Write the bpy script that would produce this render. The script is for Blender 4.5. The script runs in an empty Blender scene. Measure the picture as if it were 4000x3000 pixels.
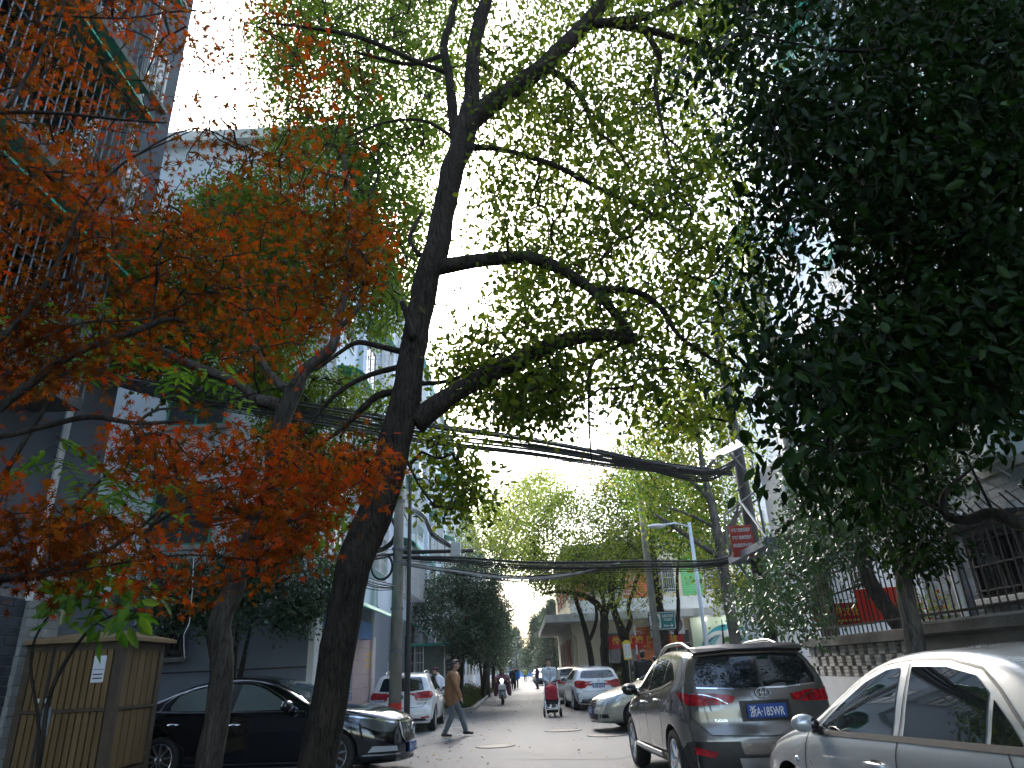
import bpy, bmesh, math, random
import numpy as np
from mathutils import Vector, Matrix
from mathutils.bvhtree import BVHTree
random.seed(7); rng = np.random.default_rng(11)
SC = bpy.context.scene
C = SC.collection
R = math.radians
# ------------------------------------------------------------------ camera
CAM_H = 1.41; PITCH = math.atan(1118/2667.); ROLL = R(2.64)
_F = Vector((0, math.cos(PITCH), math.sin(PITCH))); _U = Vector((0, -math.sin(PITCH), math.cos(PITCH))); _R = Vector((1, 0, 0))
_cr = math.cos(ROLL)*_R - math.sin(ROLL)*_U; _cu = math.sin(ROLL)*_R + math.cos(ROLL)*_U
cd = bpy.data.cameras.new('camera'); cam = bpy.data.objects.new('camera', cd); C.objects.link(cam)
cd.sensor_width = 36; cd.lens = 24.0; cd.clip_start = 0.05; cd.clip_end = 3000
cam.matrix_world = Matrix(((_cr.x, _cu.x, -_F.x, 0), (_cr.y, _cu.y, -_F.y, 0), (_cr.z, _cu.z, -_F.z, CAM_H), (0, 0, 0, 1)))
cd.dof.use_dof = True; cd.dof.focus_distance = 14.0; cd.dof.aperture_fstop = 8.0
SC.camera = cam
# ------------------------------------------------------------------ sky, sun, exposure
SUN_EL, SUN_AZ = R(38), R(-12)          # azimuth from +Y towards +X
W = bpy.data.worlds.new('World'); SC.world = W; W.use_nodes = True
nt = W.node_tree; nt.nodes.clear()
sky = nt.nodes.new('ShaderNodeTexSky'); sky.sky_type = 'NISHITA'; sky.sun_disc = False
sky.sun_elevation = SUN_EL; sky.sun_rotation = SUN_AZ; sky.air_density = 1.3; sky.dust_density = 2.5; sky.ozone_density = 1.5
hs = nt.nodes.new('ShaderNodeHueSaturation'); hs.inputs['Saturation'].default_value = 0.9
bg = nt.nodes.new('ShaderNodeBackground'); bg.inputs['Strength'].default_value = 0.15
wo = nt.nodes.new('ShaderNodeOutputWorld')
nt.links.new(sky.outputs[0], hs.inputs['Color']); nt.links.new(hs.outputs[0], bg.inputs[0]); nt.links.new(bg.outputs[0], wo.inputs[0])
sl = bpy.data.lights.new('sun', 'SUN'); so = bpy.data.objects.new('sun', sl); C.objects.link(so)
sl.energy = 0.75; sl.angle = R(26); sl.color = (1.0, 0.97, 0.92)
_sd = Vector((math.sin(SUN_AZ)*math.cos(SUN_EL), math.cos(SUN_AZ)*math.cos(SUN_EL), math.sin(SUN_EL)))
so.rotation_euler = _sd.to_track_quat('Z', 'Y').to_euler()
SC.view_settings.view_transform = 'Standard'; SC.view_settings.look = 'None'
SC.view_settings.exposure = 2.4; SC.view_settings.gamma = 1.0
SC.cycles.max_bounces = 6; SC.cycles.diffuse_bounces = 4; SC.cycles.glossy_bounces = 3; SC.cycles.transmission_bounces = 4
SC.cycles.volume_bounces = 0; SC.cycles.caustics_reflective = False; SC.cycles.caustics_refractive = False
# ------------------------------------------------------------------ helpers
def at(u, v, Y):
    """the point seen at photo position (u, v) of the 4000x3000 picture, at distance Y along the street"""
    x = (u-2000)/2667.; y = -(v-1500)/2667.
    xr = x*math.cos(ROLL)+y*math.sin(ROLL); yu = -x*math.sin(ROLL)+y*math.cos(ROLL)
    d = Vector((xr, math.cos(PITCH)-yu*math.sin(PITCH), math.sin(PITCH)+yu*math.cos(PITCH)))
    return Vector((0, 0, CAM_H)) + d*(Y/d.y)
def frame(d, up=Vector((0, 0, 1))):
    d = Vector(d).normalized()
    a = d.cross(up)
    if a.length < 1e-4: a = d.cross(Vector((1, 0, 0)))
    a.normalize(); return d, a, a.cross(d)
class MB:
    def __init__(s): s.v = []; s.f = []
    def add(s, vs, fs):
        n = len(s.v); s.v += [tuple(p) for p in vs]; s.f += [tuple(i+n for i in f) for f in fs]
    def box(s, x0, x1, y0, y1, z0, z1, M=None, b=0.0):
        if b > 0:
            vs = []; fs = []
            bm = bmesh.new(); bmesh.ops.create_cube(bm, size=1)
            for q in bm.verts: q.co = Vector(((x0+x1)/2+q.co.x*(x1-x0), (y0+y1)/2+q.co.y*(y1-y0), (z0+z1)/2+q.co.z*(z1-z0)))
            bmesh.ops.bevel(bm, geom=bm.edges[:], offset=b, segments=1, affect='EDGES')
            bm.verts.index_update()
            vs = [q.co.copy() for q in bm.verts]; fs = [[q.index for q in f.verts] for f in bm.faces]; bm.free()
        else:
            vs = [Vector((x, y, z)) for z in (z0, z1) for y in (y0, y1) for x in (x0, x1)]
            fs = [(0, 2, 3, 1), (4, 5, 7, 6), (0, 1, 5, 4), (2, 6, 7, 3), (0, 4, 6, 2), (1, 3, 7, 5)]
        if M is not None: vs = [M @ p for p in vs]
        s.add(vs, fs); return s
    def tube(s, pts, rad, n=8, cap=True):
        pts = [Vector(p) for p in pts]; m = len(pts)
        if not hasattr(rad, '__len__'): rad = [rad]*m
        a = None; vs = []; fs = []
        for i in range(m):
            d = (pts[min(i+1, m-1)]-pts[max(i-1, 0)])
            if d.length < 1e-7: d = Vector((0, 0, 1))
            d.normalize()
            if a is None: _, a, _b = frame(d)
            else:
                a = a - d*a.dot(d)
                if a.length < 1e-5: _, a, _b = frame(d)
                a.normalize()
            b = d.cross(a)
            for k in range(n):
                t = 2*math.pi*k/n
                vs.append(pts[i]+(a*math.cos(t)+b*math.sin(t))*rad[i])
        for i in range(m-1):
            for k in range(n):
                fs.append((i*n+k, i*n+(k+1) % n, (i+1)*n+(k+1) % n, (i+1)*n+k))
        if cap: fs.append(tuple(range(n))[::-1]); fs.append(tuple((m-1)*n+k for k in range(n)))
        s.add(vs, fs); return s
    def prism(s, poly, fn, d0, d1):
        """poly: 2D outline; fn(a, b, d) -> point"""
        n = len(poly)
        vs = [fn(a, b, d0) for a, b in poly]+[fn(a, b, d1) for a, b in poly]
        fs = [tuple(range(n))[::-1], tuple(range(n, 2*n))]+[(i, (i+1) % n, n+(i+1) % n, n+i) for i in range(n)]
        s.add(vs, fs); return s
    def lathe(s, prof, M, n=24):
        """prof: (radius, axial) pairs round local Z"""
        vs = []; fs = []; m = len(prof)
        for r, z in prof:
            for k in range(n):
                t = 2*math.pi*k/n; vs.append(M @ Vector((r*math.cos(t), r*math.sin(t), z)))
        for i in range(m-1):
            for k in range(n): fs.append((i*n+k, i*n+(k+1) % n, (i+1)*n+(k+1) % n, (i+1)*n+k))
        s.add(vs, fs); return s
    def ball(s, c, r, M=None, seg=10, rings=7):
        if not hasattr(r, '__len__'): r = (r, r, r)
        vs = []; fs = []
        for i in range(rings+1):
            ph = math.pi*i/rings
            for k in range(seg):
                t = 2*math.pi*k/seg
                p = Vector((r[0]*math.sin(ph)*math.cos(t), r[1]*math.sin(ph)*math.sin(t), r[2]*math.cos(ph)))
                vs.append((M @ p if M is not None else p)+Vector(c))
        for i in range(rings):
            for k in range(seg): fs.append((i*seg+k, (i+1)*seg+k, (i+1)*seg+(k+1) % seg, i*seg+(k+1) % seg))
        s.add(vs, fs); return s
    def build(s, name, m, parent=None, smooth=False, **kw):
        me = bpy.data.meshes.new(name); me.from_pydata(s.v, [], s.f)
        return link(name, me, m, parent, smooth, **kw)
def link(name, me, m, parent=None, smooth=False, local=False, recalc=True):
    if recalc and len(me.polygons) and len(me.polygons) < 60000:
        bm = bmesh.new(); bm.from_mesh(me); bmesh.ops.recalc_face_normals(bm, faces=bm.faces[:]); bm.to_mesh(me); bm.free()
    if m is not None and len(me.materials) == 0: me.materials.append(M_[m] if isinstance(m, str) else m)
    if smooth: me.polygons.foreach_set('use_smooth', [True]*len(me.polygons))
    o = bpy.data.objects.new(name, me); C.objects.link(o)
    if parent is not None:
        o.parent = parent
        if not local: o.matrix_parent_inverse = wm(parent).inverted()
    return o
def wm(o):
    l = Matrix.LocRotScale(o.location, o.rotation_euler, o.scale)
    return (wm(o.parent) @ o.matrix_parent_inverse @ l) if o.parent else l
def thing(name, label, cat, loc=(0, 0, 0), rz=0.0, group=None):
    o = bpy.data.objects.new(name, None); C.objects.link(o); o.empty_display_size = .2
    o.location = loc; o.rotation_euler = (0, 0, rz); tag(o, label, cat, group); return o
def tag(o, label=None, cat=None, group=None, kind=None):
    if label: o['label'] = label
    if cat: o['category'] = cat
    if group: o['group'] = group
    if kind: o['kind'] = kind
    return o
def clone(src, parent, M=None, name=None):
    """a copy that shares mesh data"""
    o = src.copy(); C.objects.link(o); o.parent = parent
    if M is not None: o.matrix_basis = M
    return o
def text_mesh(txt, size, name='lettering', extrude=0.0, bold=0.0, align='CENTER', spacing=1.0):
    c = bpy.data.curves.new(name, 'FONT'); c.body = txt; c.size = size; c.align_x = align; c.align_y = 'CENTER'
    c.extrude = extrude; c.offset = bold; c.resolution_u = 3; c.space_character = spacing
    o = bpy.data.objects.new(name, c); C.objects.link(o)
    bpy.context.view_layer.update()
    me = bpy.data.meshes.new_from_object(o.evaluated_get(bpy.context.evaluated_depsgraph_get()))
    C.objects.unlink(o); bpy.data.objects.remove(o); bpy.data.curves.remove(c)
    return me
def put_text(txt, size, m, parent, origin, right, up, width=None, bold=0.0, name='lettering', spacing=1.0):
    """flat print: origin = centre, right / up = unit directions"""
    me = text_mesh(txt, size, name, bold=bold, spacing=spacing)
    if not len(me.vertices): return None
    xs = [q.co.x for q in me.vertices]; ys = [q.co.y for q in me.vertices]
    cx = (min(xs)+max(xs))/2; cy = (min(ys)+max(ys))/2; sx = 1 if not width else width/(max(xs)-min(xs))
    right = Vector(right).normalized(); up = Vector(up).normalized(); o = Vector(origin)
    for q in me.vertices: q.co = o+right*((q.co.x-cx)*sx)+up*(q.co.y-cy)
    me.materials.clear()
    return link(name, me, m, parent)
# ------------------------------------------------------------------ materials
M_ = {}
def mat(name, col, rough=.6, metal=0.0, var=0.0, scale=8.0, bump=0.0, bscale=None, col2=None, coat=0.0, spec=0.5, rnd=0.0, emit=None, estr=0.0, stretch=None, detail=5):
    m = bpy.data.materials.new(name); m.use_nodes = True; t = m.node_tree; p = t.nodes['Principled BSDF']
    p.inputs['Base Color'].default_value = (*col, 1); p.inputs['Roughness'].default_value = rough; p.inputs['Metallic'].default_value = metal
    p.inputs['Coat Weight'].default_value = coat; p.inputs['Coat Roughness'].default_value = .04; p.inputs['Specular IOR Level'].default_value = spec
    N = t.nodes.new; L = t.links.new
    tc = N('ShaderNodeTexCoord'); vec = tc.outputs['Object']
    if stretch:
        mp = N('ShaderNodeMapping'); mp.inputs['Scale'].default_value = stretch; L(vec, mp.inputs['Vector']); vec = mp.outputs[0]
    out = None
    if var > 0 or col2:
        no = N('ShaderNodeTexNoise'); no.inputs['Scale'].default_value = scale; no.inputs['Detail'].default_value = detail; no.inputs['Roughness'].default_value = .62
        L(vec, no.inputs['Vector'])
        rp = N('ShaderNodeValToRGB'); rp.color_ramp.elements[0].position = .32; rp.color_ramp.elements[1].position = .68
        a = col if col2 else tuple(c*(1-var) for c in col); b = col2 if col2 else tuple(min(1, c*(1+var)) for c in col)
        rp.color_ramp.elements[0].color = (*a, 1); rp.color_ramp.elements[1].color = (*b, 1)
        L(no.outputs['Fac'], rp.inputs[0]); out = rp.outputs[0]
        rr = N('ShaderNodeMapRange'); rr.inputs['To Min'].default_value = max(.02, rough-.08); rr.inputs['To Max'].default_value = min(1, rough+.08)
        L(no.outputs['Fac'], rr.inputs['Value']); L(rr.outputs[0], p.inputs['Roughness'])
    if rnd > 0:
        oi = N('ShaderNodeObjectInfo'); mr = N('ShaderNodeMapRange'); mr.inputs['To Min'].default_value = 1-rnd; mr.inputs['To Max'].default_value = 1+rnd
        L(oi.outputs['Random'], mr.inputs['Value'])
        mx = N('ShaderNodeMix'); mx.data_type = 'RGBA'; mx.blend_type = 'MULTIPLY'; mx.inputs['Factor'].default_value = 1
        if out is not None: L(out, mx.inputs['A'])
        else: mx.inputs['A'].default_value = (*col, 1)
        L(mr.outputs[0], mx.inputs['B']); out = mx.outputs['Result']
    if out is not None: L(out, p.inputs['Base Color'])
    if bump > 0:
        n2 = N('ShaderNodeTexNoise'); n2.inputs['Scale'].default_value = bscale or scale*4; n2.inputs['Detail'].default_value = 4
        L(vec, n2.inputs['Vector']); bp = N('ShaderNodeBump'); bp.inputs['Strength'].default_value = bump; bp.inputs['Distance'].default_value = .02
        L(n2.outputs['Fac'], bp.inputs['Height']); L(bp.outputs[0], p.inputs['Normal'])
    if emit: p.inputs['Emission Color'].default_value = (*emit, 1); p.inputs['Emission Strength'].default_value = estr
    M_[name] = m; return m
def leaf_mat(name, cols, trans=.45, rough=.45, spec=.35, tcol=1.0):
    m = bpy.data.materials.new(name); m.use_nodes = True; t = m.node_tree; p = t.nodes['Principled BSDF']; N = t.nodes.new; L = t.links.new
    a = N('ShaderNodeAttribute'); a.attribute_name = 'tone'
    rp = N('ShaderNodeValToRGB'); e = rp.color_ramp.elements
    e[0].position = 0; e[0].color = (*cols[0], 1); e[1].position = 1; e[1].color = (*cols[-1], 1)
    for i, c in enumerate(cols[1:-1]): q = e.new((i+1)/(len(cols)-1)); q.color = (*c, 1)
    L(a.outputs['Fac'], rp.inputs[0])
    L(rp.outputs[0], p.inputs['Base Color']); p.inputs['Roughness'].default_value = rough; p.inputs['Specular IOR Level'].default_value = spec
    tr = N('ShaderNodeBsdfTranslucent')
    mu = N('ShaderNodeMix'); mu.data_type = 'RGBA'; mu.blend_type = 'MULTIPLY'; mu.inputs['Factor'].default_value = 1
    L(rp.outputs[0], mu.inputs['A']); mu.inputs['B'].default_value = (1.25*tcol, 1.3*tcol, .7*tcol, 1); L(mu.outputs['Result'], tr.inputs[0])
    mx = N('ShaderNodeMixShader'); mx.inputs[0].default_value = trans
    L(p.outputs[0], mx.inputs[1]); L(tr.outputs[0], mx.inputs[2]); L(mx.outputs[0], t.nodes['Material Output'].inputs[0])
    M_[name] = m; return m
def bark(name, c1, c2, scale=9.0, bump=1.0):
    m = bpy.data.materials.new(name); m.use_nodes = True; t = m.node_tree; p = t.nodes['Principled BSDF']; N = t.nodes.new; L = t.links.new
    tc = N('ShaderNodeTexCoord'); mp = N('ShaderNodeMapping'); mp.inputs['Scale'].default_value = (1, 1, .14); L(tc.outputs['Object'], mp.inputs[0])
    no = N('ShaderNodeTexNoise'); no.inputs['Scale'].default_value = scale*5.5; no.inputs['Detail'].default_value = 8; no.inputs['Roughness'].default_value = .68; no.inputs['Distortion'].default_value = .8
    n2 = N('ShaderNodeTexNoise'); n2.inputs['Scale'].default_value = scale*.6; n2.inputs['Detail'].default_value = 4
    L(mp.outputs[0], no.inputs[0]); L(tc.outputs['Object'], n2.inputs[0])
    rp = N('ShaderNodeValToRGB'); rp.color_ramp.elements[0].color = (*c1, 1); rp.color_ramp.elements[1].color = (*c2, 1)
    rp.color_ramp.elements[0].position = .36; rp.color_ramp.elements[1].position = .64
    L(no.outputs['Fac'], rp.inputs[0])
    mx = N('ShaderNodeMix'); mx.data_type = 'RGBA'; mx.blend_type = 'MULTIPLY'; mx.inputs['Factor'].default_value = .7
    r2 = N('ShaderNodeMapRange'); r2.inputs['From Min'].default_value = .3; r2.inputs['From Max'].default_value = .7; r2.inputs['To Min'].default_value = .45; r2.inputs['To Max'].default_value = 1.35
    L(n2.outputs['Fac'], r2.inputs['Value']); L(rp.outputs[0], mx.inputs['A']); L(r2.outputs[0], mx.inputs['B'])
    L(mx.outputs['Result'], p.inputs['Base Color']); p.inputs['Roughness'].default_value = .9; p.inputs['Specular IOR Level'].default_value = .2
    bp = N('ShaderNodeBump'); bp.inputs['Strength'].default_value = bump; bp.inputs['Distance'].default_value = .025
    L(no.outputs['Fac'], bp.inputs['Height']); L(bp.outputs[0], p.inputs['Normal'])
    M_[name] = m; return m
mat('asphalt', (.035, .043, .054), .64, spec=.4, var=.35, scale=1.1, bump=.25, bscale=90, detail=9)
mat('asphalt_patch', (.042, .047, .053), .66, var=.3, scale=2.5, bump=.4, bscale=50)
mat('concrete', (.30, .30, .29), .85, var=.25, scale=3, bump=.3, bscale=40)
mat('concrete_dark', (.16, .155, .145), .9, var=.4, scale=2.2, bump=.4, bscale=30)
mat('apron', (.17, .17, .165), .85, var=.45, scale=2.0, bump=.7, bscale=14)
mat('soil', (.055, .045, .03), .95, var=.4, scale=6, bump=.6)
mat('kerb', (.27, .265, .25), .85, var=.3, scale=5, bump=.4, rnd=.2)
mat('pale_blue_wall', (.62, .68, .76), .85, var=.10, scale=.7, bump=.08, bscale=30, stretch=(1, 1, .3))
mat('grey_blue_wall', (.15, .17, .20), .9, var=.14, scale=.8, bump=.1, bscale=40, stretch=(1, 1, .35))
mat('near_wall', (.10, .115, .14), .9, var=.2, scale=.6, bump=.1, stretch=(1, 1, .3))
mat('cream_wall', (.62, .55, .40), .85, var=.10, scale=.8, bump=.06, stretch=(1, 1, .4))
mat('white_wall', (.66, .66, .62), .85, var=.14, scale=1.2, bump=.1, stretch=(1, 1, .5))
mat('canopy_concrete', (.50, .49, .45), .85, var=.28, scale=1.4, bump=.1, stretch=(1, 1, .25))
mat('pink_tile', (.52, .40, .41), .45, var=.10, scale=3, rnd=.06)
mat('mortar', (.22, .22, .21), .95, var=.2, scale=20)
mat('grey_brick', (.20, .225, .25), .85, var=.3, scale=9, bump=.3, rnd=.28)
mat('pale_brick', (.26, .27, .265), .85, var=.2, scale=9, bump=.3, rnd=.16)
mat('dark_brick', (.045, .052, .065), .8, var=.3, scale=9, bump=.3, rnd=.25)
mat('lattice_brick', (.52, .49, .46), .9, var=.25, scale=10, bump=.4, rnd=.22)
mat('orange_panel', (.62, .17, .05), .55, var=.1, scale=3, rnd=.05)
mat('green_panel', (.12, .45, .17), .5, var=.1, scale=3, rnd=.05)
mat('green_awning', (.02, .42, .27), .3, var=.15, scale=2)
mat('arch_white', (.75, .78, .76), .45)
mat('arch_teal', (.03, .28, .36), .4)
mat('arch_aqua', (.28, .60, .62), .4)
mat('arch_green', (.16, .42, .03), .45)
mat('arch_field', (.60, .70, .54), .6)
mat('glass_dark', (.012, .014, .016), .02, spec=.8); M_['glass_dark'].node_tree.nodes['Principled BSDF'].inputs['IOR'].default_value = 1.55
mat('glass_window', (.05, .065, .07), .06, spec=.8)
mat('glass_shop', (.10, .13, .10), .08, spec=.8)
mat('glass_tint', (.10, .12, .115), .05, spec=.8)
mat('frame_white', (.62, .62, .60), .5)
mat('frame_green', (.05, .30, .22), .5)
mat('iron', (.045, .038, .035), .6, metal=.3, var=.4, scale=20)
mat('rail_white', (.60, .60, .60), .45, metal=.2)
mat('steel', (.45, .46, .47), .35, metal=.9)
mat('steel_grey', (.20, .22, .24), .5, metal=.4, var=.2, scale=4)
mat('lamp_post_paint', (.60, .68, .78), .4)
mat('pole_concrete', (.27, .255, .225), .9, var=.25, scale=5, bump=.3, stretch=(1, 1, .4))
mat('pole_dark', (.035, .035, .036), .6, var=.2)
mat('band_red', (.62, .03, .02), .5)
mat('band_white', (.7, .7, .68), .5)
mat('cable', (.012, .012, .013), .45)
mat('cable_grey', (.10, .10, .105), .5)
mat('cable_pale', (.55, .55, .55), .5)
mat('kiosk_slat', (.15, .092, .036), .6, var=.25, scale=4, bump=.1, rnd=.12, stretch=(1, 1, .15))
mat('kiosk_frame', (.075, .055, .035), .55, var=.2)
mat('kiosk_cap', (.22, .145, .07), .6, var=.2)
mat('kiosk_tile', (.27, .23, .11), .6, var=.25, scale=5, rnd=.12)
mat('paper_white', (.72, .73, .76), .6)
mat('ink', (.03, .03, .05), .7)
mat('sign_teal', (.01, .20, .20), .4)
mat('sign_red', (.50, .06, .05), .6, var=.3, scale=14)
mat('banner_red', (.55, .015, .025), .75, var=.12, scale=2)
mat('banner_bright', (.80, .05, .03), .8, var=.1, scale=2)
mat('banner_yellow', (.80, .55, .06), .7)
mat('sign_white', (.80, .80, .80), .5)
mat('notice_yellow', (.72, .55, .03), .5)
mat('shutter_blue', (.20, .30, .42), .5, var=.35, scale=3, rnd=.12)
mat('sign_blue', (.12, .22, .45), .5, var=.25, scale=2)
mat('hoarding_blue', (.05, .22, .60), .6)
mat('ac_white', (.66, .67, .67), .5, var=.08, scale=3)
mat('ac_dark', (.10, .10, .10), .6)
mat('plaster_white', (.72, .72, .73), .9, var=.08, scale=3)
mat('plastic_black', (.018, .018, .019), .45)
mat('rubber', (.02, .02, .02), .8, var=.2, scale=30)
mat('chrome', (.75, .75, .76), .12, metal=1.0)
mat('alloy', (.52, .53, .55), .25, metal=.9)
mat('plate_blue', (.015, .07, .32), .5)
mat('lamp_red', (.60, .012, .02), .12, coat=.6, col2=(.16, .004, .008), scale=16, detail=1)
mat('lamp_clear', (.62, .65, .68), .08, metal=.35, coat=.6)
mat('lamp_dark', (.16, .17, .18), .08, metal=.5, coat=.6)
mat('bronze_roof_end', (.30, .20, .10), .6)
mat('white_light', (1, 1, 1), .5, emit=(1, 1, 1), estr=9)
mat('old_wood', (.17, .15, .12), .8, var=.3, scale=4, rnd=.2, stretch=(.3, 1, 1))
bark('bark_main', (.006, .005, .004), (.062, .048, .036), 9.0, 1.0)
bark('bark_smooth', (.020, .017, .013), (.085, .072, .058), 5.0, .5)
bark('bark_dark', (.012, .011, .009), (.05, .042, .034), 7.0, .7)
bark('bark_grey', (.05, .046, .042), (.17, .16, .145), 5.0, .5)
leaf_mat('leaf_camphor', [(.035, .062, .010), (.065, .105, .014), (.11, .155, .020), (.17, .20, .028)], .62, spec=.2)
leaf_mat('leaf_camphor_far', [(.05, .095, .015), (.085, .14, .02), (.14, .20, .03)], .62, spec=.25)
leaf_mat('leaf_maple', [(.07, .014, .002), (.13, .036, .004), (.23, .072, .006), (.40, .042, .006), (.08, .040, .004)], .62, tcol=1.15, spec=.1, rough=.7)
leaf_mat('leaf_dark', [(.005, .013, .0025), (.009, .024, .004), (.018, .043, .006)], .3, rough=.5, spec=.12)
leaf_mat('leaf_gloss', [(.026, .062, .030), (.042, .09, .042), (.065, .125, .058)], .22, rough=.28, spec=.8)
leaf_mat('leaf_yellow', [(.15, .22, .03), (.24, .30, .05), (.36, .36, .07), (.20, .27, .035)], .5)
leaf_mat('leaf_orange', [(.24, .24, .03), (.45, .30, .04), (.52, .26, .04), (.34, .34, .05)], .5)
leaf_mat('leaf_fresh', [(.05, .14, .015), (.09, .20, .02), (.15, .24, .03)], .5)
leaf_mat('leaf_conifer', [(.03, .06, .03), (.045, .085, .05), (.07, .11, .065)], .2)
leaf_mat('leaf_hedge', [(.03, .06, .015), (.07, .10, .02), (.13, .14, .03), (.16, .11, .05)], .3)
leaf_mat('leaf_litter', [(.35, .22, .06), (.28, .12, .04), (.42, .33, .10), (.20, .11, .05)], .1, rough=.8)
leaf_mat('leaf_grass', [(.03, .055, .012), (.05, .08, .018), (.09, .11, .03)], .3)
# ================================================================== the ground
def sheet(name, poly, z, m, kind='structure', sub=0):
    bm = bmesh.new(); f = bm.faces.new([bm.verts.new((x, y, z)) for x, y in poly])
    me = bpy.data.meshes.new(name); bm.to_mesh(me); bm.free()
    o = link(name, me, m); o['kind'] = kind; return o
sheet('ground', [(-900, -60), (900, -60), (900, 1500), (-900, 1500)], -.03, 'soil')
sheet('road', [(-16, -30), (14, -30), (14, 26), (9, 30.5), (1.75, 31), (2.0, 70), (2.3, 260), (-3.0, 260), (-2.6, 60), (-2.05, 29.6), (-3.2, 29.3), (-5, 29), (-16, 26)], 0, 'asphalt')
ap = [(-7, 14.2), (-4.2, 14.6), (-2.6, 15.6), (-2.1, 16.8), (-1.55, 17.9), (-1.35, 18.8), (-1.62, 20.4), (-1.9, 22.6), (-2.3, 25), (-2.9, 27.6), (-3.6, 29.1), (-4.7, 29.2), (-4.7, 16), (-7, 16)]
sheet('pavement_apron', ap, .005, 'apron')
sheet('road_patch', [(-.2, 13.2), (1.5, 12.7), (2.6, 14.6), (2.2, 16.1), (.4, 15.6)], .004, 'asphalt_patch')
sheet('road_patch', [(-1.9, 24.6), (-.2, 24.1), (.3, 29.6), (-1.7, 30.6)], .004, 'asphalt_patch')
sheet('road_patch', [(-1.2, 36), (.9, 35.4), (1.2, 38.5), (-1.4, 39.3)], .004, 'asphalt_patch')
sheet('courtyard_pavement', [(1.9, 31.1), (22, 31.1), (22, 41.9), (2.1, 42)], .11, 'concrete')
sheet('side_pavement', [(2.0, 42.01), (2.79, 42.01), (2.79, 110), (2.25, 110)], .11, 'concrete')
sheet('planting_bed', [(-2.2, 29.8), (-4.7, 29.8), (-4.7, 110), (-2.75, 110)], .10, 'soil')
def kerb(name, pts, label=None):
    k = bpy.data.objects.new(name, None); C.objects.link(k); k['kind'] = 'structure'
    src = None
    for (x0, y0), (x1, y1) in zip(pts[:-1], pts[1:]):
        a = Vector((x0, y0, 0)); b = Vector((x1, y1, 0)); L = (b-a).length; n = max(1, round(L/1.0)); d = (b-a)/L
        for i in range(n):
            if src is None:
                src = MB().box(-.49, .49, -.07, .07, -.02, .13, b=.015).build('kerbstone', 'kerb'); o = src
            else: o = src.copy(); C.objects.link(o)
            o.parent = k; p = a+d*(L*(i+.5)/n)
            o.location = (p.x+random.uniform(-.01, .01), p.y, random.uniform(-.012, .008)); o.rotation_euler = (0, 0, math.atan2(d.y, d.x)+random.uniform(-.01, .01)); o.scale = (L/n, 1, 1)
kerb('kerb', [(-4.6, 29.6), (-2.4, 29.55), (-2.12, 30.2), (-2.3, 45), (-2.55, 60), (-2.8, 100)])
kerb('kerb', [(9, 31), (2.3, 31.05), (1.82, 31.6), (1.9, 45), (2.05, 70), (2.2, 100)])
for i, (x, y, r, lab) in enumerate([(-.68, 15.7, .36, 'round iron manhole cover in front of the black sedan'), (.87, 18.8, .42, 'round iron manhole cover between stroller and grey estate car'), (1.75, 17.0, .40, 'round iron manhole cover beside the champagne sedan bumper')]):
    t = thing('manhole_cover', lab, 'manhole cover', (x, y, 0), group='manhole covers in the road')
    MB().lathe([(0, .011), (r-.03, .011), (r-.03, .006)], Matrix.Translation((x, y, 0)), 28).build('lid', 'iron', t)
    MB().lathe([(r-.028, .004), (r-.028, .013), (r+.05, .013), (r+.05, .001)], Matrix.Translation((x, y, 0)), 28).build('rim_frame', 'asphalt_patch', t)
# ================================================================== facade helpers
class Facade:
    """a wall plane: a along r (horizontal), b = height, d = out along n"""
    def __init__(s, O, r, n): s.O = Vector(O); s.r = Vector(r).normalized(); s.n = Vector(n).normalized(); s.z = Vector((0, 0, 1))
    def p(s, a, b, d=0): return s.O+s.r*a+s.z*b+s.n*d
    def M(s): 
        m = Matrix.Identity(4)
        for i, c in enumerate((s.r, s.n, s.z)):
            for k in range(3): m[k][i] = c[k]
        m.translation = s.O; return m
    def box(s, mb, a0, a1, b0, b1, d0, d1, bev=0.0): return mb.box(a0, a1, d0, d1, b0, b1, M=s.M(), b=bev)
def window(F, parent, a, b, w, h, fm='frame_white', gm='glass_window', bars=None, sill=None, mull=1, rail=False, name='window', depth=.10):
    """a framed opening: frame proud of the wall, pane set back inside it, optional bars"""
    t = .06; mb = MB()
    F.box(mb, a-w/2, a-w/2+t, b, b+h, -.06, .05); F.box(mb, a+w/2-t, a+w/2, b, b+h, -.06, .05)
    F.box(mb, a-w/2+t, a+w/2-t, b, b+t, -.06, .05); F.box(mb, a-w/2+t, a+w/2-t, b+h-t, b+h, -.06, .05)
    for i in range(mull):
        x = a-w/2+w*(i+1)/(mull+1); F.box(mb, x-.022, x+.022, b+t, b+h-t, -.05, .042)
    if rail: F.box(mb, a-w/2+t, a+w/2-t, b+h*.66-.022, b+h*.66+.022, -.05, .040)
    f = mb.build(name, fm, parent)
    g = F.box(MB(), a-w/2+t-.01, a+w/2-t+.01, b+t-.01, b+h-t+.01, .004, .016).build('pane', gm, f)
    if bars:
        mb = MB(); n = max(3, int(w/.13))
        for i in range(n+1):
            x = a-w/2+.03+(w-.06)*i/n; mb.tube([F.p(x, b+.02, .10), F.p(x, b+h-.02, .10)], .008, 5)
        for q in (.12, .5, .88): F.box(mb, a-w/2, a+w/2, b+h*q-.012, b+h*q+.012, .045, .115)
        mb.build('window_bars', bars, f)
    if sill:
        F.box(MB(), a-w/2-.1, a+w/2+.1, b-.10, b, -.02, .13, bev=.01).build('sill', sill, f)
    return f
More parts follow.
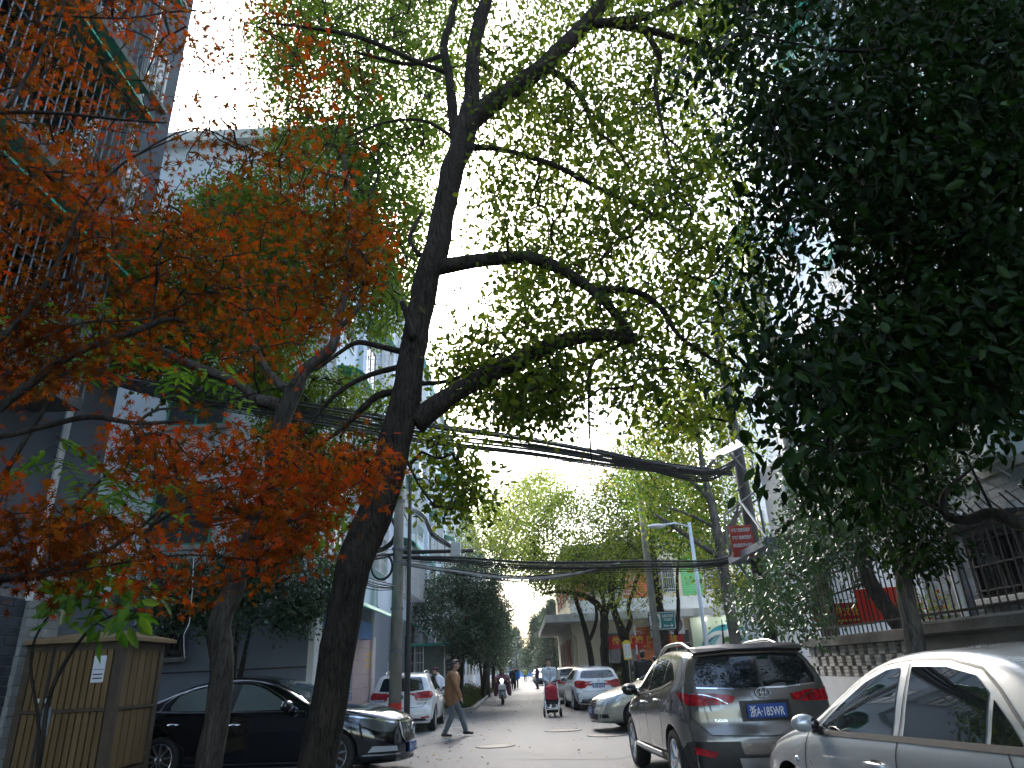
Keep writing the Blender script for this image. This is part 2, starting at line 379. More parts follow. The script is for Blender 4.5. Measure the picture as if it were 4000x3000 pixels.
def cage(F, parent, a, b, w, h, dep=.55, m='rail_white', awn='green_awning', step=.16):
    """a projecting burglar cage with sloping green awning"""
    mb = MB(); n = int(w/step); k = int(h/.35)
    for i in range(n+1):
        x = a-w/2+w*i/n; mb.tube([F.p(x, b, dep), F.p(x, b+h, dep)], .012, 5)
    for j in range(k+1):
        z = b+h*j/k
        mb.tube([F.p(a-w/2, z, 0), F.p(a-w/2, z, dep), F.p(a+w/2, z, dep), F.p(a+w/2, z, 0)], .014, 5)
    for i in range(1, 4):
        for sx in (-w/2, w/2): mb.tube([F.p(a+sx, b, dep*i/4), F.p(a+sx, b+h, dep*i/4)], .012, 5)
    for i in range(n+1):
        x = a-w/2+w*i/n; mb.tube([F.p(x, b, 0), F.p(x, b, dep)], .012, 5)
    c = mb.build('window_cage', m, parent)
    if awn:
        mb = MB(); pr = []
        for i in range(7):
            t = i/6; pr.append((dep*1.35*math.sin(t*1.45), h+.45*math.cos(t*1.45)-.08))
        vs = [F.p(a-w/2-.1, b+z, d) for d, z in pr]+[F.p(a+w/2+.1, b+z, d) for d, z in pr]+[F.p(a-w/2-.1, b+z-.015, d-.008) for d, z in pr]+[F.p(a+w/2+.1, b+z-.015, d-.008) for d, z in pr]
        fs = [(i, i+1, 8+i, 7+i) for i in range(6)]+[(14+i, 21+i, 22+i, 15+i) for i in range(6)]+[(0, 7, 21, 14), (6, 20, 27, 13)]+[(i, 14+i, 15+i, i+1) for i in range(6)]+[(7+i, 8+i, 22+i, 21+i) for i in range(6)]
        mb.add(vs, fs)
        for i in range(0, int(w/.5)+1):
            x = a-w/2+w*i/max(1, int(w/.5)); mb.tube([F.p(x, b+z+.008, d+.004) for d, z in pr], .012, 4)
        mb.build('awning', awn, c, smooth=False)
    return c
def aircon(F, a, b, label, w=.82, h=.56, dep=.30, group='air conditioner units on the walls', d0=.08):
    t = thing('air_conditioner', label, 'air conditioner', F.p(a, b, .2), group=group)
    F.box(MB(), a-w/2, a+w/2, b, b+h, d0, d0+dep, bev=.02).build('casing', 'ac_white', t)
    mb = MB(); c = F.p(a-w*.12, b+h/2, d0+dep+.004); Mx = Matrix((( F.r.x, 0, F.n.x, c.x), (F.r.y, 0, F.n.y, c.y), (F.r.z, 1, F.n.z, c.z), (0, 0, 0, 1)))
    for rr in (.23, .19, .15, .11, .07): mb.lathe([(rr*h/.56-.008, .003), (rr*h/.56-.008, .012), (rr*h/.56+.002, .012), (rr*h/.56+.002, .003)], Mx, 20)
    mb.lathe([(0, .012), (.035, .012), (.035, .002)], Mx, 12)
    mb.build('grille', 'rail_white', t)
    MB().lathe([(0, .001), (.245*h/.56, .001)], Mx, 24).build('fan_opening', 'ac_dark', t)
    mb = MB()
    for s in (-1, 1):
        x = a+s*w*.32; F.box(mb, x-.02, x+.02, b-.04, b-.002, 0, d0+dep+.05); mb.tube([F.p(x, b-.35, .02), F.p(x, b-.04, d0+dep)], .015, 5)
    mb.build('bracket', 'steel_grey', t)
    return t
def bricks(F, parent, a0, a1, b0, b1, m, L=.24, h=.065, gap=.012, dep=.012, skip=None, back=None, backd=-.03, pick=None, maxn=300):
    """single bricks as parts, laid in running bond proud of a mortar wall"""
    src = None; n = 0; row = 0; z = b0
    while z+h <= b1+1e-6:
        a = a0-(L/2 if row % 2 else 0)
        while a < a1:
            x0 = max(a, a0); x1 = min(a+L-gap, a1)
            if x1-x0 > .04 and not (skip and skip((x0+x1)/2, z+h/2)) and n < maxn:
                if src is None:
                    src = MB().box(-.5, .5, -.5, .5, -.5, .5, b=.03).build('brick', m); o = src
                else: o = src.copy(); C.objects.link(o)
                o.parent = parent; n += 1
                if n == 1: pass
                o.matrix_parent_inverse = wm(parent).inverted()
                c = F.p((x0+x1)/2, z+h/2, dep/2+random.uniform(-.003, .004)-.02)
                o.location = c; o.rotation_euler = (0, 0, math.atan2(F.r.y, F.r.x)); o.scale = (x1-x0, dep+.04, h-gap)
            a += L
        z += h; row += 1
    return n
# ================================================================== left: long pale blue block, its gable towards us
bl = thing('apartment_block', 'long pale blue apartment block with grey ground floor behind the black sedan', 'building', (-10, 34, 0))
MB().box(-18, -4.75, 16, 52, 0, 3.45).build('ground_storey', 'grey_blue_wall', bl)
MB().box(-18, -4.753, 16.003, 52.003, 3.45, 16.3).build('wall', 'pale_blue_wall', bl)
MB().box(-18.3, -4.45, 15.7, 52.3, 16.3, 16.65).build('roof', 'white_wall', bl)
FG = Facade((-4.75, 16, 0), (-1, 0, 0), (0, -1, 0))       # gable: a runs left
FS = Facade((-4.75, 16, 0), (0, 1, 0), (1, 0, 0))         # street front: a runs away
FG.box(MB(), 0, 13, 1.66, 1.69, 0, .012).build('wall_seam', 'iron', bl)
FG.box(MB(), -.01, 13, 3.40, 3.55, 0, .05).build('string_course', 'pale_blue_wall', bl)
window(FG, bl, 3.07, 1.98, .62, 1.0, 'iron', 'glass_dark', bars='iron', sill='concrete_dark')
window(FG, bl, 6.2, 1.98, .62, 1.0, 'iron', 'glass_dark', bars='iron', sill='concrete_dark')
for k in range(4):
    for a in (3.2, 7.4): window(FG, bl, a, 4.4+2.95*k, 1.5, 1.45, 'frame_green', sill='concrete')
for k in range(4):
    z = 4.45+2.95*k
    for i, a in enumerate((2.0, 4.9, 8.0, 11.6, 13.4, 17, 20.4, 24, 27.5, 31)):
        f = window(FS, bl, a, z, 1.5 if i % 2 else 1.1, 1.45, 'frame_white')
        if (i+k) % 2 == 1 or a == 13.4: cage(FS, bl, a, z-.2, 1.9, 1.75, .6, awn='green_awning' if (i*3+k) % 4 != 2 else None)
for a in (.35, 6.4, 9.8, 15.2, 22.2, 29.4):
    MB().tube([FS.p(a, .2, .09), FS.p(a, 16, .09)], .055, 8).build('drainpipe', 'frame_white', bl)
for a in (3.45, 6.9, 10.6, 18.8, 25.8): FS.box(MB(), a-.22, a+.22, 3.46, 16.2, 0, .16).build('pilaster', 'pale_blue_wall', bl)
# shop under it
sh = thing('corner_shop', 'closed shop with blue roller shutter and pink tiled wall under the blue block', 'shop', FS.p(4.5, 0, .1))
FS.box(MB(), .0, .55, 0, 3.3, .002, .14).build('corner_pier', 'white_wall', sh)
FS.box(MB(), .56, 4.2, 0, 2.35, .002, .03).build('shutter_recess', 'iron', sh)
sl0 = None
for i in range(25):
    z = .06+i*.088
    if sl0 is None: sl0 = FS.box(MB(), .7, 4.1, .06, .06+.080, .03, .055, bev=.012).build('shutter_slat', 'shutter_blue', sh); o = sl0
    else: o = clone(sl0, sh); o.matrix_parent_inverse = sl0.matrix_parent_inverse.copy(); o.location = (0, 0, i*.088)
FS.box(MB(), .55, 5.15, 2.40, 2.86, .03, .34, bev=.02).build('fascia_sign', 'sign_blue', sh)
mb = MB(); prf = [(.05, 3.42), (.4, 3.32), (.8, 3.12), (1.0, 2.98)]
vs = [FS.p(.3, z, d) for d, z in prf]+[FS.p(6.7, z, d) for d, z in prf]+[FS.p(.3, z-.03, d-.01) for d, z in prf]+[FS.p(6.7, z-.03, d-.01) for d, z in prf]
mb.add(vs, [(i, i+1, 5+i, 4+i) for i in range(3)]+[(8+i, 12+i, 13+i, 9+i) for i in range(3)]+[(0, 8, 9, 1), (1, 9, 10, 2), (2, 10, 11, 3), (4, 5, 13, 12), (5, 6, 14, 13), (6, 7, 15, 14), (3, 11, 15, 7)])
aw = mb.build('awning', 'green_awning', sh)
mb = MB()
for i in range(9): mb.tube([FS.p(.3+.8*i, z-.02, d) for d, z in prf], .018, 5)
mb.build('awning_ribs', 'steel_grey', aw)
for i in range(7):
    for j in range(5):
        FS.box(MB(), 4.25+.6*j, 4.25+.6*j+.592, .05+.36*i, .05+.36*i+.352, .002, .022+random.uniform(0, .003)).build('wall_tile', 'pink_tile', sh)
FS.box(MB(), 4.22, 7.28, 0, 2.6, .001, .008).build('tile_backing', 'mortar', sh)
for i in range(3):
    for j in range(4): FS.box(MB(), 5.75+.24*j, 5.75+.24*j+.13+.05*((i+j) % 2), 1.68+.16*i, 1.75+.16*i, .0255, .0275).build('stencil_mark', 'banner_yellow', sh)
# second low awning further along and the small stairwell roof
cage(FS, bl, 15.5, 1.5, 1.6, 1.5, .5, awn='green_awning')
# ================================================================== left edge: near block with caged balconies
nb = thing('near_apartment_block', 'shaded blue grey apartment block with caged balconies above the maple', 'building', (-9, 4, 0))
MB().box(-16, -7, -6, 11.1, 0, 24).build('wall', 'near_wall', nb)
FN = Facade((-7, 0, 0), (0, 1, 0), (1, 0, 0))
FE = Facade((-7, 11.1, 0), (-1, 0, 0), (0, 1, 0))
for k in range(5):
    z = 5.3+3.05*k
    for a0, a1, nm in ((5.1, 9.2, 1), (.4, 4.4, 0)):
        b = FN.box(MB(), a0, a1, z-.14, z, .002, .72).build('balcony', 'concrete_dark', nb)
        FN.box(MB(), a0+.1, a1-.1, z+.01, z+2.3, .002, .02).build('balcony_glazing', 'glass_dark', b)
        mb = MB(); n = 26
        for i in range(n+1):
            x = a0+(a1-a0)*i/n; mb.tube([FN.p(x, z, .70), FN.p(x, z+2.2, .70)], .012, 5)
        for q in (.05, .75, 1.45, 2.18): mb.tube([FN.p(a0, z+q, .02), FN.p(a0, z+q, .70), FN.p(a1, z+q, .70), FN.p(a1, z+q, .02)], .014, 5)
        for q in (.2, .4, .55): mb.tube([FN.p(a1, z, q), FN.p(a1, z+2.2, q)], .012, 5)
        mb.build('bars', 'steel_grey', b)
        mb = MB(); mb.prism([(.0, z+2.62), (.95, z+2.22), (.95, z+2.18), (.0, z+2.58)], lambda d, zz, a: FN.p(a, zz, d), a0-.1, a1+.1)
        mb.build('awning', 'green_awning', b)
for a in (9.9, 4.75): MB().tube([FN.p(a, 2.6, .07), FN.p(a, 23.6, .07)], .055, 8).build('drainpipe', 'frame_white', nb)
for k in range(4): window(FN, nb, 10.3, 6.3+3.05*k, .7, 1.2, 'frame_white', sill='concrete')
for k in range(5):
    for a in (2.5, 6.0): window(FE, nb, a, 5.5+3.05*k, 1.5, 1.5, 'frame_green')
# brick base of that block: dark bricks, then the pale pier beside the slatted shed
FN.box(MB(), 8.2, 9.9, 0, 2.72, .002, .045).build('brick_backing', 'mortar', nb)
FN.box(MB(), 9.9, 10.62, 0, 2.9, .002, .10).build('pier_core', 'mortar', nb)
FNd = Facade((-6.955, 0, 0), (0, 1, 0), (1, 0, 0)); FNp = Facade((-6.9, 0, 0), (0, 1, 0), (1, 0, 0)); FNe = Facade((-6.9, 9.9, 0), (-1, 0, 0), (0, -1, 0))
bricks(FNd, nb, 8.9, 9.89, .0, 2.7, 'dark_brick', .25, .125, .012, .012)
bricks(FNp, nb, 9.9, 10.62, .0, 2.86, 'pale_brick', .24, .125, .010, .012)
bricks(FNe, nb, .0, .1, .0, 2.86, 'pale_brick', .24, .125, .010, .012)
FN.box(MB(), 9.85, 10.67, 2.9, 2.98, -.01, .16, bev=.01).build('pier_cap', 'concrete', nb)
# ================================================================== slatted shed beside the pier
kx0, kx1, ky0, ky1, kz = -6.86, -5.60, 10.1, 11.15, 2.02
ki = thing('slatted_shed', 'brown slatted metal shed with capped roof beside the pale brick pier', 'shed', (-6.2, 10.6, 0))
KF = Facade((kx0, ky0, 0), (1, 0, 0), (0, -1, 0)); KS = Facade((kx1, ky0, 0), (0, 1, 0), (1, 0, 0))
w_ = kx1-kx0; d_ = ky1-ky0
MB().box(kx0+.05, kx1-.05, ky0+.05, ky1-.05, .02, kz-.02).build('core', 'kiosk_frame', ki)
for (x, y) in ((kx0, ky0), (kx1, ky0), (kx1, ky1)): MB().box(x-.06, x+.06, y-.06, y+.06, 0, kz, b=.006).build('post', 'kiosk_frame', ki)
srcs = {}
def slat(F, a, b, w, h):
    key = (id(F), round(h, 2), round(w, 3))
    F.box(MB(), a, a+w, b, b+h, .012, .045, bev=.006).build('slat', 'kiosk_slat', ki)
nS = 12
for i in range(nS):
    a = .07+(w_-.14)*i/nS; ww = (w_-.14)/nS-.018
    slat(KF, a, .42, ww, .72); slat(KF, a, 1.18, ww, .78)
for i in range(5):
    a = .07+(d_-.14)*i/5; ww = (d_-.14)/5-.022
    slat(KS, a, .42, ww, .72); slat(KS, a, 1.18, ww, .78)
for F, L in ((KF, w_), (KS, d_)):
    for z in (.36, 1.145): F.box(MB(), .06, L-.06, z, z+.035, .01, .065).build('crossbar', 'kiosk_frame', ki)
    nn = 3 if L > 1.1 else 1
    for i in range(nn):
        for z in (.02, .19): F.box(MB(), .08+(L-.16)*i/nn, .08+(L-.16)*(i+1)/nn-.015, z, z+.15, .008, .03, bev=.004).build('base_panel', 'kiosk_tile', ki)
KF.box(MB(), .33, .37, .0, 2.0, .03, .06).build('gate_gap_strip', 'iron', ki)
lk = KF.box(MB(), .37, .49, .86, 1.22, .05, .085, bev=.01).build('lock_plate', 'steel_grey', ki)
KF.box(MB(), .385, .445, 1.27, 1.33, .05, .10, bev=.008).build('lock_knob', 'ac_white', lk)
KF.box(MB(), .24, .29, 1.27, 1.33, .05, .09, bev=.008).build('lock_knob', 'ac_white', lk)
no_ = KF.box(MB(), .93, 1.10, 1.50, 1.84, .048, .054).build('notice', 'paper_white', ki)

KF.box(MB(), .945, 1.085, 1.66, 1.667, .0545, .0575).build('printed_rule', 'ink', no_)
for i in range(2): KF.box(MB(), .95, 1.08, 1.545+.05*i, 1.56+.05*i, .0545, .0575).build('printed_line', 'ink', no_)
KF.box(MB(), -.05, w_+.06, kz-.10, kz, -.04, .05).build('head_beam', 'kiosk_frame', ki)
KS.box(MB(), -.04, d_+.06, kz-.10, kz, -.04, .05).build('head_beam', 'kiosk_frame', ki)
mb = MB(); e = .14
P = [(kx0-e, ky0-e), (kx1+e+.05, ky0-e), (kx1+e+.05, ky1+e), (kx0-e, ky1+e)]; I = [(kx0+.3, (ky0+ky1)/2), (kx1-.2, (ky0+ky1)/2)]
mb.add([(x, y, kz+.002) for x, y in P]+[(x, y, kz+.05) for x, y in P]+[(x, y, kz+.17) for x, y in I], [(0, 3, 2, 1), (0, 1, 5, 4), (1, 2, 6, 5), (2, 3, 7, 6), (3, 0, 4, 7), (4, 5, 9, 8), (5, 6, 9), (6, 7, 8, 9), (7, 4, 8)])
mb.build('roof', 'kiosk_cap', ki)
# ================================================================== right: cream two-storey building with canopy
cb = thing('cream_building', 'cream two storey building with stained flat canopy beyond the hedge', 'building', (12, 50, 0))
MB().box(2.8, 26, 42, 60, 0, 7.9).build('wall', 'cream_wall', cb)
CF = Facade((2.8, 42, 0), (1, 0, 0), (0, -1, 0)); CS = Facade((2.8, 42, 0), (0, 1, 0), (-1, 0, 0))
mb = MB(); mb.prism([(1.25, 40.1), (26, 40.1), (26, 42.0), (2.8, 42.0), (2.8, 60), (1.25, 60)], lambda x, y, z: Vector((x, y, z)), 3.78, 4.18)
mb.build('canopy', 'canopy_concrete', cb)
CF.box(MB(), 0, 23, 4.185, 5.0, .02, .10).build('upper_band', 'white_wall', cb)
CF.box(MB(), -.3, 23.3, 7.9, 8.2, -18.2, .4).build('roof', 'canopy_concrete', cb)
CF.box(MB(), .12, 3.1, 0.1, 1.55, .002, .016).build('white_dado', 'white_wall', cb)
def cx(u, v, Y=42.): p = at(u, v, Y); return p.x-2.8, p.z
# ground-floor windows behind the banner
for u, w in ((2440, 2.0), (2640, 1.7)):
    a, _ = cx(u, 2500); window(CF, cb, a, 1.0, w, 2.2, 'frame_white', 'glass_window', bars='iron', sill='white_wall', mull=1, rail=True)
def clad(a0, a1, b0, b1, m, h=.13, F=CF):
    n = int((b1-b0)/h)
    for i in range(n):
        F.box(MB(), a0, a1, b0+(b1-b0)*i/n, b0+(b1-b0)*(i+.9)/n, .002, .035, bev=.008).build('cladding_board', m, cb)
a, _ = cx(2515, 2500); clad(a-.42, a+.62, .3, 3.4, 'orange_panel')
a, _ = cx(3080, 2500); clad(a-1.1, a+1.1, .3, 3.5, 'orange_panel')
for u, w, m in ((2480, .75, 'orange_panel'), (2705, .6, 'green_panel'), (2270, .5, 'orange_panel')):
    a, _ = cx(u, 2290); clad(a-w, a+w, 5.05, 7.4, m)
for u in (2430, 2590, 2800, 2340):
    a, _ = cx(u, 2290); window(CF, cb, a, 5.25, 1.5, 1.7, 'frame_white', 'glass_window', bars='rail_white', mull=1)
for a in (1.2, 4.5, 8.2, 12): 
    window(CS, cb, a, .9, .9 if a > 2 else 1.0, 2.1, 'frame_white', 'glass_window', bars='orange_panel', mull=1)
    window(CS, cb, a, 5.2, 1.5, 1.7, 'frame_white', 'glass_window', bars='orange_panel')
MB().tube([CF.p(.25, .1, .08), CF.p(.25, 3.0, .08), CF.p(-.02, 3.35, .10), CF.p(-.02, 3.75, .10)], .045, 8).build('drainpipe', 'cream_wall', cb)
aircon(CF, cx(2278, 0)[0], cx(2278, 2505)[1], 'smaller air conditioner beside a larger one on the cream wall', .95, .72, .4)
aircon(CF, cx(2325, 0)[0], cx(2325, 2492)[1], 'larger air conditioner on the cream wall left of the red banner', .85, 1.05, .42)
aircon(CF, cx(2470, 0)[0], 4.35, 'air conditioner on the upper floor of the cream building', .9, .7, .4, d0=.12)
bp_ = CF.box(MB(), cx(2233, 0)[0], cx(2252, 0)[0], cx(2240, 2520)[1], cx(2240, 2508)[1], .002, .02).build('number_plate', 'plate_blue', cb)
# banner one
b1 = thing('banner', 'long red cloth banner with yellow characters under the canopy', 'banner', CF.p(3, 2.5, .15), group='red banners on the cream building')
a0, z0 = cx(2374, 2535); a1, _ = cx(2668, 2500)
mb = MB(); n = 24; vs = []; fs = []
for i in range(n+1):
    a = a0+(a1-a0)*i/n; d = .16+.02*math.sin(i*1.3)+.012*math.sin(i*2.9)
    vs += [CF.p(a, 2.27+.03*math.sin(i*.5), d), CF.p(a, 2.98+.015*math.sin(i*.7), d+.01)]
fs = [(2*i, 2*i+2, 2*i+3, 2*i+1) for i in range(n)]
mb.add(vs, fs); mb.build('cloth', 'banner_red', b1)
put_text('传递健康 展示自我', .46, 'banner_yellow', b1, CF.p((a0+a1)/2-.05, 2.71, .20), (1, 0, 0), (0, 0, 1), width=(a1-a0)*.86, bold=.008)
put_text('—互动  快乐  趣味运动月', .16, 'banner_yellow', b1, CF.p(a0+(a1-a0)*.68, 2.36, .20), (1, 0, 0), (0, 0, 1), width=(a1-a0)*.55)
b2 = thing('banner', 'red cloth banner with yellow characters right of the teal arch', 'banner', CF.p(10, 2.5, .15), group='red banners on the cream building')
a0, _ = cx(2960, 2480); a1, _ = cx(3160, 2480)
CF.box(MB(), a0, a1, 2.25, 3.1, .10, .115).build('cloth', 'banner_red', b2)
put_text('运动快乐·', .5, 'banner_yellow', b2, CF.p((a0+a1)/2-.1, 2.75, .119), (1, 0, 0), (0, 0, 1), width=(a1-a0)*.8, bold=.01)
put_text('—互动 快乐', .16, 'banner_yellow', b2, CF.p(a0+(a1-a0)*.75, 2.38, .119), (1, 0, 0), (0, 0, 1))
b3 = thing('banner', 'narrow red banner hanging beside the side door under the canopy', 'banner', CS.p(1.5, 1.5, .15), group='red banners on the cream building')
CS.box(MB(), 2.2, 3.6, 1.2, 3.0, .11, .125).build('cloth', 'banner_red', b3)
# teal arch entrance
ac_, _ = cx(2838, 2500); AR = thing('arch_entrance', 'kindergarten style entrance with teal and white arches under the canopy', 'entrance', CF.p(ac_, 0, .4))
CF.box(MB(), ac_-2.0, ac_+2.0, .12, 3.775, .003, .30).build('portal_panel', 'arch_field', AR)
def ring(c, r0, r1, m, d0, d1, t0=0, t1=180, zc=1.0, sy=1.0, n=26, nm='arch_band'):
    po = [(c+r1*math.cos(R(t0+(t1-t0)*i/n)), zc+sy*r1*math.sin(R(t0+(t1-t0)*i/n))) for i in range(n+1)]
    pi = [(c+r0*math.cos(R(t0+(t1-t0)*i/n)), zc+sy*r0*math.sin(R(t0+(t1-t0)*i/n))) for i in range(n+1)]
    mb = MB(); vs = [CF.p(a, b, d) for d in (d0, d1) for a, b in po+pi]; k = n+1; q = 2*k
    fs = []
    for i in range(n): fs += [(i, i+1, k+i+1, k+i), (q+i, q+k+i, q+k+i+1, q+i+1), (i, q+i, q+i+1, i+1), (k+i, k+i+1, q+k+i+1, q+k+i)]
    fs += [(0, k, q+k, q), (n, q+n, q+k+n, k+n)]
    mb.add(vs, fs); return mb.build(nm, m, AR)
ring(ac_, 1.62, 1.85, 'arch_teal', .30, .52, zc=.9, sy=1.32); ring(ac_+.12, 1.40, 1.615, 'arch_aqua', .30, .48, zc=.9, sy=1.33)
ring(ac_+.3, 1.22, 1.42, 'arch_white', .30, .58, zc=.9, sy=1.55, t0=8); ring(ac_-.5, 1.3, 1.45, 'arch_white', .30, .60, zc=.9, sy=1.45, t0=20, t1=130)
ring(ac_+.1, .02, 1.2, 'arch_green', .30, .33, zc=.9, sy=1.45, nm='arch_infill')
CF.box(MB(), ac_-1.15, ac_+1.35, .14, 2.35, .33, .36).build('door_glass', 'glass_shop', AR)
mb = MB()
for x in (-1.17, -.55, .1, .75, 1.3): CF.box(mb, ac_+x, ac_+x+.08, .14, 2.38, .36, .42)
for z in (1.55, 2.30): CF.box(mb, ac_-1.17, ac_+1.38, z, z+.08, .361, .418)
mb.build('door_frame', 'arch_white', AR)
for u in (2735, 2828):
    a, z = cx(u, 2396); a = max(a, ac_-1.9)
    t = thing('spot_lamp', 'small lit spotlight under the canopy '+('left of' if u < 2800 else 'above')+' the teal arch', 'lamp', CF.p(a, z, .5), group='lit spotlights over the arch')
    p = CF.p(a, 3.62, .9); MB().ball(p, .085).build('bulb', 'white_light', t, smooth=True); MB().tube([CF.p(a, 3.78, .9), CF.p(a, 3.70, .9)], .05, 8).build('socket', 'steel', t)
# hedge by the courtyard
def hash3(p): return math.sin(p.x*12.99+p.y*78.2+p.z*37.7)*43758.5 % 1
# ================================================================== right: low wall with brick lattice, then the concrete wall
WX = 5.0
FWs = Facade((WX, 0, 0), (0, 1, 0), (-1, 0, 0))
lw = thing('lattice_wall', 'low boundary wall with openwork brick lattice and white plinth', 'wall', (WX+.1, 11, 0))
FWs.box(MB(), 9.3, 13.0, 0, 1.10, -.24, 0).build('plinth', 'plaster_white', lw)
FWs.box(MB(), 9.25, 13.1, 1.555, 1.70, -.30, .06, bev=.01).build('coping', 'concrete_dark', lw)
FWs.box(MB(), 12.78, 13.0, 1.10, 1.555, -.24, -.01).build('end_pier', 'lattice_brick', lw)
FWs.box(MB(), 9.3, 12.78, 1.10, 1.555, -.26, -.225).build('backing', 'iron', lw)
bsrc = None
for tier in range(3):
    for col in range(11):
        a = 9.32+col*.318+(.159 if tier % 2 else 0)
        for j in range(3):
            o_ = FWs.box(MB(), a, min(a+.175, 12.77), 1.105+tier*.15+j*.05, 1.105+tier*.15+j*.05+.045, -.22, -.005+random.uniform(0, .006), bev=.004).build('brick', 'lattice_brick', lw)
cw = thing('concrete_wall', 'stained grey concrete boundary wall with rounded coping behind the silver sedan', 'wall', (WX, 5, 0))
FWs.box(MB(), -3, 9.24, 0, 1.58, -.24, 0.01).build('panel', 'concrete_dark', cw)
FWs.box(MB(), -3.05, 9.22, 1.58, 1.75, -.31, .07, bev=.03).build('coping', 'concrete_dark', cw)
# iron railings on both walls
rl = thing('iron_railing', 'rusty iron bar railing with bent tips on top of the boundary wall', 'railing', (WX+.1, 9, 1.7))
for i in range(62):
    a = 4.2+i*.142; z0 = 1.70 if a > 9.23 else 1.75; h = 1.15 if a > 9.23 else 1.05
    if i == 0:
        br0 = MB().tube([(0, 0, 0), (0, 0, .92), (-.16, 0, 1.10)], .010, 6).build('bar', 'iron', rl); o = br0
    else: o = br0.copy(); C.objects.link(o); o.parent = rl
    o.matrix_parent_inverse = wm(rl).inverted()
    o.location = FWs.p(a, z0-.01, -.12); o.rotation_euler = (random.uniform(-.03, .03), random.uniform(-.02, .02), random.uniform(-.3, .3)); o.scale = (1, 1, h)
for z in (1.82, 2.65): MB().box(WX+.105, WX+.135, 4.1, 13.0, z, z+.03).build('rail', 'iron', rl)
# banners in the yard behind the railing
c_ = at(3290, 2400, 13.6); YF = Facade((c_.x, 13.6, 0), Vector((1, -.35, 0)), Vector((-.35, -1, 0)))
yb = thing('banner', 'small red banner with yellow slogan behind the iron railing', 'banner', YF.p(0, c_.z-.3, 0), group='red banners behind the railing')
YF.box(MB(), -.52, .52, c_.z-.20, c_.z+.20, 0, .012).build('cloth', 'banner_red', yb)
put_text('活化福文化月', .17, 'banner_yellow', yb, YF.p(0, c_.z+.05, .016), YF.r, (0, 0, 1), width=.9, bold=.004)
[YF.box(MB(), -.2+.055*i, -.2+.055*i+.04, c_.z-.13, c_.z-.09, .0125, .015).build('printed_mark', 'banner_yellow', yb) for i in range(10)]
c_ = at(3475, 2362, 12.2); YG = Facade((c_.x, 12.2, 0), Vector((1, -.4, 0)), Vector((-.4, -1, 0)))
yc = thing('banner', 'plain bright red banner sheet behind the iron railing', 'banner', YG.p(0, c_.z-.3, 0), group='red banners behind the railing')
YG.box(MB(), -.50, .42, c_.z-.26, c_.z+.28, 0, .012).build('cloth', 'banner_bright', yc)
# ================================================================== right: pale block with grey brick base
rb = thing('right_apartment_block', 'pale apartment block with grey brick base and green window frames behind the railing', 'building', (12, 6, 0))
MB().box(8.06, 22, -8, 14.3, 0, 20).build('wall', 'pale_blue_wall', rb)
RF = Facade((8.06, 0, 0), (0, 1, 0), (-1, 0, 0)); RB = Facade((8.03, 0, 0), (0, 1, 0), (-1, 0, 0))
RF.box(MB(), -8, 14.3, 0, 4.1, .001, .03).build('brick_backing', 'mortar', rb)
bricks(RB, rb, 10.0, 14.3, 2.0, 4.08, 'grey_brick', .40, .145, .012, .014, skip=lambda a, z: (11.05 < a < 12.55 and 2.15 < z < 3.3))
RF.box(MB(), -8, 14.32, 4.1, 4.25, .001, .07).build('string_course', 'concrete', rb)
window(RB, rb, 11.8, 2.2, 1.45, 1.05, 'iron', 'glass_dark', bars='iron', sill='concrete')
RF.box(MB(), 10.7, 12.9, 3.42, 3.50, .03, .45).build('window_canopy', 'concrete', rb)
for k in range(5):
    z = 5.2+3.0*k
    for a in (12.9, 9.6, 6.4):
        window(RF, rb, a, z, 1.7, 1.5, 'frame_green', 'glass_window', mull=2)
        cage(RF, rb, a, z-.25, 2.0, 1.85, .6, m='rail_white' if k else 'frame_green', awn='green_awning' if k % 2 else None)
MB().tube([RF.p(13.05, .2, .11), RF.p(13.05, 19.6, .11)], .075, 10).build('drainpipe', 'frame_white', rb)
aircon(RF, 10.9, 5.0, 'white air conditioner on the pale block above the brick base', .85, .6, .32)
aircon(RF, 11.2, 4.3, 'lower white air conditioner on the pale block above the brick base', .85, .6, .32)
rb2 = thing('rear_apartment_block', 'tall white apartment block seen through the dark leaves beyond the brick based block', 'building', (18, 26, 0))
MB().box(11.5, 26, 18, 38, 0, 21).build('wall', 'pale_blue_wall', rb2)
RC = Facade((11.5, 18, 0), (1, 0, 0), (0, -1, 0)); RD = Facade((11.5, 18, 0), (0, 1, 0), (-1, 0, 0))
for k in range(6):
    for a in (2, 5.2, 8.4): window(RC, rb2, a, 3.4+3*k, 1.6, 1.5, 'frame_green')
    for a in (2.5, 6, 10, 15): 
        window(RD, rb2, a, 3.4+3*k, 1.6, 1.5, 'frame_white'); cage(RD, rb2, a, 3.2+3*k, 1.9, 1.8, .55, awn='green_awning' if (k+int(a)) % 5 == 0 else None)
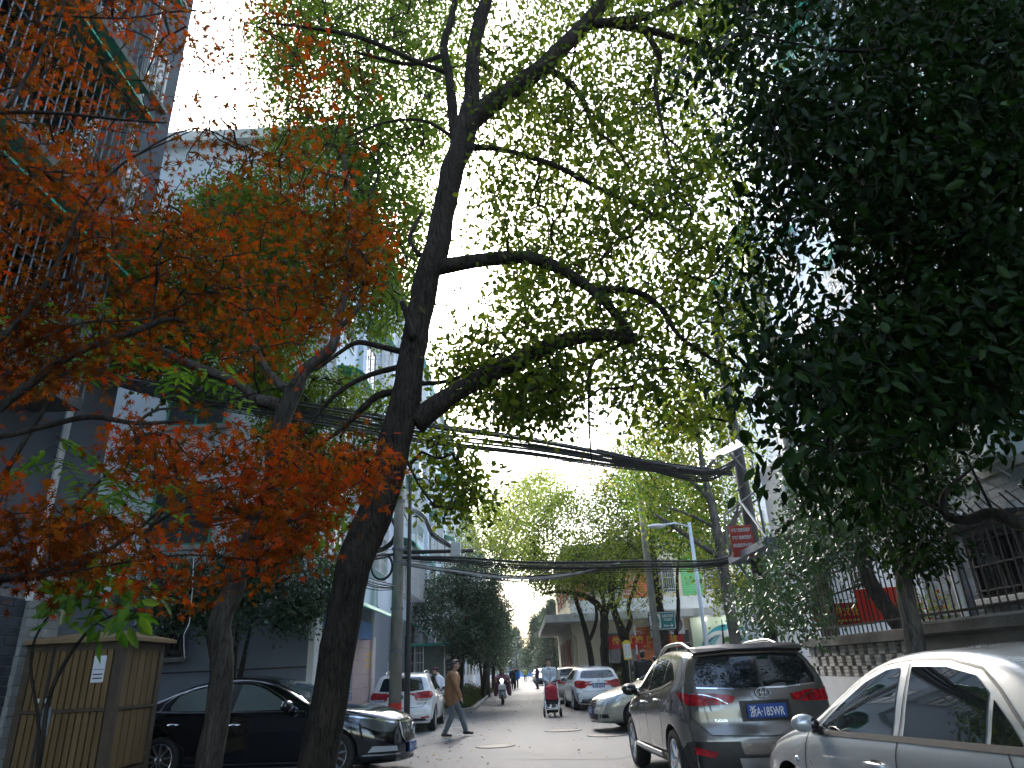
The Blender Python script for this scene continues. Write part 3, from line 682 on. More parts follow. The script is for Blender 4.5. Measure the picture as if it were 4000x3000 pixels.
# far end of the street
fb = thing('far_building', 'pale distant building closing the end of the street', 'building', (-2, 190, 0))
MB().box(-30, 20, 190, 205, 0, 6.5).build('wall', 'white_wall', fb)
FF = Facade((-30, 190, 0), (1, 0, 0), (0, -1, 0))
for k in range(2):
    for i in range(12): window(FF, fb, 2.5+4*i, 1.5+3.2*k, 1.8, 1.6)
hb = thing('site_hoarding', 'blue construction hoarding with white lettering across the far street end', 'hoarding', (0, 165, 0))
p0 = at(2012, 2622, 165); 
for i in range(6): MB().box(p0.x-1.5+i*1.3, p0.x-1.5+i*1.3+1.27, 165, 165.06, 0, 3.0).build('panel', 'hoarding_blue', hb)
put_text('文明施工', 1.1, 'sign_white', hb, (p0.x+3.0, 164.95, 1.6), (1, 0, 0), (0, 0, 1))
for i, (x0, x1, y0, y1, h, m, lb) in enumerate([(-22, -4.9, 56, 100, 15, 'pale_blue_wall', 'second pale block further along the left side of the street'), (8.5, 22, 64, 100, 12, 'cream_wall', 'further cream block behind the cream building on the right')]):
    t = thing('distant_block', lb, 'building', ((x0+x1)/2, (y0+y1)/2, 0))
    MB().box(x0, x1, y0, y1, 0, h).build('wall', m, t); MB().box(x0-.3, x1+.3, y0-.3, y1+.3, h, h+.4).build('roof', 'canopy_concrete', t)
    Fx = Facade((x1 if x0 < 0 else x0, y0, 0), (0, 1, 0), (1 if x0 < 0 else -1, 0, 0)); Fy = Facade((x0, y0, 0), (1, 0, 0), (0, -1, 0))
    for k in range(int(h/3)):
        for a in range(3, 40, 4): window(Fx, t, a, 1.2+3*k, 1.6, 1.5)
        for a in range(2, 15, 4): window(Fy, t, a, 1.2+3*k, 1.6, 1.5)
# ================================================================== poles, lamps, signs
def pole(name, label, x, y, h, r0, r1, m, n=14, lean=(0, 0)):
    t = thing(name, label, 'pole', (x, y, 0))
    MB().tube([(x, y, -.05), (x+lean[0]*.5, y+lean[1]*.5, h/2), (x+lean[0], y+lean[1], h)], [r0, (r0+r1)/2, r1], n).build('shaft', m, t, smooth=True)
    return t
PX, PY = -3.33, 19.0
up = pole('utility_pole', 'concrete utility pole with red and white band beside the white hatchback', PX, PY, 8.2, .165, .12, 'pole_concrete')
for k in range(2):
    mb = MB()
    for i in range(9):
        t0 = R(-170+(i+k*9)*20); t1 = t0+R(20); r = .172
        v = [(PX+r*math.cos(t), PY+r*math.sin(t), z) for z in (.42, .78) for t in (t0, t1)]; mb.add(v, [(0, 1, 3, 2)])
    mb.build('painted_band', 'band_red' if k == 0 else 'band_white', up, smooth=True)
for z in (2.0, 3.05, 4.25, 4.62, 5.95): MB().lathe([(.155, z-.03), (.175, z-.03), (.175, z+.03), (.155, z+.03)], Matrix.Translation((PX, PY, 0)), 16).build('clamp', 'steel_grey', up)
MB().box(PX-.19, PX-.182, PY-.14, PY-.02, 1.35, 1.75).build('paper_notice', 'paper_white', up)
ar = MB().tube([(PX+.15, PY, 4.52), (PX+2.05, PY+.1, 4.50)], .055, 10).build('side_arm', 'pole_dark', up, smooth=True)
MB().box(PX+1.45, PX+1.72, PY-.08, PY+.10, 4.35, 4.72, b=.01).build('junction_box', 'ac_white', ar)
dk = pole('cable_riser_pipe', 'thin black steel riser pipe strapped beside the concrete utility pole', PX+.36, PY-.35, 6.6, .062, .05, 'pole_dark', 10)
MB().lathe([(.075, .02), (.075, 2.35), (.05, 2.36)], Matrix.Translation((PX+.36, PY-.35, 0)), 12).build('sleeve', 'pole_dark', dk)
# lamp post
LX, LY = 5.22, 21.0
lp = pole('street_lamp', 'slim pale blue street lamp post behind the grey estate car', LX, LY, 5.35, .075, .05, 'lamp_post_paint', 12); lp['category'] = 'street lamp'
MB().tube([(LX, LY, 5.22), (LX-.5, LY-.3, 5.30), (LX-.95, LY-.6, 5.20)], [.03, .028, .025], 8).build('arm', 'lamp_post_paint', lp, smooth=True)
MB().ball((LX-1.15, LY-.72, 5.15), (.28, .16, .07)).build('lamp_head', 'ac_white', lp, smooth=True)
# pole with the toilet sign
TX, TY = 4.72, 26.0
tp = pole('sign_pole', 'concrete pole carrying the green toilet sign beyond the grey car', TX, TY, 8.5, .14, .11, 'pole_concrete')
sg = thing('toilet_sign', 'green toilet direction sign with white figures and arrow on the concrete pole', 'sign', (TX+.6, TY, 2.6))
c0 = at(2588, 2425, TY); sx0, sx1, sz0, sz1 = c0.x-.47, c0.x+.45, c0.z-.29, c0.z+.29
def rrect(x0, x1, z0, z1, r, n=5):
    p = []
    for cx_, cz_, a0 in ((x1-r, z1-r, 0), (x0+r, z1-r, 90), (x0+r, z0+r, 180), (x1-r, z0+r, 270)):
        for i in range(n+1): p.append((cx_+r*math.cos(R(a0+90*i/n)), cz_+r*math.sin(R(a0+90*i/n))))
    return p
yz = lambda x, z, y: Vector((x, y, z))
MB().prism(rrect(sx0-.03, sx1+.03, sz0-.03, sz1+.03, .08), yz, TY-.02, TY+.04).build('board_edge', 'pole_dark', sg)
MB().prism(rrect(sx0, sx1, sz0, sz1, .06), yz, TY-.03, TY-.022).build('white_border', 'sign_white', sg)
MB().prism(rrect(sx0+.02, sx1-.02, sz0+.02, sz1-.02, .05), yz, TY-.036, TY-.031).build('board', 'sign_teal', sg)
MB().prism(rrect(sx0+.03, sx0+.40, sz0+.05, sz1-.05, .04), yz, TY-.042, TY-.037).build('pictogram_panel', 'sign_white', sg)
mb = MB(); mz = (sz0+sz1)/2
for fx, sk in ((sx0+.13, 0), (sx0+.30, 1)):
    mb.prism([(fx+.03*math.cos(R(a)), mz+.155+.03*math.sin(R(a))) for a in range(0, 360, 30)], yz, TY-.047, TY-.043)
    if sk: mb.prism([(fx-.03, mz+.115), (fx+.03, mz+.115), (fx+.065, mz-.06), (fx-.065, mz-.06)], yz, TY-.047, TY-.043)
    else: mb.prism([(fx-.05, mz+.115), (fx+.05, mz+.115), (fx+.05, mz-.05), (fx-.05, mz-.05)], yz, TY-.047, TY-.043)
    for s in (-.025, .025): mb.prism([(fx+s-.014, mz-.04), (fx+s+.014, mz-.04), (fx+s+.014, mz-.18), (fx+s-.014, mz-.18)], yz, TY-.048, TY-.043)
mb.build('pictogram', 'sign_teal', sg)
put_text('公共卫生间', .11, 'sign_white', sg, (sx0+.655, TY-.038, sz1-.13), (1, 0, 0), (0, 0, 1), width=.40, bold=.003)
put_text('TOILET', .10, 'sign_white', sg, (sx0+.655, TY-.038, sz1-.26), (1, 0, 0), (0, 0, 1), width=.30, bold=.003)
put_text('50m', .10, 'sign_white', sg, (sx0+.58, TY-.038, sz0+.12), (1, 0, 0), (0, 0, 1), bold=.003)
mb = MB(); q = sx0+.68; z = sz0+.12
mb.prism([(q, z-.012), (q+.13, z-.012), (q+.13, z+.012), (q, z+.012)], yz, TY-.041, TY-.037)
for s in (-1, 1): mb.prism([(q+.15, z), (q+.09, z+s*.07), (q+.06, z+s*.06), (q+.12, z)], yz, TY-.0412, TY-.037)
mb.build('arrow', 'sign_white', sg)
for z in (sz0+.10, sz1-.10): MB().box(TX-.16, sx0-.02, TY-.17, TY-.13, z-.02, z+.02).build('bracket', 'pole_dark', sg)
# yellow-framed notice on a stick
nn = at(2450, 2540, 25.2); NX = nn.x; NY = 25.2
ns = thing('notice_sign', 'yellow framed white notice board on a thin post by the hedge', 'sign', (NX, NY, 0))
MB().tube([(NX+.02, NY+.03, 0), (NX+.02, NY+.03, nn.z+.3)], .02, 8).build('post', 'steel', ns)
k_ = .62
pp = [(NX+a*k_, nn.z+b*k_) for a, b in [(-.21, -.50), (.24, -.47), (.21, .42)]+[(.17*math.cos(R(a)), .42+.11*math.sin(R(a))) for a in range(20, 170, 20)]+[(-.24, .40)]]
MB().prism(pp, yz, NY-.02, NY).build('frame', 'notice_yellow', ns)
MB().prism([(NX+a*k_, nn.z+b*k_) for a, b in ((-.16, -.42), (.18, -.40), (.16, .34), (-.19, .32))], yz, NY-.026, NY-.021).build('notice_sheet', 'paper_white', ns)
for s in (-.08, .085): MB().box(NX+(s-.055)*k_, NX+(s+.055)*k_, NY-.029, NY-.0265, nn.z-.2, nn.z+.16).build('printed_column', 'cable_pale', ns)
# striped measuring rod by the hedge
q = at(2494, 2600, 27); sr = thing('striped_rod', 'thin red and white striped rod beside the hedge', 'rod', (q.x, 27, 0))
for i in range(8): MB().tube([(q.x, 27, .1+i*.33), (q.x, 27, .43+i*.33)], .028, 8).build('stripe', 'band_red' if i % 2 == 0 else 'band_white', sr)
# transformer platform between two poles
QX, QY = 5.25, 15.6
d1 = pole('transformer_pole', 'dark painted pole at the outer end of the transformer platform', QX, QY, 9.5, .15, .12, 'pole_dark')
d2 = pole('transformer_pole', 'weathered concrete pole rising behind the lattice wall', 5.62, 13.4, 10, .17, .13, 'pole_concrete')
tf = thing('transformer_platform', 'steel grating platform with pale transformer cabinet between two poles', 'transformer', (5.5, 14.8, 3.5))
px0, px1, py0, py1, pz = 4.75, 6.3, 13.3, 15.9, 3.55
for y in (py0, py1): MB().box(px0, px1, y-.05, y+.05, pz-.14, pz, b=.005).build('beam', 'steel_grey', tf)
for x in (px0, px1): MB().box(x-.05, x+.05, py0+.051, py1-.051, pz-.14, pz-.002).build('beam', 'steel_grey', tf)
g0 = None
for i in range(24):
    y = py0+.1+(py1-py0-.2)*i/23
    if g0 is None: g0 = MB().box(px0+.051, px1-.051, py0+.085, py0+.115, pz-.09, pz-.04).build('grating_bar', 'steel_grey', tf); o = g0
    else: o = clone(g0, tf); o.matrix_parent_inverse = g0.matrix_parent_inverse.copy(); o.location = (0, y-py0-.1, 0)
MB().box(5.45, 6.2, 13.7, 15.0, pz+.03, pz+1.75, b=.03).build('cabinet', 'ac_white', tf)
MB().box(5.5, 6.15, 13.695, 13.7, pz+.2, pz+1.6).build('cabinet_door', 'frame_white', tf)
for (a, b) in (((px0, py1, pz), (px0, py1-1.3, pz+1.0)), ((px0, py0, pz), (px0, py0+1.2, pz+1.0)), ((QX, QY, 2.6), (px1, QY, pz)), ((QX, QY, 2.6), (px0, QY, pz))): MB().tube([a, b], .03, 6).build('brace', 'steel_grey', tf)
MB().tube([(px0, py0+.1, pz), (px0, py0+.1, pz+.95), (px0, py1-.1, pz+.95), (px0, py1-.1, pz)], .025, 6).build('handrail', 'steel_grey', tf)
rs = thing('warning_sign', 'faded red warning board with white characters hung on the transformer platform', 'sign', (px0-.04, 15.2, 3.8))
RW = Facade((px0-.03, 14.85, 0), Vector((-.45, .55, 0)), Vector((-.55, -.45, 0)))
c_ = at(2895, 2110, 15.0); 
RWs = Facade((c_.x-.36, 15.0, c_.z), Vector((1, -.25, 0)), Vector((-.25, -1, 0)))
RWs.box(MB(), .13, .60, -.36, .30, -.02, .015, bev=.004).build('board', 'sign_red', rs)
for i, tx in enumerate(('不可攀登高压危险', '不可攀登高压危险', '请勿靠近注意安全')):
    put_text(tx, .085, 'sign_white', rs, RWs.p(.365, .20-.16*i, .018), RWs.r, (0, 0, 1), width=.40, bold=.003)
sh2 = thing('tin_sheet', 'crooked grey tin sheet roof fixed above the cable bundle', 'sheet', at(2860, 1760, 14.8))
a, b, c, d = at(2760, 1795, 15.2), at(2880, 1720, 15.2), at(2905, 1745, 14.2), at(2800, 1795, 14.2)
mb = MB(); mb.add([a, b, c, d]+[p+Vector((0, 0, .03)) for p in (a, b, c, d)], [(0, 3, 2, 1), (4, 5, 6, 7), (0, 1, 5, 4), (1, 2, 6, 5), (2, 3, 7, 6), (3, 0, 4, 7)]); mb.build('panel', 'steel_grey', sh2)
MB().tube([at(2850, 1770, 14.7), (QX, QY-.3, at(2850, 1770, 14.7).z-.25)], .03, 6).build('strut', 'steel_grey', sh2)
# ================================================================== cable bundles
def bundle(name, label, pts, n, spread, r=.012, m='cable', group='overhead cable bundles', segs=26, wob=.05, pale=0):
    t = thing(name, label, 'cables', pts[0], group=group)
    P = [Vector(p) for p in pts]
    for k in range(n):
        o1 = Vector((0, rng.normal()*spread*.6, rng.normal()*spread)); ph = rng.uniform(0, 6.28); sg = rng.uniform(-.3, 1)*spread*2.2
        out = []
        for i in range(segs+1):
            f = i/segs*(len(P)-1); j = min(int(f), len(P)-2); u = f-j
            p0 = P[max(j-1, 0)]; p1 = P[j]; p2 = P[j+1]; p3 = P[min(j+2, len(P)-1)]
            q = .5*((2*p1)+(p2-p0)*u+(2*p0-5*p1+4*p2-p3)*u*u+(3*p1-p0-3*p2+p3)*u**3)
            T = i/segs; env = .35+.65*math.sin(math.pi*T)
            out.append(q+o1*env+Vector((0, 0, -sg*math.sin(math.pi*T)+wob*.5*math.sin(ph+T*9)*spread*4)))
        mm = 'cable_pale' if k < pale else ('cable_grey' if k % 4 == 3 else m)
        MB().tube(out, r*rng.uniform(.7, 1.5), 6).build('cable', mm, t, smooth=True)
    return t
A, B_, D_ = at(300, 1440, 9.0), at(640, 1520, 10.0), at(1640, 1680, 12.0)
bundle('cable_bundle', 'thick black cable bundle sagging across the street behind the leaning trunk', [A, B_, at(1200, 1605, 11.2), D_, at(2100, 1740, 13.0), at(2500, 1810, 14.2), at(2860, 1850, 15.4)], 24, .085, .012)
bundle('cable_bundle', 'loop of black cables slung from the big bundle to the tin sheet', [at(2330, 1760, 13.8), at(2600, 1830, 14.5), at(2780, 1850, 15), at(2900, 1780, 15.4)], 8, .05, .014)
Pz = lambda z: Vector((PX, PY, z))
bundle('cable_bundle', 'level black cable bundle from the utility pole to the transformer poles', [Pz(4.4), at(1800, 2185, 18.5), at(2100, 2205, 18), at(2500, 2200, 17), at(2800, 2195, 16.2), Vector((QX, QY, 3.75))], 16, .07, .010)
bundle('cable_bundle', 'lower slack grey cables sagging under the level bundle', [Pz(4.25), at(1750, 2225, 18.6), at(2000, 2255, 18.2), at(2200, 2245, 17.8), at(2420, 2200, 17.2)], 9, .05, .011, pale=2)
bundle('cable_bundle', 'tangled cables reaching the utility pole from the blue block', [FS.p(1.0, 4.9, .1), at(1250, 2165, 17.5), at(1420, 2175, 18.4), Pz(4.5)], 13, .09, .010, pale=2)
bundle('cable_bundle', 'slack cables hanging left of the utility pole above the shop awning', [FS.p(.6, 4.1, .1), at(1300, 2210, 17.5), at(1450, 2280, 18.4), Pz(3.6)], 8, .08, .010, pale=2)
bundle('cable_bundle', 'frayed cable bundle dropping from the blue block to the side arm', [FS.p(9.3, 7.2, .5), at(1650, 2010, 20), at(1690, 2080, 19.5), Vector((PX+1.5, PY+.05, 4.6))], 12, .045, .012)
bundle('cable_bundle', 'black cables crossing low behind the red maple', [at(560, 2075, 12), at(800, 2030, 12.5), at(1010, 1990, 13.2), at(1230, 1945, 14)], 10, .05, .014)
for i, (u0, u1) in enumerate(((1190, 1340), (1320, 1450), (1450, 1590))):
    a = at(u0, -80, 12.0+i*.5); b = at(u1, 960, 19)
    tag(MB().tube([a.lerp(b, k/12)+Vector((0, 0, -.25*math.sin(math.pi*k/12))) for k in range(13)], .013, 5).build('power_line', 'cable', smooth=True), ('outermost thin power line on the side of the near block', 'middle thin power line between the two other overhead lines', 'thin power line passing closest to the leaning trunk')[i], 'power line', 'thin overhead power lines')
mb_ = [at(1370, 1270, 19.5), at(1400, 1226, 19.3), at(1490, 1220, 19)]
co = thing('cable_coil', 'black coil of spare cable hung between pole and leaning trunk', 'cable coil', Pz(5.4), group='spare cable coils')
for k in range(4): MB().tube([Pz(5.15)+Vector((-.75+.62*math.cos(t)*(1+.04*k), .15+.03*k, .5*math.sin(t)*(1+.05*k))) for t in np.linspace(0, 6.28, 25)], .022, 6).build('loop', 'cable', co, smooth=True)
co = thing('cable_coil', 'small black coil of cable tied to the utility pole below the arm', 'cable coil', Pz(4.2), group='spare cable coils')
for k in range(3): MB().tube([Pz(4.15)+Vector((-.42+.27*math.cos(t)*(1+.05*k), -.1+.02*k, .32*math.sin(t)*(1+.05*k))) for t in np.linspace(0, 6.28, 21)], .016, 6).build('loop', 'cable', co, smooth=True)
# wooden notice rack and posts in the left planting bed
wr = thing('slatted_notice_rack', 'weathered slatted wooden rack standing among the shrubs on the left', 'rack', (-3.4, 33, 0))
for i in range(6): MB().box(-3.95, -2.95, 33, 33.03, 1.0+.17*i, 1.0+.17*i+.145, b=.006).build('slat', 'old_wood', wr)
for x in (-3.9, -2.9): MB().tube([(x, 33.05, .05), (x, 33.05, 2.3)], .05, 8).build('post', 'old_wood', wr)
gh = thing('guard_hut', 'small green roofed glazed hut behind the white hatchback', 'hut', (-4.3, 31.2, 0))
MB().box(-4.65, -3.35, 30.9, 31.9, .1, 1.3).build('base', 'concrete_dark', gh)
MB().box(-4.6, -3.4, 30.95, 31.85, 1.3, 2.5).build('glazing', 'glass_shop', gh)
for x in (-4.65, -3.4): MB().box(x, x+.06, 30.88, 30.94, .1, 2.55).build('post', 'frame_white', gh)
MB().box(-4.9, -3.1, 30.6, 32.1, 2.5, 2.62, b=.02).build('roof', 'frame_green', gh)
# thin cord hanging in front of the grey gable
cd_ = [at(756, 2180, 9.2), at(752, 2300, 9.2), at(740, 2430, 9.2), at(718, 2480, 9.2), at(718, 2530, 9.2), at(722, 2572, 9.2)]
tag(MB().tube(cd_, .006, 5).build('hanging_cord', 'cable_pale', smooth=True), 'thin pale cord dangling from the branches in front of the gable window', 'cord')
# ================================================================== vehicles
def chaikin(P, it=2):
    P = [np.array(p, float) for p in P]
    for _ in range(it):
        Q = [P[0]]
        for a, b in zip(P[:-1], P[1:]): Q += [a*.75+b*.25, a*.25+b*.75]
        P = Q+[P[-1]]
    return np.array(P)
def paint(name, col, rough=.25, metal=.0, coat=1.0):
    m = mat(name, col, rough, metal, coat=coat, var=.05, scale=1.5)
    return name
def car_body(S):
    L, W2 = S['L'], S['W']/2
    T = chaikin(S['top'], 2)
    ds = np.r_[0, np.cumsum(np.linalg.norm(np.diff(T, axis=0), axis=1))]
    ss = np.linspace(0, ds[-1], S.get('n', 110)); xs = np.interp(ss, ds, T[:, 0]); zt = np.interp(ss, ds, T[:, 1])
    bl = chaikin(S['belt'], 2); bo = chaikin(S['bottom'], 2); wp = chaikin(S['plan'], 3)
    rows = []; tum = S.get('tumble', .42)
    for x, z in zip(xs, zt):
        zb = np.interp(x, bo[:, 0], bo[:, 1]); zb = min(zb, z-.02); w = W2*np.interp(x, wp[:, 0], wp[:, 1])
        belt = np.interp(x, bl[:, 0], bl[:, 1]); zs = min(belt, z-min(.05, .35*(z-zb))); hb = zs-zb; gh = z-zs
        wr = w*.935-tum*max(0, gh-.05); g = min(1, gh/.3)
        c = .07*g+.03*(1-g); k = min(1, hb/.3)
        sec = [(0, zb), (w*.45, zb), (w*.80, zb), (w*.90, zb+.03*k), (w*.955, zb+.10*hb), (w*.975, zb+.22*hb), (w*.985, zb+.38*hb), (w*.992, zb+.52*hb), (w*1.0, zb+.64*hb), (w*1.0, zb+.74*hb), (w*.992, zb+.84*hb), (w*.975, zb+.93*hb), (w*.945, zs)]
        sd = w*.935
        for t in (.2, .4, .6, .8): 
            zz = zs+(gh-c)*t; sec.append((sd+(wr-sd)*t+.012*math.sin(math.pi*t)*g, zz))
        sec += [(wr, z-c), (wr-.025, z-c*.55), (wr-.07, z-c*.25), (wr*.85, z-c*.10), (wr*.62, z), (wr*.35, z+.010*g+.004), (0, z+.016*g+.006)]
        row = []
        for y, q in sec:
            u = max(-1, min(1, y/W2)); xl = L/2-x
            ff = max(0, 1-x/(L*.5))**1.4; fr = max(0, 1-(L-x)/(L*.45))**1.2
            xl -= S.get('bowf', .17)*u*u*ff; xl += S.get('bowr', .12)*u*u*fr
            row.append((xl, y, q))
        rows.append(row)
    m = len(rows[0]); n = len(rows); bm = bmesh.new()
    ring = []
    for row in rows:
        left = [bm.verts.new(p) for p in row]
        right = [bm.verts.new((p[0], -p[1], p[2])) for p in row[1:-1]]
        ring.append(left+right[::-1])
    k = len(ring[0])
    for i in range(n-1):
        for j in range(k): bm.faces.new((ring[i][j], ring[i][(j+1) % k], ring[i+1][(j+1) % k], ring[i+1][j]))
    bm.faces.new(ring[0][::-1]); bm.faces.new(ring[-1])
    bmesh.ops.remove_doubles(bm, verts=bm.verts[:], dist=.0005)
    bmesh.ops.recalc_face_normals(bm, faces=bm.faces[:])
    me = bpy.data.meshes.new('body'); bm.to_mesh(me); bm.free()
    return me
def cut_arches(me, S, pm):
    me.materials.append(M_[pm]); me.materials.append(M_['plastic_black'])
    o = bpy.data.objects.new('tmp', me); C.objects.link(o)
    mb = MB(); L = S['L']; W2 = S['W']/2
    for wx in (S['fw'], S['rw']):
        for s in (-1, 1):
            Mx = Matrix.Translation((L/2-wx, s*(W2+.1), S['wr'])) @ Matrix.Rotation(R(90)*s, 4, 'X')
            r = S['wr']+S.get('archgap', .05)
            mb.lathe([(0, 0), (r, 0), (r, .36), (0, .36)], Mx, 40)
    cm = bpy.data.meshes.new('cut'); cm.from_pydata(mb.v, [], mb.f)
    bm = bmesh.new(); bm.from_mesh(cm); bmesh.ops.remove_doubles(bm, verts=bm.verts[:], dist=1e-5); bmesh.ops.dissolve_degenerate(bm, edges=bm.edges[:], dist=1e-5)
    bmesh.ops.recalc_face_normals(bm, faces=bm.faces[:]); bm.to_mesh(cm); bm.free()
    cm.materials.append(M_['plastic_black'])
    c = bpy.data.objects.new('cut', cm); C.objects.link(c)
    md = o.modifiers.new('b', 'BOOLEAN'); md.operation = 'DIFFERENCE'; md.object = c; md.solver = 'EXACT'; md.material_mode = 'TRANSFER'
    bpy.context.view_layer.update()
    out = bpy.data.meshes.new_from_object(o.evaluated_get(bpy.context.evaluated_depsgraph_get()))
    C.objects.unlink(o); C.objects.unlink(c); bpy.data.objects.remove(o); bpy.data.objects.remove(c)
    return out
class Car:
    def __init__(s, name, label, cat, S, pm, loc, rz, group=None):
        s.S = S; s.L = S['L']; s.W2 = S['W']/2; s.pm = pm
        s.t = thing(name, label, cat, loc, rz, group)
        raw = car_body(S); bm = bmesh.new(); bm.from_mesh(raw); s.bvh = BVHTree.FromBMesh(bm); bm.free()
        me = cut_arches(raw, S, pm)
        s.body = link('body', me, None, s.t, smooth=True, local=True, recalc=False)
        try: me.set_sharp_from_angle(angle=R(50))
        except Exception: pass
        for wx in (S['fw'], S['rw']):
            for sd in (-1, 1): s.wheel(wx, sd)
    def hit(s, ax, a, b):
        L = s.L
        if ax in ('l', 'r'):
            sd = 1 if ax == 'l' else -1; o = Vector((L/2-a, sd*3, b)); d = Vector((0, -sd, 0))
        elif ax == 'f': o = Vector((6, a, b)); d = Vector((-1, 0, 0))
        elif ax == 'b': o = Vector((-6, a, b)); d = Vector((1, 0, 0))
        else: o = Vector((L/2-a, b, 4)); d = Vector((0, 0, -1))
        h = s.bvh.ray_cast(o, d)
        if h[0] is None: return None
        n = h[1]
        if n.dot(d) > 0: n = -n
        return h[0], n
    def patch(s, name, m, ax, poly, off=.004, res=.05, parent=None, smooth=True, rnd=0, thick=0.0):
        """a piece of the skin: 2D outline projected on to the body"""
        if rnd: poly = [tuple(p) for p in chaikin(list(poly)+[poly[0]], rnd)[:-1]]
        bm = bmesh.new(); f = bm.faces.new([bm.verts.new((p[0], p[1], 0)) for p in poly])
        for i in (0, 1):
            lo = min(p[i] for p in poly); hi = max(p[i] for p in poly); k = int((hi-lo)/res)
            for j in range(1, k+1):
                co = [0, 0, 0]; co[i] = lo+(hi-lo)*j/(k+1); no = [0, 0, 0]; no[i] = 1
                bmesh.ops.bisect_plane(bm, geom=bm.verts[:]+bm.edges[:]+bm.faces[:], plane_co=co, plane_no=no, dist=1e-6)
        bad = []
        for v in bm.verts:
            h = s.hit(ax, v.co.x, v.co.y)
            if h is None: bad.append(v)
            else: v.co = h[0]+h[1]*off
        bmesh.ops.delete(bm, geom=bad, context='VERTS')
        for ff in bm.faces: ff.normal_update()
        if thick:
            bmesh.ops.recalc_face_normals(bm, faces=bm.faces[:])
            r = bmesh.ops.extrude_face_region(bm, geom=bm.faces[:])
            cen = Vector((0, 0, .7))
            for v in [g for g in r['geom'] if isinstance(g, bmesh.types.BMVert)]:
                h = s.bvh.find_nearest(v.co); n = (v.co-h[0]).normalized() if h[0] is not None else Vector((0, 0, 1)); v.co += n*thick
            bmesh.ops.recalc_face_normals(bm, faces=bm.faces[:])
        me = bpy.data.meshes.new(name); bm.to_mesh(me); bm.free()
        # face the sheet outwards
        if not thick:
            flip = sum(p.normal.dot(s.out(p.center)) for p in me.polygons) < 0
            if flip: me.flip_normals()
        return link(name, me, m, parent or s.t, smooth=smooth and not thick, local=True, recalc=False)
    def out(s, p):
        h = s.bvh.find_nearest(p); n = (Vector(p)-h[0]); return n.normalized() if n.length > 1e-6 else h[1]
    def strip(s, name, m, ax, pts, w=.010, off=.003, parent=None, step=.04):
        P = [Vector((a, b)) for a, b in pts]; Q = []
        for a, b in zip(P[:-1], P[1:]):
            k = max(1, int((b-a).length/step)); Q += [a.lerp(b, i/k) for i in range(k)]
        Q.append(P[-1]); vs = []
        for i, p in enumerate(Q):
            d = (Q[min(i+1, len(Q)-1)]-Q[max(i-1, 0)]).normalized(); n = Vector((-d.y, d.x))*w/2
            for q in (p+n, p-n):
                h = s.hit(ax, q.x, q.y); vs.append(None if h is None else h[0]+h[1]*off)
        mb = MB()
        for i in range(len(Q)-1):
            q = vs[2*i:2*i+4]
            if all(v is not None for v in q): mb.add([q[0], q[2], q[3], q[1]], [(0, 1, 2, 3)])
        me = bpy.data.meshes.new(name); me.from_pydata(mb.v, [], mb.f)
        if len(me.polygons) and sum(p.normal.dot(s.out(p.center)) for p in me.polygons) < 0: me.flip_normals()
        return link(name, me, m, parent or s.t, local=True, recalc=False)
    def seams(s, ax, lines, w=.010):
        me = None; n = 0
        for ln in lines: s.strip('panel_gap', 'plastic_black', ax, ln, w)
    def wheel(s, wx, sd):
        S = s.S; r = S['wr']; y = sd*(s.W2-.02); tw = S.get('tw', .215)
        Mx = Matrix.Translation((s.L/2-wx, y, r)) @ Matrix.Rotation(R(-90)*sd, 4, 'X')
        rr = r*S.get('rimr', .68)
        ty = MB().lathe([(rr*.96, -tw), (r*.93, -tw+.005), (r-.004, -tw+.035), (r, -tw*.5), (r-.004, -.035), (r*.94, -.006), (rr*1.06, .0), (rr*.99, -.012), (rr*.97, -.06)], Mx, 36).build('wheel', 'rubber', s.t, smooth=True, local=True)
        MB().lathe([(0, -.075), (rr*.97, -.08)], Mx, 24).build('brake_disc', 'iron', ty, local=True)
        mb = MB(); mb.lathe([(rr*1.0, -.012), (rr*.97, -.004), (rr*.91, -.012), (rr*.89, -.06)], Mx, 36)
        ns = S.get('spokes', 9)
        for i in range(ns):
            a = 2*math.pi*i/ns+.2; wd = S.get('spw', .034)
            for q in ((0,) if not S.get('twin') else (-.11, .11)):
                Rm = Mx @ Matrix.Rotation(a+q, 4, 'Z')
                mb.add([Rm @ Vector(p) for p in ((.03, -wd*.7, -.02), (.03, wd*.7, -.02), (rr*.93, wd*.55, -.012), (rr*.93, -wd*.55, -.012), (.03, -wd*.9, -.05), (.03, wd*.9, -.05), (rr*.93, wd*.8, -.05), (rr*.93, -wd*.8, -.05))], [(0, 1, 2, 3), (0, 4, 5, 1), (1, 5, 6, 2), (3, 2, 6, 7), (0, 3, 7, 4)])
        mb.lathe([(0, -.008), (.035, -.010), (.06, -.022), (.062, -.05)], Mx, 16)
        mb.build('rim', S.get('rimm', 'alloy'), ty, local=True)
    def mirror(s, x, z, sd, m=None, sc=1.0, inner=False):
        L = s.L; h = s.hit('l' if sd > 0 else 'r', x, z); p = h[0]
        mb = MB(); c = p+Vector((-.0, sd*.13, .045))
        mb.ball(c, (.075*sc, .115*sc, .078*sc), seg=14, rings=9)
        o = mb.build('mirror', m or s.pm, s.t, smooth=True, local=True)
        MB().tube([p+Vector((.02, -sd*.02, -.01)), p+Vector((.01, sd*.06, .0))], [.035, .03], 8).build('mirror_stalk', 'plastic_black', o, local=True)
        Mx = Matrix.Translation(c+Vector((-.066*sc, 0, 0)))
        MB().ball(c+(Vector((-.045*sc, -sd*.055, -.004)) if inner else Vector((-.055*sc, 0, 0))), (.025, .055*sc, .05*sc) if inner else (.025, .095*sc, .06*sc), seg=12, rings=6).build('mirror_glass', 'glass_dark', o, smooth=True, local=True)
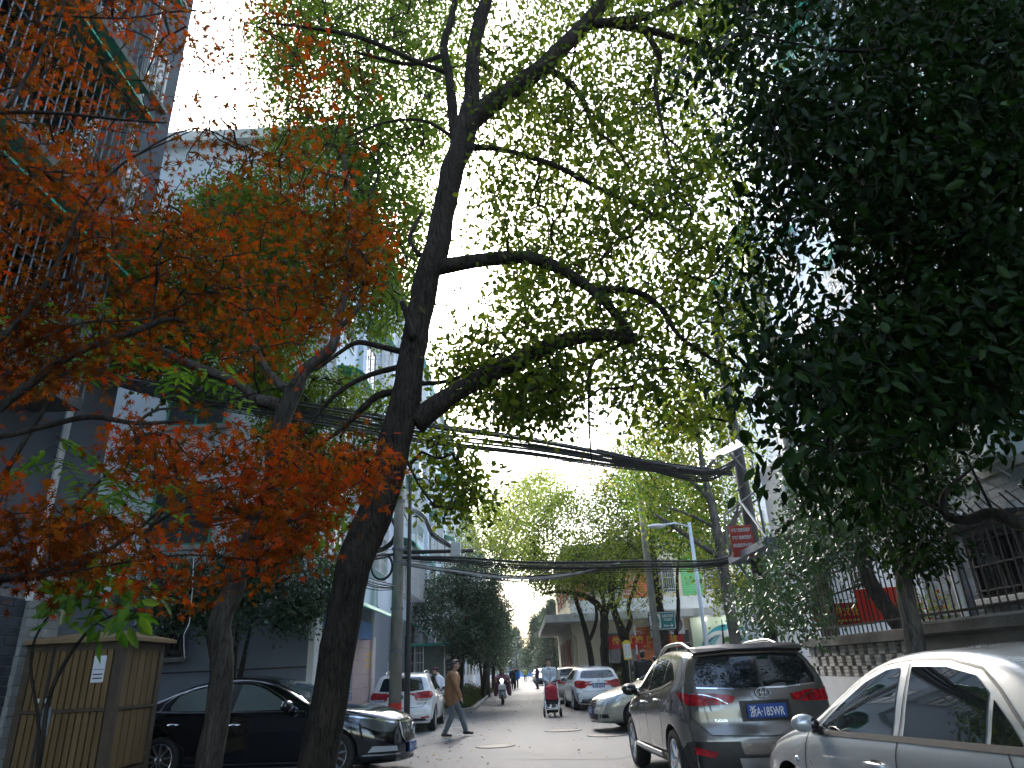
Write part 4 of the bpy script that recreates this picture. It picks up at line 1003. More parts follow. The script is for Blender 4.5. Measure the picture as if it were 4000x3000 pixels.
    def handle(s, x, z, sd, m='chrome', w=.19):
        ax = 'l' if sd > 0 else 'r'; h = s.hit(ax, x, z)
        if h is None: return
        p = h[0]; mb = MB()
        mb.tube([p+Vector((w/2, 0, 0)), p+Vector((w/2-.02, sd*.03, .0)), p+Vector((0, sd*.038, .004)), p+Vector((-w/2+.02, sd*.03, 0)), p+Vector((-w/2, 0, 0))], [.012, .015, .016, .015, .012], 8)
        o = mb.build('door_handle', m, s.t, smooth=True, local=True)
        s.patch('handle_cup', 'plastic_black', ax, [(x-.05, z-.035), (x+.05, z-.035), (x+.06, z), (x+.05, z+.028), (x-.05, z+.028), (x-.06, z)], .0025, parent=o)
    def plate(s, ax, z, txt, y=0.0, w=.44, h=.14, tilt=0):
        hh = s.hit(ax, y, z); sg = 1 if ax == 'f' else -1
        x = hh[0].x+sg*.022; o = MB().box(min(x, x-sg*.016), max(x, x-sg*.016), y-w/2, y+w/2, z-h/2, z+h/2, b=.004).build('licence_plate', 'plate_blue', s.t, local=True)
        me = text_mesh(txt, h*.98, 'plate_number', bold=.002); xs = [v.co.x for v in me.vertices]; ys = [v.co.y for v in me.vertices]
        cx_ = (min(xs)+max(xs))/2; cy_ = (min(ys)+max(ys))/2; k = w*.88/(max(xs)-min(xs))
        for v in me.vertices: v.co = Vector((x+sg*.003, y+sg*(v.co.x-cx_)*k, z+(v.co.y-cy_)*.88))
        me.materials.clear(); link('plate_number', me, 'sign_white', o, local=True)
        return o
def mirror_y(poly): return [(-a, b) for a, b in poly][::-1]
# ------------------------------------------------------------------ grey compact SUV, rear view
paint('paint_grey', (.18, .165, .148), .25, .5)
SU = dict(L=4.41, W=1.82, wr=.345, fw=.88, rw=3.52, spokes=5, twin=True, spw=.03, rimr=.70, tumble=.44, bowf=.22, bowr=.27,
    top=[(.0, .32), (.0, .62), (.06, .82), (.25, .93), (.9, 1.03), (1.18, 1.08), (1.5, 1.28), (1.85, 1.47), (2.2, 1.55), (2.9, 1.575), (3.5, 1.555), (3.98, 1.52), (4.10, 1.47), (4.23, 1.24), (4.30, 1.10), (4.335, .94), (4.345, .74), (4.40, .66), (4.41, .45), (4.39, .30)],
    belt=[(0, .70), (.6, .86), (1.2, .97), (2.2, 1.03), (3.2, 1.10), (3.9, 1.17), (4.41, 1.20)], bottom=[(0, .26), (.3, .22), (4.0, .26), (4.41, .32)],
    plan=[(0, .72), (.15, .86), (.5, .965), (1.0, 1.0), (3.4, 1.0), (4.0, .985), (4.25, .93), (4.41, .88)])
suv = Car('suv', 'grey compact suv with silver roof rails parked ahead of the silver sedan', 'car', SU, 'paint_grey', (2.54, 10.5, 0), R(90+2.5))
v = suv
for ax in ('l', 'r'):
    v.patch('side_window', 'glass_dark', ax, [(1.30, 1.02), (1.62, 1.24), (1.93, 1.40), (2.10, 1.435), (2.17, 1.06)], .004, rnd=1)
    v.patch('side_window', 'glass_dark', ax, [(2.25, 1.065), (2.21, 1.445), (2.55, 1.47), (2.98, 1.445), (3.06, 1.13)], .004, rnd=0)
    v.patch('quarter_window', 'glass_dark', ax, [(3.13, 1.14), (3.08, 1.435), (3.38, 1.38), (3.66, 1.23), (3.55, 1.20)], .004, rnd=1)
    v.seams(ax, [[(1.28, .98), (1.24, .55), (1.30, .33)], [(2.21, 1.03), (2.22, .36)], [(3.0, 1.10), (3.10, .92), (3.05, .62), (2.92, .36)], [(3.05, 1.1), (3.14, 1.3), (3.1, 1.49)]])
    v.strip('window_trim', 'plastic_black', ax, [(1.27, 1.0), (2.2, 1.05), (3.1, 1.125), (3.6, 1.20)], .03, .005)
    v.patch('sill_cladding', 'plastic_black', ax, [(1.33, .26), (1.33, .36), (2.2, .37), (3.07, .37), (3.07, .26)], .006)
    v.patch('side_step', 'steel', ax, [(1.42, .345), (1.42, .395), (2.98, .405), (2.98, .355)], .03, thick=.02)
    v.handle(2.05, .93, 1 if ax == 'l' else -1); v.handle(2.92, .98, 1 if ax == 'l' else -1)
    v.patch('bumper_cladding', 'plastic_black', ax, [(3.94, .28), (3.90, .52), (4.1, .60), (4.36, .60), (4.38, .34)], .006)
    v.mirror(1.42, 1.03, 1 if ax == 'l' else -1, 'plastic_black', 1.05)
v.patch('fuel_flap', 'paint_grey', 'l', [(3.62+.085*math.cos(R(a)), .985+.095*math.sin(R(a))) for a in range(0, 360, 24)], .007)
RWp = [(-.68, 1.145), (-.70, 1.20), (-.64, 1.38), (-.58, 1.455), (-.3, 1.475), (.3, 1.475), (.58, 1.455), (.64, 1.38), (.70, 1.20), (.68, 1.145), (.3, 1.12), (-.3, 1.12)]
v.patch('rear_window', 'glass_dark', 'b', RWp, .006, .06)
for s_ in (-1, 1):
    v.patch('taillight', 'lamp_red', 'b', [(s_*.40, .965), (s_*.50, 1.02), (s_*.64, 1.06), (s_*.78, 1.07), (s_*.78, .955), (s_*.62, .955)], .008, .03)
    v.patch('taillight_wrap', 'lamp_red', 'l' if s_ > 0 else 'r', [(3.88, 1.10), (4.04, 1.085), (4.28, 1.07), (4.29, .95), (4.15, .945), (4.0, 1.0)], .008, .04, rnd=1)
    v.patch('reverse_lamp', 'lamp_dark', 'b', [(s_*.44, .935), (s_*.41, .962), (s_*.62, .952), (s_*.78, .952), (s_*.78, .905), (s_*.62, .89), (s_*.50, .90)], .009, .03)
    v.strip('lamp_chrome', 'chrome', 'b', [(s_*.40, .965), (s_*.50, 1.025), (s_*.64, 1.065), (s_*.78, 1.075)], .012, .012)
    v.strip('lamp_divider', 'plastic_black', 'b', [(s_*.60, 1.05), (s_*.58, .90)], .012, .013)
    v.patch('rear_reflector', 'lamp_red', 'b', [(s_*.58, .50), (s_*.80, .55), (s_*.80, .48), (s_*.62, .44)], .012, .04)
v.patch('spoiler', 'plastic_black', 'b', [(-.62, 1.455), (-.64, 1.495), (-.3, 1.515), (.3, 1.515), (.64, 1.495), (.62, 1.455), (.3, 1.475), (-.3, 1.475)], .03, .05, thick=.05)
v.seams('b', [[(-.73, 1.16), (-.80, .84), (-.62, .66), (0, .64), (.62, .66), (.80, .84), (.73, 1.16)]], .012)
v.patch('plate_recess', 'plastic_black', 'b', [(-.275, .785), (-.28, .99), (.28, .99), (.275, .785)], .006, .05)
v.plate('b', .885, '浙A·185WR')
v.patch('bumper_lower', 'plastic_black', 'b', [(-.82, .33), (-.84, .58), (-.5, .55), (-.4, .47), (.4, .47), (.5, .55), (.84, .58), (.82, .33)], .008, .06)
v.patch('skid_plate', 'steel', 'b', [(-.36, .34), (-.38, .44), (.38, .44), (.36, .34)], .014, .06)
c_ = v.hit('b', 0, 1.065)[0]
mb = MB()
for i in range(24):
    t0, t1 = 2*math.pi*i/24, 2*math.pi*(i+1)/24
    mb.tube([c_+Vector((-.012, .085*math.cos(t0), .05*math.sin(t0))), c_+Vector((-.012, .085*math.cos(t1), .05*math.sin(t1)))], .008, 5)
mb.tube([c_+Vector((-.012, .04, -.04)), c_+Vector((-.012, .015, .042))], .008, 5); mb.tube([c_+Vector((-.012, -.015, -.042)), c_+Vector((-.012, -.04, .04))], .008, 5); mb.tube([c_+Vector((-.012, .03, -.006)), c_+Vector((-.012, -.03, .006))], .008, 5)
mb.build('badge', 'chrome', v.t, smooth=True, local=True)
v.strip('hatch_chrome', 'chrome', 'b', [(-.69, 1.135), (-.3, 1.112), (.3, 1.112), (.69, 1.135)], .016, .009)
wp_ = [v.hit('b', y, z)[0]+Vector((-.02, 0, 0)) for y, z in ((-.05, 1.16), (-.2, 1.185), (-.42, 1.175))]
MB().tube(wp_, [.03, .018, .008], 8).build('rear_wiper', 'plastic_black', v.t, local=True)
for s_ in (-1, 1):
    pts = []
    for i in range(13):
        x = 1.95+1.75*i/12; h = v.hit('t', x, s_*.565); up_ = .075*min(1, 4*min(i/12, 1-i/12)+.05)
        pts.append(h[0]+Vector((0, 0, up_)))
    MB().tube(pts, [.022]*13, 8).build('roof_rail', 'steel', v.t, smooth=True, local=True)
h = v.hit('t', 3.55, .12)[0]; MB().tube([h, h+Vector((-.03, 0, .05)), h+Vector((-.10, 0, .32))], [.03, .014, .005], 8).build('antenna', 'plastic_black', v.t, local=True)
put = text_mesh('TUCSON', .036, 'badge_text'); put.materials.clear()
for q in put.vertices: 
    y = .50-q.co.x*.9; z = .80+q.co.y; hh = v.hit('b', y, z); q.co = hh[0]+Vector((-.012, 0, 0))
link('badge_text', put, 'chrome', v.t, local=True, recalc=False)
# ------------------------------------------------------------------ silver sedan, near right
paint('paint_silver', (.56, .58, .59), .30, .5)
SE = dict(L=4.54, W=1.76, wr=.315, fw=.94, rw=3.54, spokes=7, tumble=.46, bowf=.20, bowr=.16,
    top=[(.0, .25), (.0, .50), (.05, .66), (.22, .76), (.75, .90), (1.12, .98), (1.28, 1.02), (1.72, 1.28), (2.05, 1.43), (2.5, 1.485), (3.0, 1.47), (3.4, 1.39), (3.75, 1.22), (4.0, 1.09), (4.35, 1.04), (4.47, .99), (4.53, .85), (4.54, .5), (4.52, .28)],
    belt=[(0, .58), (.5, .78), (1.2, .91), (2.2, .95), (3.3, .99), (4.0, 1.0), (4.54, .96)], bottom=[(0, .20), (.4, .17), (4.1, .19), (4.54, .27)],
    plan=[(0, .74), (.12, .88), (.4, .97), (.9, 1.0), (3.6, 1.0), (4.2, .96), (4.54, .84)])
cor = Car('sedan', 'silver sedan with round door mirror parked beside the concrete wall', 'car', SE, 'paint_silver', (3.04, 4.98, 0), R(90+4.5)); cor.t.scale = (1, 1, .96)
v = cor
def sedan_glass(v, ax, x0=1.50, f=1.0, dz=0.0, gm='glass_dark'):
    v.patch('side_window', gm, ax, [(1.46, .955+dz), (1.70, 1.12+dz), (1.98, 1.28+dz), (2.22, 1.36+dz), (2.38, 1.375+dz), (2.44, .975+dz)], .004, rnd=0)
    v.patch('side_window', gm, ax, [(2.56, .98+dz), (2.50, 1.38+dz), (2.85, 1.375+dz), (3.12, 1.33+dz), (3.24, 1.25+dz), (3.27, 1.0+dz)], .004, rnd=0)
    v.patch('quarter_window', gm, ax, [(3.31, 1.0+dz), (3.29, 1.215+dz), (3.44, 1.10+dz), (3.53, 1.015+dz)], .004)
for ax in ('l', 'r'):
    sd = 1 if ax == 'l' else -1
    sedan_glass(v, ax)
    v.strip('window_trim', 'plastic_black', ax, [(1.36, .925), (2.4, .962), (3.6, .998)], .035, .006)
    v.strip('window_seal', 'plastic_black', ax, [(1.38, .95), (1.69, 1.165), (1.96, 1.325), (2.2, 1.40), (2.5, 1.425), (2.85, 1.42), (3.15, 1.37), (3.32, 1.26), (3.6, 1.03)], .014, .005)
    v.seams(ax, [[(1.30, .92), (1.26, .55), (1.34, .28)], [(2.47, 1.40), (2.51, .97), (2.50, .45), (2.44, .25)], [(3.42, 1.0), (3.52, .85), (3.40, .62), (3.16, .5), (3.1, .25)]], .012)
    v.handle(2.28, .80, sd, 'paint_silver', .21); v.handle(3.34, .84, sd, 'paint_silver', .21)
    v.mirror(1.50, .955, sd, None, .82, True)
    v.patch('headlight', 'lamp_clear', ax, [(.10, .60), (.12, .70), (.42, .80), (.62, .83), (.48, .70), (.25, .61)], .006, .05, rnd=1)
    hh = v.hit(ax, 1.12, .715)[0]; MB().ball(hh, (.035, .014, .022)).build('side_repeater', 'lamp_clear', v.t, smooth=True, local=True)
    v.patch('fender_badge', 'chrome', ax, [(1.08, .635), (1.08, .655), (1.17, .657), (1.17, .637)], .006)
    v.patch('taillight', 'lamp_red', ax, [(4.1, .80), (4.12, .95), (4.5, .93), (4.5, .78)], .006)
v.patch('windscreen', 'glass_dark', 'f', [(-.62, 1.04), (-.55, 1.36), (-.3, 1.41), (.3, 1.41), (.55, 1.36), (.62, 1.04), (.3, 1.06), (-.3, 1.06)], .005)
v.patch('rear_window', 'glass_dark', 'b', [(-.60, 1.12), (-.50, 1.38), (.50, 1.38), (.60, 1.12)], .005)
v.patch('grille', 'plastic_black', 'f', [(-.38, .52), (-.42, .64), (.42, .64), (.38, .52)], .006)
# ------------------------------------------------------------------ black saloon side-on
paint('paint_black', (.004, .0045, .006), .10, .0)
SB = dict(L=5.0, W=1.86, wr=.338, fw=1.02, rw=3.86, spokes=10, spw=.028, rimr=.72, tumble=.50, bowf=.30, bowr=.16, n=130,
    top=[(.0, .22), (.0, .48), (.03, .70), (.16, .83), (.6, .95), (1.15, 1.02), (1.42, 1.06), (1.85, 1.28), (2.25, 1.435), (2.7, 1.50), (3.15, 1.48), (3.7, 1.38), (4.15, 1.21), (4.45, 1.09), (4.80, 1.06), (4.90, 1.0), (4.98, .85), (5.0, .5), (4.97, .28)],
    belt=[(0, .55), (.5, .80), (1.3, .94), (2.4, .975), (3.6, 1.0), (4.4, 1.02), (5.0, .98)], bottom=[(0, .18), (.4, .16), (4.5, .19), (5.0, .27)],
    plan=[(0, .62), (.12, .80), (.45, .94), (1.0, 1.0), (3.9, 1.0), (4.6, .95), (5.0, .82)])
bu = Car('sedan', 'glossy black sedan with chrome window trim parked across behind the leaning trunk', 'car', SB, 'paint_black', (-4.40, 12.85, 0), R(-6))
v = bu
for ax in ('r', 'l'):
    sd = 1 if ax == 'l' else -1
    G = 'glass_tint'
    v.patch('side_window', G, ax, [(1.72, .985), (1.98, 1.15), (2.25, 1.29), (2.5, 1.37), (2.68, 1.385), (2.72, 1.0)], .004)
    v.patch('side_window', G, ax, [(2.84, 1.005), (2.82, 1.39), (3.15, 1.385), (3.55, 1.31), (3.72, 1.24), (3.80, 1.10), (3.78, 1.03)], .004)
    v.patch('pillar_gloss', 'plastic_black', ax, [(2.725, 1.0), (2.685, 1.385), (2.818, 1.39), (2.838, 1.005)], .0045)
    v.strip('window_chrome', 'chrome', ax, [(1.52, .955), (2.4, .978), (3.6, 1.005), (4.02, 1.03)], .022, .007)
    v.strip('window_chrome', 'chrome', ax, [(1.62, .985), (1.95, 1.175), (2.25, 1.325), (2.5, 1.402), (2.75, 1.42), (3.15, 1.415), (3.5, 1.355), (3.78, 1.25), (3.92, 1.14), (3.96, 1.03)], .020, .006)
    v.seams(ax, [[(1.48, .94), (1.45, .6), (1.5, .28)], [(2.78, 1.0), (2.80, .6), (2.76, .26)], [(3.86, 1.02), (3.95, .86), (3.72, .68), (3.45, .5), (3.42, .26)]], .010)
    v.strip('sill_chrome', 'chrome', ax, [(1.45, .245), (3.40, .255)], .022, .008)
    v.handle(2.62, .80, sd); v.handle(3.66, .835, sd); v.mirror(1.76, 1.0, sd, None, 1.15)
    v.patch('headlight', 'lamp_dark', ax, [(.16, .60), (.13, .72), (.35, .79), (.62, .83), (.80, .86), (.62, .73), (.38, .62)], .006, .04, rnd=1)
    v.strip('headlight_chrome', 'chrome', ax, [(.16, .725), (.36, .785), (.80, .855)], .022, .010)
    v.patch('taillight', 'lamp_red', ax, [(4.55, .86), (4.60, .97), (4.88, .98), (4.93, .86)], .006, .04)
    v.strip('shoulder_crease', 'paint_black', ax, [(.9, .80), (2.5, .84), (4.5, .90)], .02, .006)
v.patch('windscreen', 'glass_window', 'f', [(-.66, 1.075), (-.57, 1.37), (-.3, 1.43), (.3, 1.43), (.57, 1.37), (.66, 1.075), (.3, 1.09), (-.3, 1.09)], .005)
v.patch('rear_window', 'glass_window', 'b', [(-.62, 1.13), (-.52, 1.38), (.52, 1.38), (.62, 1.13)], .005)
GP = [(-.30, .43), (-.39, .52), (-.43, .66), (-.38, .72), (.38, .72), (.43, .66), (.39, .52), (.30, .43)]
v.patch('grille', 'plastic_black', 'f', GP, .006, .05)
for i in range(15):
    y = -.39+.78*i/14; zlo = .46 if abs(y) < .30 else .46+(abs(y)-.30)*.9
    v.strip('grille_bar', 'chrome', 'f', [(y, zlo), (y, .70)], .014, .016)
v.strip('grille_frame', 'chrome', 'f', GP+[GP[0]], .028, .016)
c_ = v.hit('f', 0, .60)[0]; MB().lathe([(.085, -.012), (.095, .0), (.085, .012), (.075, 0)], Matrix.Translation(c_+Vector((.03, 0, 0))) @ Matrix.Rotation(R(90), 4, 'Y'), 24).build('badge', 'chrome', v.t, smooth=True, local=True)
v.plate('f', .345, '浙A·K1W05')
for s_ in (-1, 1):
    v.patch('fog_lamp', 'lamp_clear', 'f', [(s_*.52, .33), (s_*.54, .40), (s_*.78, .42), (s_*.80, .34)], .006)
    v.strip('bumper_chrome', 'chrome', 'f', [(s_*.45, .285), (s_*.82, .30)], .022, .008)
v.seams('t', [[(1.5, -.70), (.9, -.66), (.25, -.48), (.14, -.3), (.12, 0), (.14, .3), (.25, .48), (.9, .66), (1.5, .70)]], .012)
# ------------------------------------------------------------------ white hatchback, rear view on the left
paint('paint_white', (.80, .82, .84), .28, .0)
SG = dict(L=4.2, W=1.79, wr=.315, fw=.86, rw=3.43, spokes=5, twin=True, spw=.03, tumble=.42, bowf=.24, bowr=.14,
    top=[(.0, .25), (.0, .52), (.06, .70), (.3, .82), (.9, .96), (1.15, 1.02), (1.6, 1.28), (1.95, 1.42), (2.4, 1.475), (3.2, 1.46), (3.68, 1.415), (3.80, 1.36), (3.98, 1.06), (4.03, .96), (4.06, .80), (4.08, .66), (4.17, .60), (4.2, .42), (4.16, .26)],
    belt=[(0, .60), (.6, .82), (1.2, .92), (2.4, .96), (3.4, .99), (4.2, .97)], bottom=[(0, .20), (.4, .17), (3.8, .22), (4.2, .30)],
    plan=[(0, .68), (.12, .82), (.45, .95), (.9, 1.0), (3.5, 1.0), (3.95, .96), (4.2, .86)])
go = Car('hatchback', 'white hatchback parked left beside the utility pole seen from behind', 'car', SG, 'paint_white', (-3.40, 21.95, 0), R(90+1.5))
v = go
for ax in ('l', 'r'):
    sd = 1 if ax == 'l' else -1
    v.patch('side_window', 'glass_dark', ax, [(1.35, .965), (1.7, 1.20), (2.0, 1.345), (2.18, 1.36), (2.22, .975)], .004)
    v.patch('side_window', 'glass_dark', ax, [(2.30, .98), (2.27, 1.37), (2.7, 1.37), (3.05, 1.33), (3.2, 1.20), (3.22, 1.01)], .004)
    v.seams(ax, [[(1.22, .95), (1.2, .5), (1.28, .28)], [(2.26, .98), (2.26, .3)], [(3.22, 1.0), (3.15, .75), (2.95, .5), (2.92, .3)]])
    v.handle(2.12, .82, sd, 'paint_white'); v.handle(3.05, .85, sd, 'paint_white'); v.mirror(1.42, .96, sd)
    v.patch('taillight_wrap', 'lamp_red', ax, [(3.86, .90), (3.9, .985), (4.06, .98), (4.08, .84), (3.95, .83)], .008, .03)
def hatch_rear(v, win, z0, z1, tail, plate_z, txt, dark=None):
    v.patch('rear_window', 'glass_dark', 'b', win, .006, .06)
    for s_ in (-1, 1): v.patch('taillight', 'lamp_red', 'b', [(s_*a, b) for a, b in tail], .008, .03, rnd=1)
    v.plate('b', plate_z, txt)
hatch_rear(v, [(-.60, 1.03), (-.53, 1.30), (-.48, 1.345), (.48, 1.345), (.53, 1.30), (.60, 1.03), (.3, 1.01), (-.3, 1.01)], 1.0, 1.3, [(.36, .84), (.42, .95), (.58, 1.0), (.82, 1.0), (.82, .80), (.62, .77), (.40, .775)], .47, '浙A·2N05')
for s_ in (-1, 1):
    v.patch('reverse_lamp', 'lamp_clear', 'b', [(s_*.44, .785), (s_*.44, .825), (s_*.80, .83), (s_*.78, .785)], .012, .04)
    v.patch('rear_reflector', 'lamp_red', 'b', [(s_*.54, .35), (s_*.55, .385), (s_*.75, .40), (s_*.76, .365)], .010, .04)
    pts = [v.hit('t', 1.8+1.6*i/10, s_*.53)[0]+Vector((0, 0, .05*min(1, 5*min(i/10, 1-i/10)+.05))) for i in range(11)]
    MB().tube(pts, .018, 8).build('roof_rail', 'steel', v.t, smooth=True, local=True)
v.patch('bumper_lower', 'plastic_black', 'b', [(-.72, .29), (-.66, .345), (-.4, .36), (.4, .36), (.66, .345), (.72, .29)], .008, .05)
v.seams('b', [[(-.62, 1.0), (-.70, .80), (-.58, .62), (0, .61), (.58, .62), (.70, .80), (.62, 1.0)]], .012)
c_ = v.hit('b', 0, .88)[0]; Mx = Matrix.Translation(c_+Vector((-.015, 0, 0))) @ Matrix.Rotation(R(-90), 4, 'Y')
bd = MB().lathe([(.055, 0), (.062, .006), (.068, 0)], Mx, 24).build('badge', 'chrome', v.t, local=True)
MB().lathe([(0, .001), (.054, .001)], Mx, 20).build('badge_field', 'plastic_black', bd, local=True)
mb = MB(); q = c_+Vector((-.02, 0, 0))
for pl in ([(-.032, .036), (-.012, -.01), (0, .018), (.012, -.01), (.032, .036)], [(-.045, .012), (-.02, -.042), (0, .0), (.02, -.042), (.045, .012)]): mb.tube([q+Vector((0, a, b)) for a, b in pl], .005, 5)
mb.build('badge_letters', 'chrome', bd, local=True)
put = text_mesh('GOLF TSI', .06, 'badge_text'); put.materials.clear()
for q in put.vertices: hh = v.hit('b', -.55-q.co.x, .70+q.co.y); q.co = hh[0]+Vector((-.012, 0, 0))
link('badge_text', put, 'lamp_dark', v.t, local=True, recalc=False)
wp_ = [v.hit('b', y, z)[0]+Vector((-.02, 0, 0)) for y, z in ((.0, 1.05), (-.2, 1.065), (-.4, 1.055))]
MB().tube(wp_, [.025, .016, .008], 8).build('rear_wiper', 'plastic_black', v.t, local=True)
v.patch('spoiler_lamp', 'lamp_red', 'b', [(-.2, 1.375), (-.2, 1.39), (.2, 1.39), (.2, 1.375)], .02)
# ------------------------------------------------------------------ white premium hatchback, rear view on the right
SM = dict(SG, L=4.3, W=1.78, wr=.32, rw=3.5, tumble=.50, bowr=.20,
    top=[(.0, .25), (.0, .50), (.06, .68), (.3, .80), (.95, .95), (1.2, 1.0), (1.65, 1.26), (2.0, 1.39), (2.4, 1.435), (3.1, 1.42), (3.72, 1.36), (3.86, 1.29), (4.06, 1.06), (4.14, .98), (4.18, .85), (4.2, .70), (4.28, .60), (4.3, .40), (4.25, .25)],
    plan=[(0, .68), (.12, .82), (.45, .95), (.9, 1.0), (3.6, 1.0), (4.05, .95), (4.3, .82)])
me_ = Car('hatchback', 'white rounded hatchback with blue plate parked on the right near the hedge', 'car', SM, 'paint_white', (2.46, 28.6, 0), R(90+3.5))
v = me_
for ax in ('l', 'r'):
    sd = 1 if ax == 'l' else -1
    v.patch('side_window', 'glass_dark', ax, [(1.4, .965), (1.75, 1.18), (2.05, 1.31), (2.2, 1.32), (2.26, .975)], .004)
    v.patch('side_window', 'glass_dark', ax, [(2.34, .98), (2.29, 1.325), (2.7, 1.32), (3.1, 1.26), (3.3, 1.12), (3.32, 1.02)], .004)
    v.seams(ax, [[(1.22, .95), (1.2, .5), (1.28, .28)], [(2.30, .98), (2.30, .3)], [(3.3, 1.0), (3.2, .75), (3.0, .5), (2.97, .3)]])
    v.handle(2.16, .82, sd, 'paint_white'); v.handle(3.1, .85, sd, 'paint_white'); v.mirror(1.46, .96, sd)
    v.patch('taillight_wrap', 'lamp_red', ax, [(3.93, .88), (4.0, .95), (4.18, .93), (4.2, .80), (4.05, .80)], .008, .03)
hatch_rear(v, [(-.62, 1.05), (-.56, 1.22), (-.48, 1.285), (.48, 1.285), (.56, 1.22), (.62, 1.05), (.3, 1.03), (-.3, 1.03)], 1.0, 1.3, [(.38, .84), (.42, .93), (.62, .98), (.82, .97), (.82, .76), (.66, .70), (.46, .72)], .80, '浙A·B53KB')
c_ = v.hit('b', 0, .95)[0]; bd = MB().lathe([(.045, 0), (.050, .006), (.056, 0)], Matrix.Translation(c_+Vector((-.015, 0, 0))) @ Matrix.Rotation(R(-90), 4, 'Y'), 24).build('badge', 'chrome', v.t, local=True)
mb = MB()
for a in (90, 210, 330): mb.tube([c_+Vector((-.018, 0, 0)), c_+Vector((-.018, .046*math.cos(R(a)), .046*math.sin(R(a))))], [.008, .003], 5)
mb.build('badge_star', 'chrome', bd, local=True)
v.patch('diffuser', 'plastic_black', 'b', [(-.66, .27), (-.62, .36), (-.36, .37), (.36, .37), (.62, .36), (.66, .27)], .010, .05)
for s_ in (-1, 1):
    v.patch('exhaust_tip', 'chrome', 'b', [(s_*.36, .305), (s_*.36, .35), (s_*.56, .355), (s_*.58, .31)], .016, .05)
    v.strip('bumper_vent', 'plastic_black', 'b', [(s_*.74, .36), (s_*.78, .52), (s_*.70, .56)], .022, .008)
v.seams('b', [[(-.64, 1.02), (-.72, .80), (-.56, .63), (0, .61), (.56, .63), (.72, .80), (.64, 1.02)]], .012)
v.strip('bumper_line', 'plastic_black', 'b', [(-.72, .255), (0, .25), (.72, .255)], .03, .008)
# ------------------------------------------------------------------ champagne sedan, front
paint('paint_champagne', (.60, .57, .48), .28, .4)
SP = dict(SE, L=4.7, top=[(.0, .22), (.0, .46), (.04, .62), (.18, .74), (.7, .90), (1.15, .99), (1.3, 1.02), (1.8, 1.30), (2.15, 1.43), (2.6, 1.475), (3.1, 1.46), (3.5, 1.38), (3.9, 1.2), (4.15, 1.09), (4.5, 1.05), (4.63, 1.0), (4.69, .85), (4.7, .5), (4.68, .28)])
be = Car('sedan', 'champagne gold sedan with its nose out beyond the grey suv', 'car', SP, 'paint_champagne', (3.88, 18.55, 0), R(180+6))
v = be
for ax in ('l', 'r'):
    sd = 1 if ax == 'l' else -1
    sedan_glass(v, ax); v.mirror(1.5, .955, sd); v.seams(ax, [[(1.30, .92), (1.26, .55), (1.34, .28)], [(2.47, 1.40), (2.51, .97), (2.44, .25)]])
    v.handle(2.28, .80, sd); v.patch('headlight', 'lamp_clear', ax, [(.12, .56), (.12, .67), (.38, .76), (.66, .82), (.55, .68), (.3, .58)], .006, .04, rnd=1)
v.patch('windscreen', 'glass_dark', 'f', [(-.62, 1.05), (-.55, 1.36), (-.3, 1.40), (.3, 1.40), (.55, 1.36), (.62, 1.05)], .005)
v.patch('grille', 'plastic_black', 'f', [(-.30, .50), (-.36, .60), (-.30, .66), (.30, .66), (.36, .60), (.30, .50)], .006)
for i in range(5): v.strip('grille_bar', 'chrome', 'f', [(-.32, .52+.03*i), (.32, .52+.03*i)], .010, .012)
v.patch('lower_intake', 'plastic_black', 'f', [(-.48, .26), (-.52, .38), (.52, .38), (.48, .26)], .006)
for s_ in (-1, 1):
    v.patch('fog_lamp', 'plastic_black', 'f', [(s_*.58, .29), (s_*.60, .38), (s_*.74, .38), (s_*.76, .30)], .006)
    v.patch('headlight_front', 'lamp_clear', 'f', [(s_*.40, .57), (s_*.42, .68), (s_*.6, .74), (s_*.74, .74), (s_*.74, .62), (s_*.6, .57)], .006, rnd=1)
v.plate('f', .44, '浙A·8C3')
# ------------------------------------------------------------------ more parked cars down the street
def plain_car(name, label, S, pm, loc, rz, group):
    c = Car(name, label, 'car', S, pm, loc, rz, group)
    for ax in ('l', 'r'):
        sedan_glass(c, ax, dz=-.02); c.mirror(1.5, .94, 1 if ax == 'l' else -1)
        c.patch('taillight', 'lamp_red', ax, [(S['L']-.35, .78), (S['L']-.35, .95), (S['L']-.06, .93), (S['L']-.06, .76)], .008)
    c.patch('windscreen', 'glass_dark', 'f', [(-.62, 1.05), (-.55, 1.36), (.55, 1.36), (.62, 1.05)], .005)
    c.patch('rear_window', 'glass_dark', 'b', [(-.60, 1.10), (-.50, 1.36), (.50, 1.36), (.60, 1.10)], .005)
    for s_ in (-1, 1): c.patch('headlight', 'lamp_clear', 'f', [(s_*.45, .58), (s_*.45, .68), (s_*.74, .72), (s_*.74, .60)], .006)
    return c
paint('paint_tan', (.36, .31, .25), .3, .4); paint('paint_navy', (.012, .016, .03), .15)
tanc = plain_car('hatchback', 'tan hatchback hidden behind the white rounded hatchback', SG, 'paint_tan', (2.15, 34.6, 0), R(88), None)
tanc.plate('b', .75, '浙A·37')
far0 = plain_car('sedan', 'dark sedan parked in the far row along the right kerb', SE, 'paint_navy', (2.75, 63, 0), R(-90), 'dark cars parked along the far right kerb')
def copy_tree(o, parent=None):
    c = o.copy(); C.objects.link(c); c.parent = parent
    for ch in list(o.children): copy_tree(ch, c)
    return c
for y, lb in ((76.5, 'second'), (83, 'third'), (89.5, 'fourth'), (96, 'last')):
    c = copy_tree(far0.t); c.location = (1.75+.1*random.random(), y, 0); c.rotation_euler = (0, 0, R(-90+random.uniform(-2, 2))); c['label'] = lb+' dark sedan of the far kerb row counting from the tan hatchback'
far0.t['label'] = 'first dark sedan of the far kerb row counting from the tan hatchback'
far0.t.location = (1.75, 70, 0)
